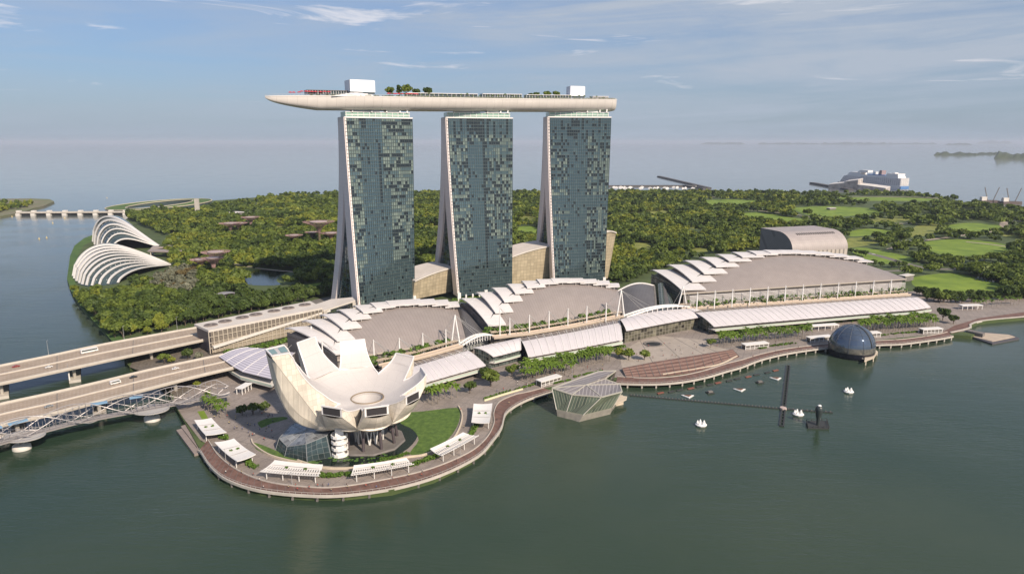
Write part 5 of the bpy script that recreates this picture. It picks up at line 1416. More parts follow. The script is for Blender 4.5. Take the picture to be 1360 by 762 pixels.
# ------------------------------------------------------------------ helix footbridge
PINKS = mat('helix_steel', (0.38,0.355,0.35), .45, metal=.3)
HD = dense([G(x, y, 8.5) for x, y in ((-70,607),(-10,590),(46,574),(115,557),(202,541),(260,530),(305,523))], 14)
mid = HD[len(HD)//2]; t = thing('helix_footbridge', 'curved steel footbridge wrapped in twisting helix tubes', 'footbridge', (mid[0], mid[1], 0))
mb = MB(); ribbon(mb, HD, 6.5, -.6, 0); mb.build('deck', mat('helix_deck', (0.26,0.235,0.225), .7), t)
dist = np.r_[0, np.cumsum([np.linalg.norm(b-a) for a, b in zip(HD, HD[1:])])]
def hpos(s_): return V(*[np.interp(s_, dist, [p[k] for p in HD]) for k in range(3)])
def hfr(s_):
    d = unit(hpos(s_+.5)-hpos(s_-.5)); n = unit(V(-d[1], d[0], 0)); return hpos(s_), n
ss = np.arange(0, dist[-1], 1.6)
def helix(R, pitch, ph, r, zc=4.0):
    pts = []
    for s_ in ss:
        c, n = hfr(s_); a = 2*math.pi*s_/pitch+ph; env = min(1, (dist[-1]-s_)/10+.25)
        z = zc+R*math.sin(a)*env
        pts.append(c+n*R*math.cos(a)+V(0,0,max(z, -1.0)))
    return pts
for k in range(3):
    mb = MB(); mb.tube(helix(6.4, 78, k*2*math.pi/3+.9, .34), .25, 6); mb.build('outer_helix', PINKS, t)
for k in range(3):
    mb = MB(); mb.tube(helix(5.2, -78, k*2*math.pi/3+.2, .3), .18, 6); mb.build('inner_helix', PINKS, t)
mb = MB()
for i in range(0, len(ss)-3, 2):
    c, n = hfr(ss[i])
    for sd in (-1, 1):
        mb.tube([c+n*3.4*sd, c+n*4.8*sd+V(0,0,7.0)], .08, 4); mb.tube([c+n*3.4*sd+V(0,0,1.2), hfr(ss[i+2])[0]+n*3.4*sd+V(0,0,1.2)], .09, 4)
    a = 2*math.pi*ss[i]/78+.9
    for k in range(3):
        p = c+n*6.4*math.cos(a+k*2.094)+V(0,0,max(4.0+6.4*math.sin(a+k*2.094),-1.0)); b = -2*math.pi*ss[i]/78+.2+k*2.094
        q = c+n*5.2*math.cos(b)+V(0,0,max(4.0+5.2*math.sin(b),-1.0)); mb.tube([p, q], .10, 4)
mb.build('strut', PINKS, t)['kind'] = 'stuff'
BLUEC = mat('canopy_blue_glass', (0.18,0.30,0.42), .25, spec=.6)
for f0, f1 in ((.10,.17),(.19,.255),(.47,.53),(.61,.66)):
    mb = MB(); K = 5
    for k in range(K):
        s0, s1 = dist[-1]*(f0+(f1-f0)*k/K), dist[-1]*(f0+(f1-f0)*(k+1)/K); (c0, n0), (c1, n1) = hfr(s0), hfr(s1)
        for j in range(5):
            a0, a1 = R_(50+14*j), R_(50+14*(j+1)); P = lambda c, n, a: c+n*5.0*math.cos(a)+V(0,0,4.0+5.0*math.sin(a))
            mb.face([P(c0,n0,a0), P(c1,n1,a0), P(c1,n1,a1), P(c0,n0,a1)])
    mb.build('shade_canopy', BLUEC, t)
def pod(px, py, s_near, cap, R=8.5):
    c = G(px, py, 8.4); mb = MB(); mb.lathe([(.05,0),(R,0),(R,-.5),(R*.8,-1.1),(.05,-1.3)], c, 24, sx=1.25); 
    for k in range(20):
        a = R_(-170+17*k*.95); mb.tube([c+V(R*1.25*math.cos(a),R*math.sin(a),0), c+V(R*1.25*math.cos(a),R*math.sin(a),1.2)], .07, 4)
    mb.lathe([(R-.08,1.15),(R+.06,1.15),(R+.06,1.3),(R-.08,1.3),(R-.08,1.15)], c, 24, sx=1.25); mb.build('viewing_pod', mat('pod_grey', (0.40,0.38,0.365), .5), t)
    b = G(*cap, .8); mb = MB(); mb.lathe([(.05,2.6),(2.6,2.5),(3.9,1.4),(4.1,0),(4.1,-3)], b, 20, sx=1.15)
    o = mb.build('pile_cap', CONCW, t, smooth=True)
    mb = MB()
    for k in range(5):
        a = R_(36+72*k); mb.tube([b+V(1.2*math.cos(a),1.2*math.sin(a),2.2), V(c[0]*.6+b[0]*.4, c[1]*.6+b[1]*.4, 7.6)+V(5.6*math.cos(a),3.6*math.sin(a),0)], .38, 6)
    mb.build('splayed_column', FRAMEW, t)['kind'] = 'stuff'
pod(200,543,0,(202,556)); pod(32,578,0,(29,594)); pod(-40,600,0,(-52,622))
b = G(4,583,.8); mb = MB(); mb.lathe([(.05,2.6),(2.6,2.5),(3.9,1.4),(4.1,0),(4.1,-3)], b, 20); mb.build('pile_cap', CONCW, t, smooth=True)
# ------------------------------------------------------------------ lawns, roads and ponds of the gardens (sheets on the land)
LZ = LANDZ
BRIGHTL = GRASS
lawns = [
 ('lawn_field', [(322,396),(345,390),(380,382),(420,376),(438,376),(438,384),(400,390),(360,398),(335,400)]),
 ('lawn_field', [(932,266),(975,265),(1012,267),(990,272),(940,273)]),
 ('lawn_field', [(978,284),(1010,282),(1045,288),(1078,293),(1052,296),(1010,292)]),
 ('lawn_field', [(1048,276),(1100,274),(1160,277),(1172,283),(1130,287),(1080,287)]),
 ('lawn_field', [(1222,322),(1260,318),(1310,320),(1352,330),(1330,337),(1290,340),(1245,337)]),
 ('lawn_field', [(1128,330),(1150,329),(1190,337),(1215,344),(1200,351),(1168,349),(1140,340)]),
 ('lawn_field', [(1213,368),(1240,364),(1272,363),(1305,371),(1333,379),(1326,389),(1285,391),(1235,386),(1212,378)]),
 ('lawn_field', [(1253,300),(1285,296),(1320,298),(1333,304),(1300,309),(1265,307)]),
 ('lawn_field', [(1123,308),(1150,304),(1180,305),(1196,308),(1160,312),(1130,314)]),
 ('lawn_field', [(683,302),(700,300),(716,303),(716,309),(690,309)]),
 ('lawn_field', [(1110,262),(1180,262),(1240,264),(1255,267),(1200,267),(1130,266)]),
]
for nm, px in lawns: sheet(nm, px, LZ+.04, GRASS, smooth=3)
MEAD = mat('meadow_grass', (0.16,0.20,0.03), .9, var=.3, vscale=.06, col2=(0.25,0.26,0.06))
rough = [[(838,322),(856,318),(872,322),(862,330),(842,331)],[(830,281),(875,278),(910,281),(880,285),(840,285)],[(1120,330),(1128,316),(1175,318),(1150,326)],[(1216,300),(1240,297),(1250,303),(1235,312),(1205,315)],[(1150,290),(1185,287),(1215,290),(1190,295),(1155,295)],[(1318,306),(1345,309),(1365,316),(1340,316)],[(300,352),(325,350),(350,360),(330,362)],[(682,288),(700,284),(720,287),(705,292)],[(560,300),(575,296),(590,300),(575,305)],[(900,300),(925,296),(945,299),(925,304)],[(815,340),(840,337),(860,341),(840,345)],[(600,285),(618,282),(640,285),(620,289)],[(360,300),(372,297),(388,300),(375,304)],[(905,330),(930,326),(955,330),(930,335)],[(1000,306),(1025,303),(1042,307),(1020,311)]]
for px in rough: sheet('rough_meadow', px, LZ+.04, MEAD, smooth=3)
PATH = mat('path_pale', (0.34,0.28,0.22), .85, var=.15, vscale=.1)
def road(name, px, z, w_, m, k=4):
    L = [G(x, y, z) for x, y in smoothpoly(px, k)]; mb = MB(); l, r = offset(L, w_/2), offset(L, -w_/2)
    for i in range(len(L)-1):
        q = [r[i], r[i+1], l[i+1], l[i]]; mb.face(q)
    return struct(mb.build(name, m))
roads = [
 ('road', [(1130,331),(1165,339),(1200,349),(1230,356),(1270,357),(1310,352),(1370,340)], 12, ASPHL),
 ('road', [(1050,334),(1110,352),(1160,360),(1215,358)], 10, ASPHL),
 ('road', [(1180,297),(1210,296),(1250,290),(1290,287)], 10, PATH),
 ('road', [(1285,315),(1300,310),(1345,304),(1400,300)], 8, PATH),
 ('road', [(1283,321),(1320,325),(1370,332)], 7, PATH),
 ('road', [(1345,306),(1334,300),(1336,295),(1360,292)], 14, PATH),
 ('road', [(1180,331),(1210,322),(1260,315),(1290,311)], 8, PATH),
 ('road', [(1080,262),(1150,261),(1240,263),(1275,270)], 12, PATH),
 ('road', [(998,279),(1040,283),(1090,290)], 7, PATH),
 ('path', [(297,347),(330,354),(358,358),(392,361)], 5, PATH),
 ('path', [(245,395),(275,390),(310,394),(350,388)], 4, PATH),
 ('road', [(1216,392),(1260,396),(1300,394),(1380,386)], 7, PATH),
 ('path', [(800,268),(860,267),(940,262),(1010,261)], 8, PATH),
 ('road', [(258,437),(330,425),(400,410),(440,396),(560,388),(640,384)], 16, ASPHL),
]
for i, (nm, px, w_, m) in enumerate(roads): road(nm, px, LZ+.06+.012*i, w_, m)
sheet('garden_pond', [(330,362),(345,358),(375,358),(390,360),(375,364),(367,372),(372,378),(345,379),(328,377),(326,370)], LZ+.05, POND, smooth=3)
# ------------------------------------------------------------------ the two glass conservatories
RIBW = mat('rib_white', (0.62,0.60,0.59), .45)
CGLASS = uvlines('conservatory_glass', (0.035,0.055,0.060), (0.10,0.125,0.13), 4.0, 4.0, .06, .06, .08, .3, spec=.8)
def conservatory(label, A, bases, hs, pk, backbase, ribw, nx=26):
    A = G(*A, LZ); B = [G(*b, LZ) for b in bases]; c = (A+B[len(B)//2])/2
    t = thing('conservatory', label, 'glasshouse', (c[0], c[1], LZ))
    def rib(k, s_):
        k = max(0, min(k, len(B)-1.0)); i = int(min(k, len(B)-2)); f = k-i
        b = B[i]*(1-f)+B[i+1]*f; h = hs[i]*(1-f)+hs[i+1]*f; p = A*(1-s_)+b*s_
        prof = math.sin(math.pi*s_**pk)**.55 if 0 < s_ < 1 else 0
        bow = (pk-1)*6*math.sin(math.pi*s_)
        return V(p[0], p[1]-bow*0, LZ+.2+h*prof)
    nB = len(B)
    mb = MB(); mb.grid(lambda a, b: rib(b*(nB-1), a), nx, (nB-1)*3, uv=lambda a, b: (a*120, b*70)); mb.build('glass_skin', CGLASS, t)
    # back skin down to the far side
    bb = G(*backbase, LZ)
    def back(a, b):
        p = rib(0, a); q = A*(1-a)+(bb)*a; q[2] = LZ; k = math.sin(b*math.pi/2); k2 = 1-math.cos(b*math.pi/2)
        return V(p[0]*(1-k)+q[0]*k, p[1]*(1-k)+q[1]*k, p[2]*(1-k2)+LZ*k2)
    mb = MB(); mb.grid(back, nx, 6, uv=lambda a, b: (a*120, b*40)); mb.build('back_skin', CGLASS, t)
    for k in np.linspace(0, nB-1, 10 if nB > 6 else 6):
        mb = MB(); L = [rib(k, s_) for s_ in np.linspace(0.005, 1, 30)]
        up = V(0,-.35,1)*1.2
        w_ = ribw*(1.15 if k < 2 else .85)
        for a, b in zip(L, L[1:]):
            mb.beam(a+up*1.2, b+up*1.2, w_, w_*.8)
        mb.build('rib', RIBW, t)
    mb = MB()
    for k in range(nB):
        L = [rib(k, s_) for s_ in np.linspace(.08, .97, 16)]
        for p in L: mb.beam(p, p+V(0,-.4,1.6), .35)
    mb.build('rib_strut', RIBW, t)['kind'] = 'stuff'
    return t
conservatory('nearer glass conservatory with many white arched ribs, front of two by the water', (227,353), [(98,368),(100,372.5),(104,376.5),(109,379),(116,380.5),(126,381),(140,379),(157,377)], [34.5,32.5,30,27,23,18.5,13.5,8.5], 1.75, (118,338), 2.3)
conservatory('farther taller glass conservatory with white arched ribs, behind the other', (213,329), [(124,322),(127,327),(132,331),(139,333),(148,335)], [43,39.5,33,26,17], 1.95, (150,300), 2.6)
for lab, px in (('lower brown flat roof reaching right from the nearer conservatory', [(196,334.5),(245,336),(243,333.5),(200,331.5)]), ('upper brown flat roof reaching right from the farther conservatory', [(200,331),(228,328.5),(226,326.5),(203,328)])):
    q = [G(x, y, 11) for x, y in px]; c = sum(q)/4; t = thing('garden_canopy', lab, 'canopy', (c[0], c[1], LZ)); mb = MB(); mb.hexa(q, [p+V(0,0,1.5) for p in q]); mb.build('roof', mat('canopy_brown', (0.30,0.25,0.225), .6), t)
    mb = MB()
    for p in q: p = p*.85+c*.15; mb.tube([V(p[0],p[1],LZ), V(p[0],p[1],11)], .8, 6)
    mb.build('post', CONC, t)['kind'] = 'stuff'
# grey curved roof pavilion and sheds in the gardens
def shed(label, pa, pb, dep, h, m, curve=0, cat='pavilion'):
    a, b = G(*pa, LZ), G(*pb, LZ); d = unit(b-a); n = V(-d[1], d[0], 0); t = thing('garden_pavilion', label, cat, (a+b)/2)
    mb = MB(); q = [a, b, b+n*dep, a+n*dep]; mb.hexa(q, [p+V(0,0,h) for p in q]); mb.build('wall', HWALL, t)
    mb = MB(); mb.shell(lambda u, v: (a-d*1)*(1-u)+(b+d*1)*u+n*(dep*v*1.1-dep*.05)+V(0,0,h+.8+curve*math.sin(math.pi*u)), 8, 2, .6); mb.build('roof', m, t)
GREYR = mat('shed_roof_grey', (0.27,0.26,0.27), .5); REDR = mat('shed_roof_red', (0.38,0.20,0.14), .7, var=.3, vscale=.4); WR = mat('shed_roof_white', (0.62,0.58,0.54), .6)
shed('grey curved roof pavilion among trees above the building with roof fans', (289,402), (316,396), 10, 5, GREYR, 2)
shed('low red-roofed pavilion left of the grey curved roof pavilion', (261,405), (284,401), 14, 5, REDR)
shed('white roofed visitor hall among the supertrees near the far shore', (305,289), (330,287), 30, 7, WR, 2)
shed('long low pale building behind the far supertrees', (282,282), (345,280), 20, 6, WR)
shed('pale low building by the tree-lined road, right of the long hall', (1209,326), (1221,325), 16, 5, WR)
shed('tiny pale hut in the far meadow near the ship', (1102,279), (1110,278.6), 10, 4, WR)
shed('small white hut at the right end of the longest hall', (1202,374), (1213,372), 8, 6, WR)
shed('small pale hut in the wood between the towers and the sea', (864,309), (871,308), 9, 5, REDR)
# ------------------------------------------------------------------ supertrees
STK = mat('supertree_trunk', (0.105,0.12,0.05), .9, var=.5, vscale=.4, col2=(0.17,0.11,0.075)); STB = mat('supertree_branch', (0.27,0.17,0.16), .6, var=.25, vscale=.3)
def supertree(label, px, pyb, pyt, spread):
    b = G(px, pyb, LZ); zt_ = YZ(pyt, b[1]); h = zt_-LZ; r = spread/FPX*np.linalg.norm(b-V(0,0,HCAM))/2
    t = thing('supertree', label, 'supertree', b, 'supertrees in the gardens')
    mb = MB(); mb.lathe([(2.6,0),(2.0,h*.35),(1.9,h*.6),(2.4,h*.75)], b, 10); mb.build('trunk', STK, t)
    mb = MB()
    for k in range(30):
        a = 2*math.pi*k/30; u = V(math.cos(a), math.sin(a), 0); pts = [b+u*(1.9+(r-1.9)*f**1.9)+V(0,0,h*(.55+.45*f**.75)) for f in np.linspace(0,1,7)]
        mb.tube(pts, [.42,.4,.36,.33,.3,.28,.24], 4)
        a2 = a+.1; p2 = b+V(math.cos(a2),math.sin(a2),0)*r*.98+V(0,0,h*.99); mb.tube([pts[4], p2], .2, 4)
    for f in (.55,.75,.95): mb.tube([b+V(math.cos(a),math.sin(a),0)*(1.9+(r-1.9)*f**1.9)+V(0,0,h*(.55+.45*f**.75)) for a in np.linspace(0,2*math.pi,25)], .22, 4)
    mb.build('branches', STB, t)['kind'] = 'stuff'
    mb = MB(); mb.lathe([(.1,h*.97),(r*.55,h*.985),(r*.55,h*1.0),(.1,h*1.0)], b, 16); mb.build('canopy_disc', mat('supertree_disc', (0.42,0.32,0.30), .6), t)
for i, (px, pb, pt, sp, lab) in enumerate(((307,315,296,26,'supertree at the left end of the far row of three'),(318,312,296,22,'supertree in the middle of the far row of three'),(334,309,288,22,'tallest supertree of the far row of three, near the white visitor hall'),(425,327,294,40,'biggest supertree with orange cast, left of the nearest tower'),(391.5,328,312,22,'small supertree left of the biggest one'),(440,325,309,26,'supertree half hidden by the nearest tower'),(415,322,308,18,'slim supertree just left of the biggest one'),(289,364,334,34,'taller supertree of the purple front group, near the pond'),(268,364,344,24,'lower left supertree of the purple front group'),(285,370,342,26,'supertree nearest the pond in the purple front group'))):
    supertree(lab, px, pb, pt, sp)
# skyway bridge ring between supertrees
sheet('grass_bank', [(170,462),(149,453),(138,440),(124,426),(108,408),(95,388),(89,370),(93,340),(99,326),(112,316),(140,306),(160,296),(168,298),(140,312),(112,325),(104,338),(98,368),(104,388),(118,406),(134,422),(150,438),(172,452),(200,452)], LZ+.03, mat('bank_grass', (0.045,0.115,0.020), .9, var=.35, vscale=.06, col2=(0.085,0.155,0.03)), smooth=0)
# ------------------------------------------------------------------ trees
BARK = mat('bark', (0.10,0.075,0.055), .9)
LM = [leafmat('leaf_deep', (0.028,0.054,0.014), (0.110,0.155,0.032)), leafmat('leaf_mid', (0.065,0.100,0.017), (0.185,0.235,0.040)), leafmat('leaf_bright', (0.135,0.170,0.022), (0.290,0.310,0.048)), leafmat('leaf_grey', (0.11,0.12,0.08), (0.26,0.26,0.18)), leafmat('leaf_brown', (0.095,0.070,0.032), (0.19,0.15,0.06))]
def crown_quads(rg, R, H, nclump, nleaf, size, shape='round'):
    """numpy (n,4,3) of leaf faces of one crown with its base at z=0"""
    out = []
    for c in range(nclump):
        while True:
            d = rg.normal(size=3); d /= np.linalg.norm(d); f = rg.uniform(.25,1)**.5
            if d[2] > -.55: break
        cen = np.array([d[0]*R*.72*f, d[1]*R*.72*f, H*.5+d[2]*H*.36*f])
        if shape == 'umbrella': cen = np.array([d[0]*R*.8*f, d[1]*R*.8*f, H*.62+d[2]*H*.18*f])
        if shape == 'tall': cen[2] = H*.52+d[2]*H*.45*f; cen[:2] *= 1-.45*max(0, d[2])
        cr = R*rg.uniform(.26,.46)
        k = int(nleaf*rg.uniform(.7,1.3))
        n = rg.normal(size=(k,3)); n[:,2] += .25; n /= np.linalg.norm(n, axis=1)[:,None]
        p = cen+n*cr*rg.uniform(.75,1.1,(k,1))*np.array([1,1,.8])
        nn = n+rg.normal(size=(k,3))*.45; nn[:,2] += .2; nn /= np.linalg.norm(nn, axis=1)[:,None]
        x = np.cross(nn, rg.normal(size=(k,3))); x /= np.linalg.norm(x, axis=1)[:,None]; y = np.cross(nn, x)
        s_ = size*rg.uniform(.6,1.35,(k,1)); a = x*s_; b = y*s_*.75
        out.append(np.stack([p-a-b*.8, p+a*.9-b, p+a+b*.8, p-a*.9+b], 1))
    return np.concatenate(out)
def quads_mesh(name, Q, mats, mi=None):
    Q = np.asarray(Q, np.float32); n = len(Q); me = bpy.data.meshes.new(name)
    me.vertices.add(n*4); me.vertices.foreach_set('co', Q.reshape(-1)); me.loops.add(n*4); me.loops.foreach_set('vertex_index', np.arange(n*4, dtype=np.int32))
    me.polygons.add(n); me.polygons.foreach_set('loop_start', np.arange(0, n*4, 4, dtype=np.int32))
    for q in mats: me.materials.append(q)
    if mi is not None: me.polygons.foreach_set('material_index', np.asarray(mi, np.int32))
    me.update(calc_edges=True); me.validate(); return me
def proto_tree(R, H, trunk_h, m, seed, shape='round', nclump=15, nleaf=30, size=.95):
    g = np.random.default_rng(seed)
    Q = crown_quads(g, R, H, nclump, nleaf, size, shape)+np.array([0,0,trunk_h])
    cm = quads_mesh('crown', Q, [m])
    mb = MB(); top = trunk_h+H*.45; mb.tube([V(0,0,-.3), V(.1,0,trunk_h*.7), V(0,.1,top)], [.40,.30,.14], 6)
    for k in range(5):
        a = k*1.256+.4; mb.tube([V(0,0,trunk_h*.75), V(R*.45*math.cos(a),R*.45*math.sin(a),trunk_h+H*.42)], [.2,.07], 5)
    tr = mb.build('trunk', BARK); tm = tr.data; bpy.data.objects.remove(tr); return cm, tm
def place_tree(name, label, cat, pr, p, rz, sc, group):
    o = thing(name, label, cat, p, group, rz); o.scale = (sc, sc, sc*rnd.uniform(.9,1.15))
    for nm, me in (('crown', pr[0]), ('trunk', pr[1])):
        c = bpy.data.objects.new(nm, me); COL.objects.link(c); c.parent = o
    return o
PT = [proto_tree(5.2,7.5,2.6,LM[0],1), proto_tree(5.6,8.0,3.0,LM[1],2), proto_tree(4.6,6.6,2.4,LM[2],3), proto_tree(5.0,6.5,2.4,LM[3],4,nclump=18), proto_tree(6.6,5.0,4.6,LM[1],5,'umbrella'), proto_tree(3.4,11,2.2,LM[0],6,'tall',16,26), proto_tree(5.0,7.0,2.4,LM[0],7,nclump=12), proto_tree(4.4,5.6,2.2,LM[4],8)]
# where the wood grows (px polygons on the land), and what keeps it clear
WOOD = [(150,450),(138,438),(124,424),(110,408),(97,390),(120,384),(165,376),(228,352),(214,330),(232,318),(168,290),(200,283),(262,283),(300,272),(368,262),(445,258),(600,257),(810,256),(1000,257),(1200,258),(1262,264),(1300,274),(1370,280),(1420,300),(1420,400),(1370,398),(1300,400),(1250,404),(1218,392),(1212,372),(1160,347),(1060,330),(960,336),(870,362),(830,378),(745,370),(640,385),(600,400),(500,402),(410,400),(260,431),(190,447)]
CLEAR = [p for _, p in lawns]+[[(326,359),(390,358),(394,362),(372,379),(340,381),(325,376)],[(98,386),(228,356),(214,330),(150,296),(120,330),(95,360)],[(1038,345),(1038,318),(1130,318),(1132,345)],[(284,404),(320,404),(320,396),(284,398)],[(300,291),(336,291),(336,284),(300,286)]]
ROADL = [(smoothpoly(px, 4), w_) for nm, px, w_, m in roads]
def is_clear(x, y, Y):
    c = np.zeros(x.shape, bool)
    for p in CLEAR: c |= inpoly(x, y, p)
    for L, w_ in ROADL:
        for (x1,y1), (x2,y2) in zip(L, L[1:]):
            dx, dy = x2-x1, y2-y1; t_ = np.clip(((x-x1)*dx+(y-y1)*dy)/(dx*dx+dy*dy+1e-6), 0, 1)
            # distance on the ground: rows are strongly foreshortened
            ex, ey = (x-x1-t_*dx), (y-y1-t_*dy)*Y/165.0
            c |= (np.hypot(ex, ey)*Y/FPX) < (w_/2+3)
    return c
gnp = np.random.default_rng(3)
def scatter(Y0, Y1, sp):
    P = []
    ys = np.arange(Y0, Y1, sp)
    for y in ys:
        xs = np.arange(-y*.80-60, y*.80+60, sp); P.append(np.stack([xs+gnp.uniform(-.42,.42,len(xs))*sp, np.full(len(xs), y)+gnp.uniform(-.42,.42,len(xs))*sp], 1))
    P = np.concatenate(P); q = PX(np.c_[P, np.full(len(P), LZ)]); k = inpoly(q[:,0], q[:,1], WOOD) & (q[:,0] > -60) & (q[:,0] < 1420)
    P, q = P[k], q[k]; k = ~is_clear(q[:,0], q[:,1], P[:,1])
    for hh, pr in ((9.5, .93), (5.0, .93)):
        qt = PX(np.c_[P, np.full(len(P), LZ+hh)]); inl = np.zeros(len(P), bool)
        for lp in [q for _, q in lawns[1:]]+rough: inl |= inpoly(qt[:,0], qt[:,1], lp)
        for lp in ([(326,359),(390,358),(394,362),(372,379),(340,381),(325,376)], [(98,386),(150,383),(228,354),(228,340),(120,370)]): inl |= inpoly(qt[:,0], qt[:,1], lp)
        k &= ~(inl & (gnp.random(len(P)) < pr))
    return P[k], q[k]
cells = [scatter(500,900,8.2), scatter(900,1250,9.5), scatter(1250,1700,12), scatter(1700,2450,16)]
P = np.concatenate([c[0] for c in cells]); Q = np.concatenate([c[1] for c in cells])
SPC = np.concatenate([np.full(len(c[0]), s_) for c, s_ in zip(cells, (8.2,9.5,12,16))])
# keep out of the buildings
def noise2(x, y, s_):
    return (np.sin(x/s_*1.3+y/s_*.7)+np.sin(-x/s_*.6+y/s_*1.7+2.1)+np.sin(x/s_*2.3-y/s_*1.1+.6)*.6)/2.6
bl = np.zeros(len(P), bool)
for q in ([(-200,680),(-138,740),(-85,770),(-30,795),(30,830),(100,835),(125,760),(100,725),(0,705),(-95,660),(-150,610)], [(-270,470),(-130,640),(-60,640),(-60,500),(-200,440)], [(-80,470),(-80,640),(110,660),(440,800),(460,700),(120,560)], [(370,820),(370,930),(520,930),(520,830)]): bl |= inpoly(P[:,0], P[:,1], q)
sparse = (noise2(P[:,0], P[:,1], 48) > .45) & (P[:,1] > 760)
east = (Q[:,0] > 1060) & (Q[:,1] < 362) & (gnp.random(len(P)) < .30+.45*(noise2(P[:,0], P[:,1], 55) > -.1))
k = ~(bl | (sparse & (gnp.random(len(P)) < .8)) | east); P, Q, SPC = P[k], Q[k], SPC[k]
order = np.argsort(P[:,1]); P, Q, SPC = P[order], Q[order], SPC[order]
NIND = 300
def kind_of(x, y, qx, qy, r):
    if 200 < qx < 262 and 362 < qy < 392: return 3 if r < .75 else 7
    if 240 < qx < 440 and 385 < qy < 440: return 0 if r < .6 else 6
    v = noise2(x, y, 60)*.9+(r-.5)*1.5
    if qx > 1060: return 4 if r < .45 else (0 if r < .8 else 1)
    return 2 if v > .36 else (1 if v > -.30 else (0 if r < .32 else (5 if r < .4 else 6)))
ZN = lambda qx: 'left of the towers' if qx < 440 else ('between the towers' if qx < 720 else ('behind the longest hall' if qx < 1040 else 'round the fields at the far right'))
KN = ['dark green rounded tree','mid green spreading tree','bright yellow-green tree','silvery grey-green tree','flat-topped umbrella tree','slim tall dark tree','dark dense tree','brownish green tree']
KS = ['garden_tree','garden_tree','garden_tree','garden_tree','rain_tree','tall_tree','garden_tree','garden_tree']
far_Q = []; far_m = []; trunks = MB()
LIB = {}
def lib(kind, lod):
    if (kind, lod) not in LIB:
        g = np.random.default_rng(100+kind*10+lod); v = []
        for s_ in range(5):
            R, H, th_, sh = {0:(5.2,7.5,2,'round'),1:(5.6,8,2.2,'round'),2:(4.6,6.6,2,'round'),3:(5,6.5,2,'round'),4:(6.6,5,4,'umbrella'),5:(3.4,11,2,'tall'),6:(5,7,2,'round'),7:(4.4,5.6,2,'round')}[kind]
            nc, nl, sz = ((15,18,1.08), (12,11,1.45), (9,8,1.9), (7,6,2.6))[lod]
            v.append(crown_quads(g, R, H, nc, nl, sz, sh)+np.array([0,0,th_]))
        LIB[(kind, lod)] = v
    return LIB[(kind, lod)]
MI = {0:0,1:1,2:2,3:3,4:1,5:0,6:0,7:4}
for i in range(len(P)):
    r = gnp.random(); kd = kind_of(P[i,0], P[i,1], Q[i,0], Q[i,1], r); sc = gnp.uniform(.6,1.0)**1.0*1.5*(.75 if gnp.random() < .3 else 1)*(1 if SPC[i] < 9 else (1.05 if SPC[i] < 11 else (1.15 if SPC[i] < 14 else 1.3)))
    if i < NIND:
        lab = KN[kd]+' in the wood '+ZN(Q[i,0])
        place_tree(KS[kd], lab, 'tree', PT[kd], (P[i,0], P[i,1], LZ), gnp.uniform(0,6.28), sc, KN[kd]+'s '+ZN(Q[i,0]))
    else:
        Y = P[i,1]; lod = 0 if Y < 900 else (1 if Y < 1250 else (2 if Y < 1700 else 3))
        v = lib(kd, lod); q = v[int(gnp.integers(5))]; a = gnp.uniform(0,6.28); ca, sa = math.cos(a), math.sin(a); M = np.array([[ca,sa,0],[-sa,ca,0],[0,0,1]])
        if lod == 3: sc *= .8
        far_Q.append((q*sc)@M+np.array([P[i,0],P[i,1],LZ])); far_m.append(np.full(len(q), MI[kd]))
print('TREES', len(P), 'far faces', sum(map(len, far_Q)))
me = quads_mesh('wood', np.concatenate(far_Q), LM, np.concatenate(far_m)); o = bpy.data.objects.new('wood', me); COL.objects.link(o); struct(o, 'stuff')
# scrub below the trees
# tree lines along the roads at the right, and the shoreline row
def tree_line(px, n, kd, sc, lab, grp, name='rain_tree'):
    L = smoothpoly(px, 6)
    for k in range(n):
        f = (k+.5)/n*(len(L)-1); i = int(f); x = L[i][0]+(L[i+1][0]-L[i][0])*(f-i); y = L[i][1]+(L[i+1][1]-L[i][1])*(f-i); p = G(x, y, LZ)
        place_tree(name, lab, 'tree', PT[kd], p+V(gnp.uniform(-2,2),gnp.uniform(-2,2),0), gnp.uniform(0,6.28), sc*gnp.uniform(.85,1.15), grp)
tree_line([(1216,391),(1240,395),(1290,398),(1355,392)], 16, 6, .95, 'dark tree in the row below the bright field at the right edge', 'dark trees below the bright field')
tree_line([(1128,345),(1160,354),(1205,356)], 9, 6, .9, 'round dark tree in the row right of the longest hall roof', 'round trees right of the longest hall')
tree_line([(1240,353),(1290,349),(1350,342)], 12, 4, 1.0, 'umbrella tree along the road above the bright field', 'umbrella trees along the road')
tree_line([(1228,399),(1262,402),(1300,401),(1362,396)], 18, 0, .8, 'rounded tree in the row just behind the far right quay', 'rounded trees behind the far right quay', 'garden_tree')
tree_line([(1100,339),(1128,336),(1150,341)], 8, 6, .8, 'round dark tree beside the rounded grey block', 'round dark trees beside the grey block')
# big park trees on the promenade
def one_tree(label, px, py, kd, sc, name='park_tree'):
    return place_tree(name, label, 'tree', PT[kd], G(px, py, LZ), gnp.uniform(0,6.28), sc, None)
one_tree('large round tree left of three beside the arcade, above the right-hand shelter', 624, 522, 0, .85)
one_tree('large bright tree in the middle of the cluster by the arcade front', 652, 513, 1, 1.15)
one_tree('large dark tree behind the cluster by the arcade front', 645, 503, 0, .9)
one_tree('large round tree at the left end of the double palm row', 680, 500, 1, .9)
one_tree('yellow-leaved tree at the left edge of the paved plaza', 822, 474, 2, .85)
one_tree('green tree second along the left edge of the paved plaza', 835, 478, 1, .85)
one_tree('green tree nearest the timber steps on the plaza', 856, 478, 1, .75)
one_tree('spreading dark tree left of the museum, leftmost of three', 322, 551, 6, .65)
one_tree('spreading dark tree left of the museum, middle of three', 336, 550, 6, .75)
one_tree('spreading dark tree left of the museum, rightmost of three', 351, 547, 6, .7)
one_tree('round tree at the left end of the palm row by the quay kiosk', 944, 461, 1, .7)
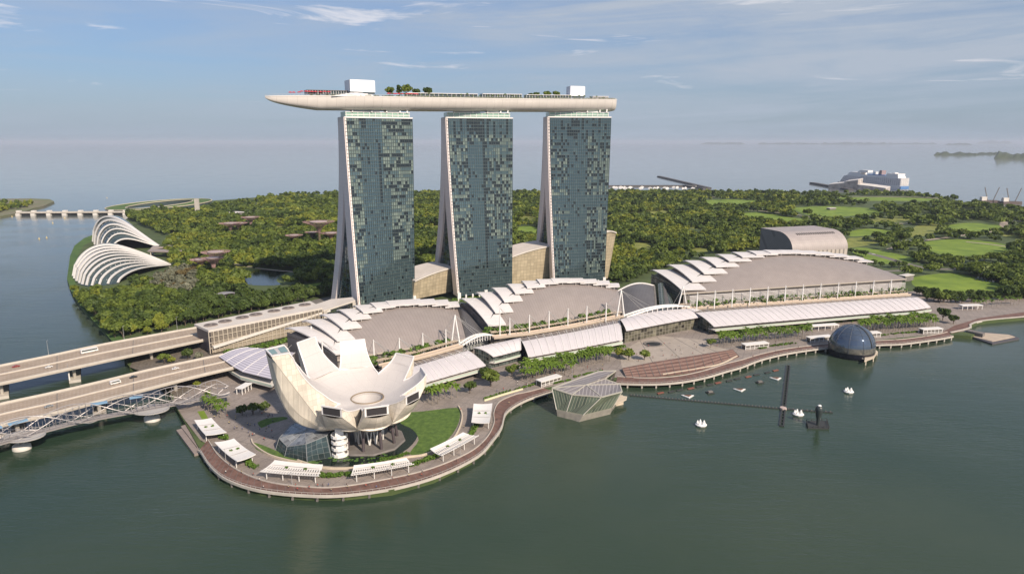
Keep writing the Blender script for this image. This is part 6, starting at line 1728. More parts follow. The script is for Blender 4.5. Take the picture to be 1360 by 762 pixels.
one_tree('big dark tree at the right end of the longest arcade roof', 1252, 425, 0, 1.2)
one_tree('second big dark tree at the right end of the longest arcade roof', 1266, 430, 0, .95)
one_tree('bright round tree under the road bridge landing', 219, 483, 1, .8)
one_tree('smaller bright tree beside the road bridge landing', 228, 482, 2, .6)
one_tree('dark tree below the end of the building with roof fans', 250, 477, 0, .8)
one_tree('grey-green tree below the end of the building with roof fans', 265, 478, 3, .65)
one_tree('bright tree behind the end of the helix footbridge', 262, 514, 2, .5)
# hedge bank between hall and roof-fan building
for lab, px in (('clipped hedge bank along the front of the building with roof fans', [(300,470),(350,462),(400,448),(440,436)]), ('planted bank at the foot of the nearest tower', [(440,420),(480,418),(550,402)]), ('planted bank at the foot of the middle tower', [(604,400),(640,396),(690,388)]), ('planted bank at the foot of the farthest tower', [(700,378),(735,373),(810,376)])):
    hedge(lab, px, 5, 3.4, 130, LEAF_S, .8)
# ------------------------------------------------------------------ palms
PALML = leafmat('leaf_palm', (0.065,0.120,0.016), (0.180,0.270,0.036))
def palm_proto(h, seed, nf=15, fl=3.1):
    g = random.Random(seed); mb = MB()
    for k in range(nf):
        a = 2*math.pi*k/nf+g.uniform(-.2,.2); el = g.uniform(-.25,1.15); d = V(math.cos(a), math.sin(a), 0); sd = V(-d[1], d[0], 0)
        pts = [V(0,0,h)+d*fl*f*math.cos(el*(1-.5*f))+V(0,0,fl*(math.sin(el)*f-.62*f*f)) for f in np.linspace(0,1,5)]; ws = [.18,.62,.66,.46,.08]
        for i in range(4):
            for s_ in (-1, 1):
                a_, b_ = pts[i], pts[i+1]; mb.face([a_, b_, b_+sd*s_*ws[i+1]*1.0+V(0,0,-.22), a_+sd*s_*ws[i]*1.0+V(0,0,-.22)])
    cr = mb.build('crown', PALML); cm = cr.data; bpy.data.objects.remove(cr)
    mb = MB(); mb.tube([V(0,0,-.2), V(.1,.05,h*.5), V(0,0,h+.2)], [.24,.17,.14], 6); tr = mb.build('trunk', mat('palm_bark', (0.22,0.19,0.16), .9)); tm = tr.data; bpy.data.objects.remove(tr)
    return cm, tm
PP = [palm_proto(8.5,1), palm_proto(7.8,2), palm_proto(9.2,3)]
def palm_rows(rows, lab, grp, sc=1.0):
    for (x0,y0,x1,y1,n) in rows:
        for k in range(n):
            f = (k+.5)/n; p = G(x0+(x1-x0)*f, y0+(y1-y0)*f, LZ)
            place_tree('palm_tree', lab, 'palm', PP[rnd.randrange(3)], p+V(rnd.uniform(-.6,.6),rnd.uniform(-.6,.6),0), rnd.uniform(0,6.28), sc*rnd.uniform(.9,1.12), grp)
palm_rows([(692,499,762,484,15),(690,504,764,489,15),(697,509,765,494,12)], 'palm in the left block of the palm rows before the long arcade roof', 'palms in the left block', 1.08)
palm_rows([(768,482,812,475,11),(768,487,812,479,11)], 'palm in the right block of the palm rows before the long arcade roof', 'palms in the right block', 1.08)
palm_rows([(952,456,1078,445.5,25),(954,460,1076,449,25)], 'palm in the rows before the longest arcade roof, left of the glass sphere', 'palms left of the sphere', 1.08)
palm_rows([(1138,440,1242,432,22),(1140,443.5,1244,435.5,22),(1150,437,1240,429.5,18)], 'palm in the rows before the longest arcade roof, right of the glass sphere', 'palms right of the sphere', 1.08)
palm_rows([(268,542,297,556,5),(275,538,303,552,5)], 'palm in the short double row near the helix footbridge', 'palms near the helix', .85)
palm_rows([(566,534,610,527,6),(572,538,584,536,2)], 'tall palm behind the museum lawn', 'palms behind the lawn', 1.15)
palm_rows([(1290,409,1356,404,11)], 'small palm on the far right quay beyond the big dark trees', 'palms on the far right quay', .9)
# sky deck trees
for i, (a, off, s_, kd, lab) in enumerate(((.318,0,.70,1,'dark roof tree right of the large white rooftop room, first of the group'),(.343,-2,.84,5,'taller dark roof tree, second right of the large white rooftop room'),(.366,1,.88,1,'tallest dark roof tree in the group beside the large rooftop room'),(.390,-1,.80,0,'broad dark roof tree, fourth in the group beside the large rooftop room'),(.424,0,.78,0,'lone dark roof tree right of the first roof tree group'),(.735,0,.55,0,'first roof tree of the second group, left of the smaller rooftop room'),(.755,2,.62,0,'second roof tree of the second group, left of the smaller rooftop room'),(.785,-1,.68,1,'third roof tree of the second group, left of the smaller rooftop room'),(.815,0,.66,1,'roof tree nearest the smaller rooftop room'))):
    p = on_deck(a, off, 1.6); place_tree('roof_tree', lab, 'tree', PT[kd], p, i*1.3, s_*1.12, None)
for k in range(34):
    a = .30+.66*(k+.5)/34+rnd.uniform(-.006,.006); place_tree('roof_palm', 'small palm planted along the front edge of the sky deck', 'palm', PP[k % 3], on_deck(a, -hw(a)+3.0+rnd.uniform(0,3), .1), rnd.uniform(0,6), rnd.uniform(.34,.5), 'small palms along the sky deck')
REDP = mat('parasol_red', (0.52,0.045,0.06), .7)
def parasol(lab, grp, p, m=REDP, sc=1.0):
    t = thing('parasol', lab, 'parasol', p, grp); p = V(*p); mb = MB(); mb.lathe([(1.9*sc,2.3*sc),(1.1*sc,2.8*sc),(.05,3.2*sc)], p, 8); mb.build('canopy', m, t); mb = MB(); mb.tube([p, p+V(0,0,3.1*sc)], .06, 5); mb.build('pole', FRAMEW, t)
for k in range(11): parasol('red parasol on the pointed left end of the sky deck', 'red parasols on the pointed end', on_deck(.055+.105*k/11+rnd.uniform(-.003,.003), -3-5*rnd.random(), (1.6 if k > 2 else .8)), REDP, 1.1)
for k in range(12): parasol('red parasol right of the large white rooftop room', 'red parasols right of the room', on_deck(.305+.085*k/12, -9-3*rnd.random(), 1.0), REDP, 1.15)
# ------------------------------------------------------------------ barrage, islets, breakwaters, far coast
def hill(name, pts_px, z, hts, dep, m, label=None, cat=None):
    base = [G(x, y, z) for x, y in pts_px]; mb = MB(); n = len(base)
    d = [unit(V(p[0],p[1],0)) for p in base]
    prof = [(0,0),(.12,.7),(.35,1.0),(.7,.8),(1,0)]
    for i in range(n-1):
        for (f0,h0), (f1,h1) in zip(prof, prof[1:]):
            mb.face([base[i]+d[i]*dep*f0+V(0,0,hts[i]*h0), base[i+1]+d[i+1]*dep*f0+V(0,0,hts[i+1]*h0), base[i+1]+d[i+1]*dep*f1+V(0,0,hts[i+1]*h1), base[i]+d[i]*dep*f1+V(0,0,hts[i]*h1)])
    o = mb.build(name, m, smooth=False); struct(o); return o
ISL = mat('island_wood', (0.035,0.055,0.028), .95, var=.4, vscale=.01, col2=(0.06,0.075,0.035))
def jag(x0, x1, y, n, h, seed):
    g = random.Random(seed); return [(x0+(x1-x0)*k/n, y+(g.random()-.5)*.0) for k in range(n+1)], [0 if k in (0,n) else h*g.uniform(.45,1) for k in range(n+1)]
for (x0,x1,y,n,h,dep,sd) in ((1240,1300,206.5,14,46,500,1),(1296,1335,205.5,12,34,600,6),(1320,1440,211,24,80,600,2),(930,990,191.6,10,130,3000,3),(1005,1090,191.8,16,110,3000,4),(1088,1180,191.9,14,150,3000,5),(1176,1245,191.7,12,110,3000,8),(1255,1292,192.6,8,110,2500,9),(1296,1345,190.8,8,260,4000,10)):
    p, h_ = jag(x0, x1, y, n, h, sd); hill('island', p, 0, h_, dep, ISL)
# left islet
q = [(-60,266),(0,264.5),(40,264),(66,265),(72,268),(58,274),(45,277),(30,282),(0,288),(-60,294)]
mb = MB(); mb.prism([G(x, y, 3) for x, y in q], -2, 4); struct(mb.build('islet', mat('sandy_ground', (0.26,0.215,0.15), .9, var=.25, vscale=.01, col2=(0.12,0.15,0.06))))
g2 = np.random.default_rng(9); qs = []; ms_ = []
for k in range(170):
    x, y = g2.uniform(-40,52), g2.uniform(267,283)
    if not inpoly(np.array([x]), np.array([y]), [(-60,270),(20,269),(50,270),(30,277),(0,282),(-60,286)])[0]: continue
    v = lib(0, 3)[int(g2.integers(5))]; qs.append(v*g2.uniform(.8,1.3)+G(x, y, 4)); ms_.append(np.full(len(v), int(g2.integers(3))))
me = quads_mesh('islet_wood', np.concatenate(qs), LM, np.concatenate(ms_)); o = bpy.data.objects.new('islet_wood', me); COL.objects.link(o); struct(o, 'stuff')
# barrage
a, b = G(24,284,4), G(166,283,4); d = unit(b-a); n = V(-d[1], d[0], 0)
t = thing('barrage', 'low grey barrage with seven gate piers crossing the channel at the left', 'barrage', (a+b)/2*V(1,1,0))
mb = MB(); mb.beam(a+V(0,0,3.0), b+V(0,0,3.0), 12, 3.0); mb.build('deck', CONC, t)
mb = MB(); mb.beam(a+n*3+V(0,0,-2), b+n*3+V(0,0,-2), 4, 6); mb.build('gates', mat('gate_dark', (0.10,0.09,0.09), .7), t)['kind'] = 'stuff'
for px in (26,45,65,85,105,124.5,144,163):
    p = G(px, 284.5, 3); p = a+d*((p-a)@d); mb = MB(); mb.beam(V(p[0],p[1],-2)-n*7, V(p[0],p[1],-2)+n*9, 9, 14); mb.box((p[0],p[1],5), (8,8,6.5), math.atan2(d[1],d[0])); mb.build('gate_pier', CONCW, t)
# green-roofed pump house
cp = G(213,277,LZ); t = thing('green_roof_hall', 'round hall with a sloping grass roof ring at the barrage end', 'building', cp)
def ring(a, b, h0, h1, r0=52, r1=82):
    th_ = 2*math.pi*a; r = r0+(r1-r0)*b; return cp+V(1.45*r*math.cos(th_), r*math.sin(th_)*1.4, h0+(h1-h0)*(.5+.5*math.cos(th_-.5)))
mb = MB(); mb.shell(lambda a, b: ring(a, b, 5, 17), 48, 2, 1.5); mb.build('grass_roof', GRASSD, t)
mb = MB()
for k in range(48):
    p, q_ = ring(k/48, 1, 5, 17), ring((k+1)/48, 1, 5, 17); mb.face([V(p[0],p[1],LZ), V(q_[0],q_[1],LZ), q_+V(0,0,-1.4), p+V(0,0,-1.4)])
    p, q_ = ring(k/48, 0, 5, 17), ring((k+1)/48, 0, 5, 17); mb.face([V(q_[0],q_[1],LZ), V(p[0],p[1],LZ), p+V(0,0,-1.4), q_+V(0,0,-1.4)])
mb.build('wall', GLS, t)
mb = MB()
for k in range(48):
    for b_ in (0, 1): mb.beam(ring(k/48, b_, 5.3, 17.3), ring((k+1)/48, b_, 5.3, 17.3), 2.2, 1.4)
mb.build('roof_rim', mat('rim_beige', (0.50,0.44,0.34), .7), t)
sheet('lawn_field', [(240,284),(252,275),(261,273.5),(264,282),(258,287)], LZ+.2, GRASS)
mb = MB(); p = G(263,287,LZ); mb.box((p[0],p[1],LZ), (9,5,38)); tag(mb.build('pylon', CONC, loc=(p[0],p[1],LZ)), 'slim pale pylon beside the steep lawn near the grass-roofed hall', 'pylon')
# breakwaters and harbour
def bar(label, pa, pb, w_, h, cat='breakwater'):
    a, b = G(*pa, 0), G(*pb, 0); mb = MB(); mb.beam(a+V(0,0,h/2-.5), b+V(0,0,h/2-.5), w_, h+1); tag(mb.build('breakwater', mat('breakwater_stone', (0.085,0.08,0.08), .9), loc=(a+b)/2), label, cat)
bar('long slanting dark breakwater out in the sea right of the towers', (875,235), (942,251), 16, 5)
bar('dark breakwater parallel to the shore right of the towers', (806,248), (926,247.6), 16, 5)
bar('short dark breakwater arm joining the shore right of the towers', (908,247.6), (936,251.6), 14, 5)
bar('dark jetty at the bow of the cruise ship', (1078,244), (1130,253.5), 18, 6, 'jetty')
rg = random.Random(31)
for k in range(26):
    x, y = rg.uniform(814,925), rg.uniform(248.7,250.6); p = G(x, y, 0); t = thing('moored_boat', 'small white boat moored behind the breakwater', 'boat', p, 'boats behind the breakwater')
    L_ = rg.uniform(9,17); an = rg.uniform(-.4,.4); mb = MB(); mb.prism([p+V(L_*(x_*math.cos(an)-y_*math.sin(an)), L_*(x_*math.sin(an)+y_*math.cos(an)), 0) for x_, y_ in ((-.5,-.16),(.25,-.16),(.5,0),(.25,.16),(-.5,.16))], -.5, 2.4); mb.build('hull', WHITE, t)
    mb = MB(); mb.box(p+V(0,0,2.4), (L_*.45,L_*.22,2.4), an); mb.build('cabin', CONCW, t)
# ------------------------------------------------------------------ cruise ship and terminal
stern, bow = G(1199,252,0), G(1098,250,0)
stern = XZ(1201,252,0+G(1199,252.5,0)[1]); S0 = G(1200,252.5,0); B0 = G(1112,246,0)
d = unit(B0-S0); n = unit(V(-d[1], d[0], 0)); n = n if n[1] > 0 else -n; LS = np.linalg.norm(B0-S0); WS = 40
t = thing('cruise_ship', 'huge white cruise ship berthed on the far shore with its blue stern to the right', 'ship', (*((S0+B0)/2)[:2], 0))
SW = mat('ship_white', (0.72,0.70,0.69), .45); SG = uvlines('ship_balconies', (0.40,0.38,0.39), (0.68,0.65,0.64), 9, 3.0, .3, .40, .5, .2, cellvar=.3); SB = mat('ship_blue', (0.09,0.20,0.42), .45)
def hullpts(f0, f1, w_, sharp):
    out = []
    for f in np.linspace(f0, f1, 12): out.append((f, w_*(1-max(0,(f-sharp)/(1.001-sharp))**2 if f > sharp else 1)))
    return [S0+d*LS*f-n*WS/2*w for f, w in out]+[S0+d*LS*f+n*WS/2*w for f, w in out[::-1]]
mb = MB(); mb.prism(hullpts(0, 1, 1, .72), -1, 16); mb.build('hull', SW, t)
mb = MB(); mb.prism(hullpts(-.012, .05, .97, .72), 3, 13); mb.build('stern_band', SB, t)
k0, k1 = .02, .80
def block(nm, f0, f1, w_, z0, z1, m, slant=0):
    q = [S0+d*LS*f0-n*WS/2*w_, S0+d*LS*f1-n*WS/2*w_, S0+d*LS*f1+n*WS/2*w_, S0+d*LS*f0+n*WS/2*w_]; q2 = [S0+d*LS*(f0)-n*WS/2*w_, S0+d*LS*(f1-slant)-n*WS/2*w_, S0+d*LS*(f1-slant)+n*WS/2*w_, S0+d*LS*f0+n*WS/2*w_]
    mb = MB()
    b = [V(p[0],p[1],z0) for p in q]; tt = [V(p[0],p[1],z1) for p in q2]
    for i in range(4):
        j = (i+1) % 4; L_ = np.linalg.norm(b[j]-b[i]); mb.face([b[i],b[j],tt[j],tt[i]], uv=[(0,z0),(L_,z0),(L_,z1),(0,z1)])
        mb.face([b[j],b[i],tt[i],tt[j]], uv=[(L_,z0),(0,z0),(0,z1),(L_,z1)]) if False else None
    mb.face(tt, uv=[(0,.5)]*4); return mb.build(nm, m, t)
block('superstructure', .0, .90, .98, 16, 40, SG, .06); block('upper_deck', .04, .82, .9, 40, 46, SW, .06)
block('bridge_house', .60, .80, .85, 46, 54, SW, .05); block('stern_house', .05, .22, .85, 46, 55, SW, .02); block('top_dome', .50, .66, .6, 54, 62, SW, .04)
block('pool_deck', .24, .5, .7, 46, 49, SB)
for f, w_, h, nm, m in ((.30,.5,18,'funnel',mat('ship_funnel', (0.30,0.22,0.22), .5)), (.40,.3,12,'mast_house',SW), (.12,.4,12,'lift_tower',SW), (.09,.5,8,'sports_tower',SB)): block(nm, f, f+.05, w_, 46, 46+h, m, .015)
mb = MB()
for j in range(8): q = S0-d*.5-n*WS*.4+n*WS*.8*j/7; mb.beam(V(q[0],q[1],16), V(q[0],q[1],40), 1.2)
for z in (16,20,24,28,32,36,40): mb.beam(V(*(S0-d*1.2-n*WS*.48)[:2],z), V(*(S0-d*1.2+n*WS*.48)[:2],z), 2.0, 1.2)
mb.build('stern_balcony', SW, t)['kind'] = 'stuff'
a, b = G(1100,250,2), G(1176,253.8,2); dd = unit(b-a); nn = V(-dd[1], dd[0], 0)
t = thing('cruise_terminal', 'long pale cruise terminal with sloped roofs in front of the ship', 'terminal', (*((a+b)/2)[:2], 2)); LT = np.linalg.norm(b-a)
for f0, f1, h0, h1 in ((0,.30,14,22),(.28,.52,26,34),(.5,.78,18,14),(.76,1,14,10)):
    q = [a+dd*LT*f0, a+dd*LT*f1, a+dd*LT*f1+nn*40, a+dd*LT*f0+nn*40]; mb = MB()
    b4 = [V(p[0],p[1],0) for p in q]; t4 = [V(q[0][0],q[0][1],h0), V(q[1][0],q[1][1],h1), V(q[2][0],q[2][1],h1+4), V(q[3][0],q[3][1],h0+4)]; mb.hexa(b4, t4); mb.build('wall', uvlines('terminal_wall', (0.36,0.33,0.31), (0.20,0.19,0.19), 0, 0) if False else mat('terminal_wall', (0.34,0.31,0.29), .7, var=.5, vscale=.06), t)
    mb = MB(); mb.hexa([p+V(0,0,.3) for p in t4], [p+V(0,0,2) for p in t4]); mb.build('roof', WR, t)
# dredger barges at the right
for px, py, lab in ((1312,270.5,'dark crane barge on the sea at the right edge, left of two'), (1341,272,'dark crane barge on the sea at the right edge, right of two')):
    p = G(px, py-1.5, 0); t = thing('crane_barge', lab, 'barge', p); mb = MB(); mb.box(p+V(0,0,-1), (52,22,7), .05); mb.build('hull', mat('barge_hull', (0.10,0.075,0.07), .7), t)
    mb = MB(); mb.box(p+V(-14,0,6), (14,10,10)); mb.build('deckhouse', CONCW, t)
    for s_ in (-1, 1):
        mb = MB(); mb.beam(p+V(6+s_*8,0,6), p+V(6+s_*20,0,42), 1.6); mb.build('crane_boom', CONCD, t)
sheet('reclaimed_spit', [(1288,274),(1310,275),(1380,281),(1380,285),(1300,280)], 1.5, mat('spit_sand', (0.30,0.24,0.18), .9))
for k, (px, py) in enumerate(((62,316),(70,296.5),(86,290),(142,263),(16,288),(52,317.5))):
    p = G(px, py, 0); t = thing('marker_buoy', 'small pale marker buoy on the water near the barrage', 'buoy', p, 'marker buoys near the barrage'); mb = MB(); mb.lathe([(.05,-.5),(1.3,-.3),(1.4,.6),(.6,1.2),(.3,3.0),(.05,3.2)], p, 8); mb.build('body', mat('buoy_yellow', (0.55,0.44,0.22), .6), t)
# ships far out
for k, (px, py, L_) in enumerate(((142,263,30),(1352,198,260),(986,190.5,300))):
    pass
# ------------------------------------------------------------------ floats, boats and pontoons on the bay
DP = mat('pontoon_rubber', (0.035,0.037,0.038), .7)
def pontoon(label, pa, pb, w_, n):
    a, b = G(*pa, 0), G(*pb, 0); t = thing('floating_boom', label, 'boom', (a+b)/2); mb = MB()
    for k in range(n):
        p, q = a+(b-a)*(k+.06)/n, a+(b-a)*(k+.94)/n; mb.beam(p+V(0,0,.15), q+V(0,0,.15), w_, .7)
    mb.build('float', DP, t)['kind'] = 'stuff'
    mb = MB()
    for k in range(n): p = a+(b-a)*(k+.5)/n; mb.beam(p+V(0,0,.5), p+V(0,0,1.1), .4)
    mb.build('bollard', CONCD, t)['kind'] = 'stuff'
pontoon('long dark floating boom from the crystal pavilion out to the cross point', (836,525), (1038,543), 1.0, 46)
pontoon('short dark floating boom right of the cross point, behind the dark buoy', (1044,543.5), (1106,548), 1.2, 10)
def ladder(label, pa, pb, w_, n):
    a, b = G(*pa, 0), G(*pb, 0); d = unit(b-a); nn = V(-d[1], d[0], 0); t = thing('floating_walkway', label, 'walkway', (a+b)/2); mb = MB()
    for s_ in (-1, 1): mb.beam(a+nn*w_/2*s_+V(0,0,.3), b+nn*w_/2*s_+V(0,0,.3), .8, .8)
    mb.build('side_float', DP, t)['kind'] = 'stuff'; mb = MB()
    for k in range(n+1): p = a+(b-a)*k/n; mb.beam(p-nn*w_/2+V(0,0,.4), p+nn*w_/2+V(0,0,.4), .7, .6)
    mb.build('rung', DP, t)['kind'] = 'stuff'
ladder('ladder-like dark floating walkway crossing the boom', (1047,486), (1038,566), 2.0, 24)
p = G(1040,543,0); t = thing('float_hub', 'small pinkish float where boom and ladder walkway cross', 'float', p); mb = MB(); mb.lathe([(.05,1.2),(2.0,1.2),(2.2,.4),(2.2,-.4)], p, 12); mb.build('float', mat('float_pink', (0.45,0.36,0.33), .6), t)
# dashed line of small pontoons near the steps
for k in range(13):
    f = k/12; p = G(877+(1030-877)*f+(2 if k % 2 else 0), 522-(522-492)*f**1.15, 0); t = thing('small_pontoon', 'small dark pontoon in the broken line before the timber steps', 'pontoon', p, 'pontoons before the timber steps'); mb = MB(); mb.box(p+V(0,0,-.3), (5.2,1.6,.8), .5); mb.build('float', DP if k % 3 else mat('float_red', (0.20,0.07,0.05), .7), t)
# triangular sail floats
for px, py, m, lab in ((914,526.5,'w','white triangular float nearest the boom'),(983,518,'w','white and orange triangular float in the middle of the bay'),(1031,503,'w','white and orange triangular float nearest the ladder walkway'),(943,521.5,'k','dark small float left of the middle triangle'),(1009,508,'k','dark small float right of the middle triangle')):
    p = G(px, py, 0); t = thing('bay_float', lab, 'float', p)
    if m == 'w':
        mb = MB(); mb.prism([p+V(-4.2,2.2,0), p+V(-.3,-3.6,0), p+V(4.2,1.6,0)], -.3, .5); mb.build('base', WHITE, t); mb = MB(); mb.prism([p+V(-2.4,1.2,0), p+V(0,-1.6,0), p+V(2.4,1.0,0)], .5, .9); mb.build('net', mat('float_net', (0.16,0.08,0.05), .8), t)
    else:
        mb = MB(); mb.box(p+V(0,0,-.3), (5.0,3.4,.9), .3); mb.build('base', DP, t); mb = MB(); mb.box(p+V(0,0,.6), (3.2,2,.8), .3); mb.build('box', CONCD, t)
# white lotus-like boats
def petalboat(lab, px, py, s_=1.0):
    p = G(px, py, 0); t = thing('white_float', lab, 'float', p); mb = MB(); mb.lathe([(.05,-.3),(2.6*s_,-.3),(3.3*s_,.9),(2.8*s_,1.3),(.05,1.2)], p, 10); mb.build('hull', WHITE, t)
    mb = MB()
    for k in range(5):
        a = k*1.257+.3; b0 = p+V(1.9*s_*math.cos(a),1.9*s_*math.sin(a),1.1); mb.hexa([b0+V(-.9,-.5,0)*s_, b0+V(.9,-.5,0)*s_, b0+V(.9,.5,0)*s_, b0+V(-.9,.5,0)*s_], [b0+V(-.2,-.2,2.0)*s_, b0+V(.2,-.2,2.0)*s_, b0+V(.2,.2,2.0)*s_, b0+V(-.2,.2,2.0)*s_])
    mb.build('petal', WHITE, t)['kind'] = 'stuff'
petalboat('white petal float lowest and leftmost of three in the open bay', 931, 565, 1.05); petalboat('white petal float beside the dark buoy and the boom', 1060, 551, 1.05); petalboat('white petal float alone in the bay below the glass sphere', 1127, 521, 1.0)
p = G(1087,567,0); t = thing('buoy_platform', 'square dark floating platform under the tall dark buoy', 'platform', p)
c = [G(1071,560.5,0), G(1073,569,0), G(1101,570,0), G(1098,560,0)]; mb = MB(); mb.prism(c, -.4, .9); mb.build('deck', DP, t)
mb = MB()
for i in range(4):
    for k in range(4): q = c[i]+(c[(i+1) % 4]-c[i])*k/4; mb.beam(q+V(0,0,.8), q+V(0,0,2.0), .35)
    mb.beam(c[i]+V(0,0,1.9), c[(i+1) % 4]+V(0,0,1.9), .15)
mb.build('rail', DP, t)['kind'] = 'stuff'
q = G(1086,564,.9); zt_ = YZ(537.5, q[1]); t = thing('dark_buoy', 'tall dark bullet-shaped buoy standing on the floating platform', 'buoy', q); h = zt_-.9
mb = MB(); mb.lathe([(.9,0),(1.0,h*.25),(1.75,h*.5),(2.25,h*.72),(2.1,h*.86),(1.35,h*.96),(.02,h)], q, 20); mb.build('body', mat('buoy_dark', (0.035,0.045,0.045), .4), t, smooth=True)
mb = MB(); mb.lathe([(1.2,h*.965),(.7,h*1.0),(.02,h*1.02)], q, 10); mb.build('cap', WHITE, t)
# ------------------------------------------------------------------ people on the promenade
SK = mat('skin', (0.40,0.24,0.16), .6)
def person_mesh(seed):
    g = random.Random(seed); me = bpy.data.meshes.new('person'); st = g.uniform(.12,.32)
    v = [(0,0,.92),(0,0,1.2),(0,0,1.43),(0,0,1.52),(0,.02,1.66),(.09,0,.88),(.10,st,.48),(.10,st*.9-.05,.06),(-.09,0,.88),(-.10,-st,.48),(-.10,-st*1.2,.08),(.19,0,1.40),(.25,-st*.5,1.12),(.25,-st*.2+.08,.86),(-.19,0,1.40),(-.25,st*.5,1.12),(-.25,st*.5+.1,.86)]
    e = [(0,1),(1,2),(2,3),(3,4),(0,5),(5,6),(6,7),(0,8),(8,9),(9,10),(2,11),(11,12),(12,13),(2,14),(14,15),(15,16)]
    r = [.15,.16,.15,.06,.11,.10,.075,.05,.10,.075,.05,.075,.05,.04,.075,.05,.04]
    me.from_pydata(v, e, []); o = bpy.data.objects.new('person', me); COL.objects.link(o); m = o.modifiers.new('Skin', 'SKIN'); 
    for i, x in enumerate(r): me.skin_vertices[0].data[i].radius = (x, x*.85)
    me.skin_vertices[0].data[0].use_root = True
    return o
def person_obj(seed, top, bottom):
    o = person_mesh(seed)
    return o
bodies = []
CL = [('white shirt', (0.65,0.64,0.62)), ('dark shirt', (0.03,0.03,0.04)), ('red shirt', (0.40,0.05,0.04)), ('blue shirt', (0.06,0.12,0.30)), ('pale yellow shirt', (0.55,0.48,0.25))]
dg = None
for i, (nm, c) in enumerate(CL):
    o = person_mesh(i)
    if 'skin_vertices' and not o.data.skin_vertices: o.data.skin_vertices.new()
    bpy.context.view_layer.update(); dg = bpy.context.evaluated_depsgraph_get(); ev = o.evaluated_get(dg); me = bpy.data.meshes.new_from_object(ev); bpy.data.objects.remove(o)
    for q in (mat('cloth_%d' % i, c, .8), mat('trousers', (0.035,0.037,0.05), .8), SK): me.materials.append(q)
    for f in me.polygons:
        z = f.center.z; x = abs(f.center.x); f.material_index = 2 if (z > 1.47 or (x > .2 and z < 1.15)) else (0 if z > .92 else 1)
    bodies.append((nm, me))
HAIR = mat('hair_dark', (0.02,0.016,0.013), .7)
hb = MB(); hb.lathe([(.125,1.60),(.135,1.70),(.10,1.79),(.02,1.82)], (0,.0,0), 8); ho = hb.build('hair', HAIR); hairm = ho.data; bpy.data.objects.remove(ho)
PLACES = [('on the boardwalk below the museum', [(300,628),(350,648),(395,651),(440,652),(500,648),(560,632),(606,613),(640,592),(660,558),(676,536)]), ('on the paved plaza left of the museum', [(313,557),(330,575),(338,578),(345,571),(362,560),(370,548),(355,540),(305,562),(322,570),(351,584),(300,540)]), ('on the path between museum lawn and shelters', [(596,594),(616,568),(560,612),(612,545),(520,622)]), ('on the paved plaza above the timber steps', [(858,472),(880,466),(905,470),(925,462),(935,466),(890,456),(848,480),(920,470)]), ('on the boardwalk right of the timber steps', [(1000,474),(1030,468),(1060,462),(1120,456.5),(1190,452),(1230,447)]), ('on the long promenade beside the palms', [(660,520),(700,511),(720,506),(750,499),(800,486),(780,490),(1030,455),(1190,443)]), ('on the helix footbridge landing', [(270,533),(284,528),(296,531)])]
EXTRA = [('on the paved plaza left of the museum', 26, [(262,548),(330,545),(372,546),(362,585),(330,582),(290,560)]), ('on the paved plaza above the timber steps', 18, [(840,486),(850,458),(930,455),(968,463),(900,474)]), ('on the long promenade beside the palms', 22, [(655,522),(690,505),(800,482),(815,490),(740,504)]), ('on the boardwalk below the museum', 16, [(292,612),(330,636),(380,649),(470,650),(560,630),(620,604),(610,606),(540,630),(460,645),(380,643),(330,628)])]
for zone, n_, poly in EXTRA:
    q = [p for z, p in PLACES if z == zone][0]; c = 0
    while c < n_:
        x, y = rnd.uniform(250, 980), rnd.uniform(440, 660)
        if inpoly(np.array([x]), np.array([y]), poly)[0]: q.append((x, y)); c += 1
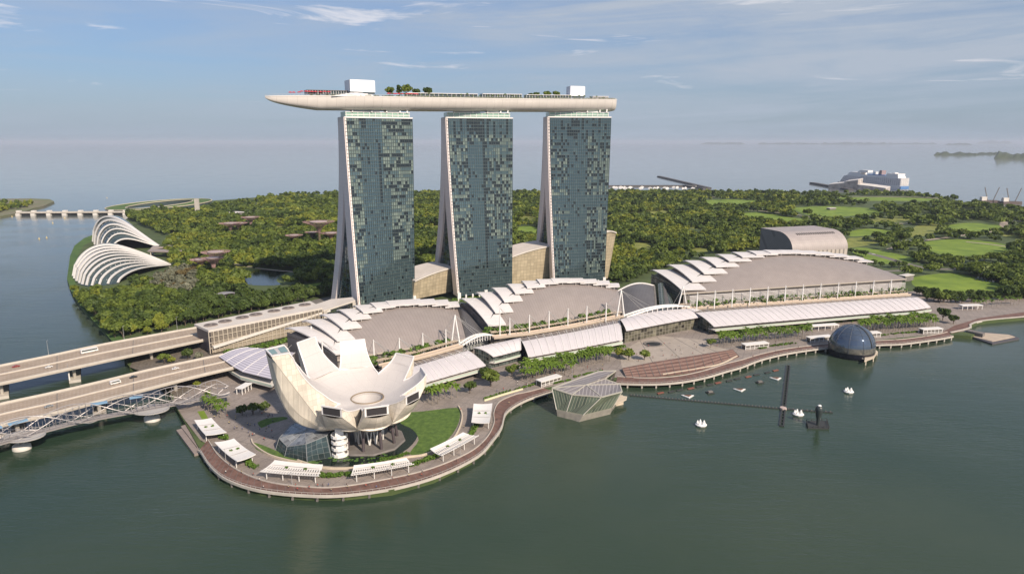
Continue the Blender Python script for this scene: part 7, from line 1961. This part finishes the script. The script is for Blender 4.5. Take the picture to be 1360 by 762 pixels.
for zone, pts_ in PLACES:
    for (x, y) in pts_:
        i = rnd.randrange(5); nm, me = bodies[i]; p = G(x, y, LANDZ+.13)
        o = bpy.data.objects.new('person', me); COL.objects.link(o); o.location = tuple(p); a = rnd.uniform(0,6.28); o.rotation_euler = (0,0,a)
        tag(o, 'person in %s and dark trousers %s' % (nm, zone), 'person', 'people in %ss %s' % (nm, zone))
        h = bpy.data.objects.new('hair', hairm); COL.objects.link(h); h.parent = o
# cars parked in the lot at the right and on the roads
rg = random.Random(77)
for k in range(46):
    r_, c_ = k//12, k % 12; x, y = 1296+c_*4.6+r_*3.0, 371.5-r_*2.3+c_*.55
    col = rg.choice([CW, CG, CB_, CR_, CW]); nmc = {CW:'white',CG:'grey',CB_:'black',CR_:'red'}[col]
    p = G(x, y, LANDZ); put_car('%s car parked in the lot above the bright field at the right' % nmc, col, 'car', p, (.5,1), '%s cars in the lot' % nmc)
for px, py, col, nmc in ((1160,338,CW,'white'),(1190,346.5,CB_,'black'),(1240,356.5,CW,'white'),(1275,357,CG,'grey'),(1320,350,CW,'white')):
    put_car('%s car driving on the road behind the hall at the right' % nmc, col, 'car', G(px, py, LANDZ+.25), (1,-.25), '%s cars on the road at the right' % nmc)
# lamps on the quay
for lab, grp, pts_ in (('slim grey lamp post along the quay right of the timber steps', 'lamp posts right of the steps', [(1040,463),(1120,454.5),(1200,449)]), ('slim grey lamp post beside the boardwalk below the museum', 'lamp posts below the museum', [(300,612),(388,643),(520,636),(612,606),(652,560)]), ('slim grey lamp post on the long quay left of the timber steps', 'lamp posts left of the steps', [(700,517),(760,502)])):
    for x, y in pts_: lamp_post(lab, G(x, y, LANDZ), 6.5, (0,-.9,0), grp)
# ------------------------------------------------------------------ air
hz = MB(); hz.hexa([(-91000,-900,-4),(91000,-900,-4),(91000,91000,-4),(-91000,91000,-4)], [(-91000,-900,262),(91000,-900,262),(91000,91000,262),(-91000,91000,262)])
hm = bpy.data.materials.new('haze'); hm.use_nodes = True; t_ = hm.node_tree; t_.nodes.clear()
pv = N(t_, 'ShaderNodeVolumePrincipled'); pv.inputs['Color'].default_value = (0.72,0.795,0.93,1); pv.inputs['Density'].default_value = 3.1e-5; pv.inputs['Anisotropy'].default_value = 0.0
ou = N(t_, 'ShaderNodeOutputMaterial'); t_.links.new(pv.outputs[0], ou.inputs['Volume'])
o = hz.build('haze', hm); struct(o, 'stuff')
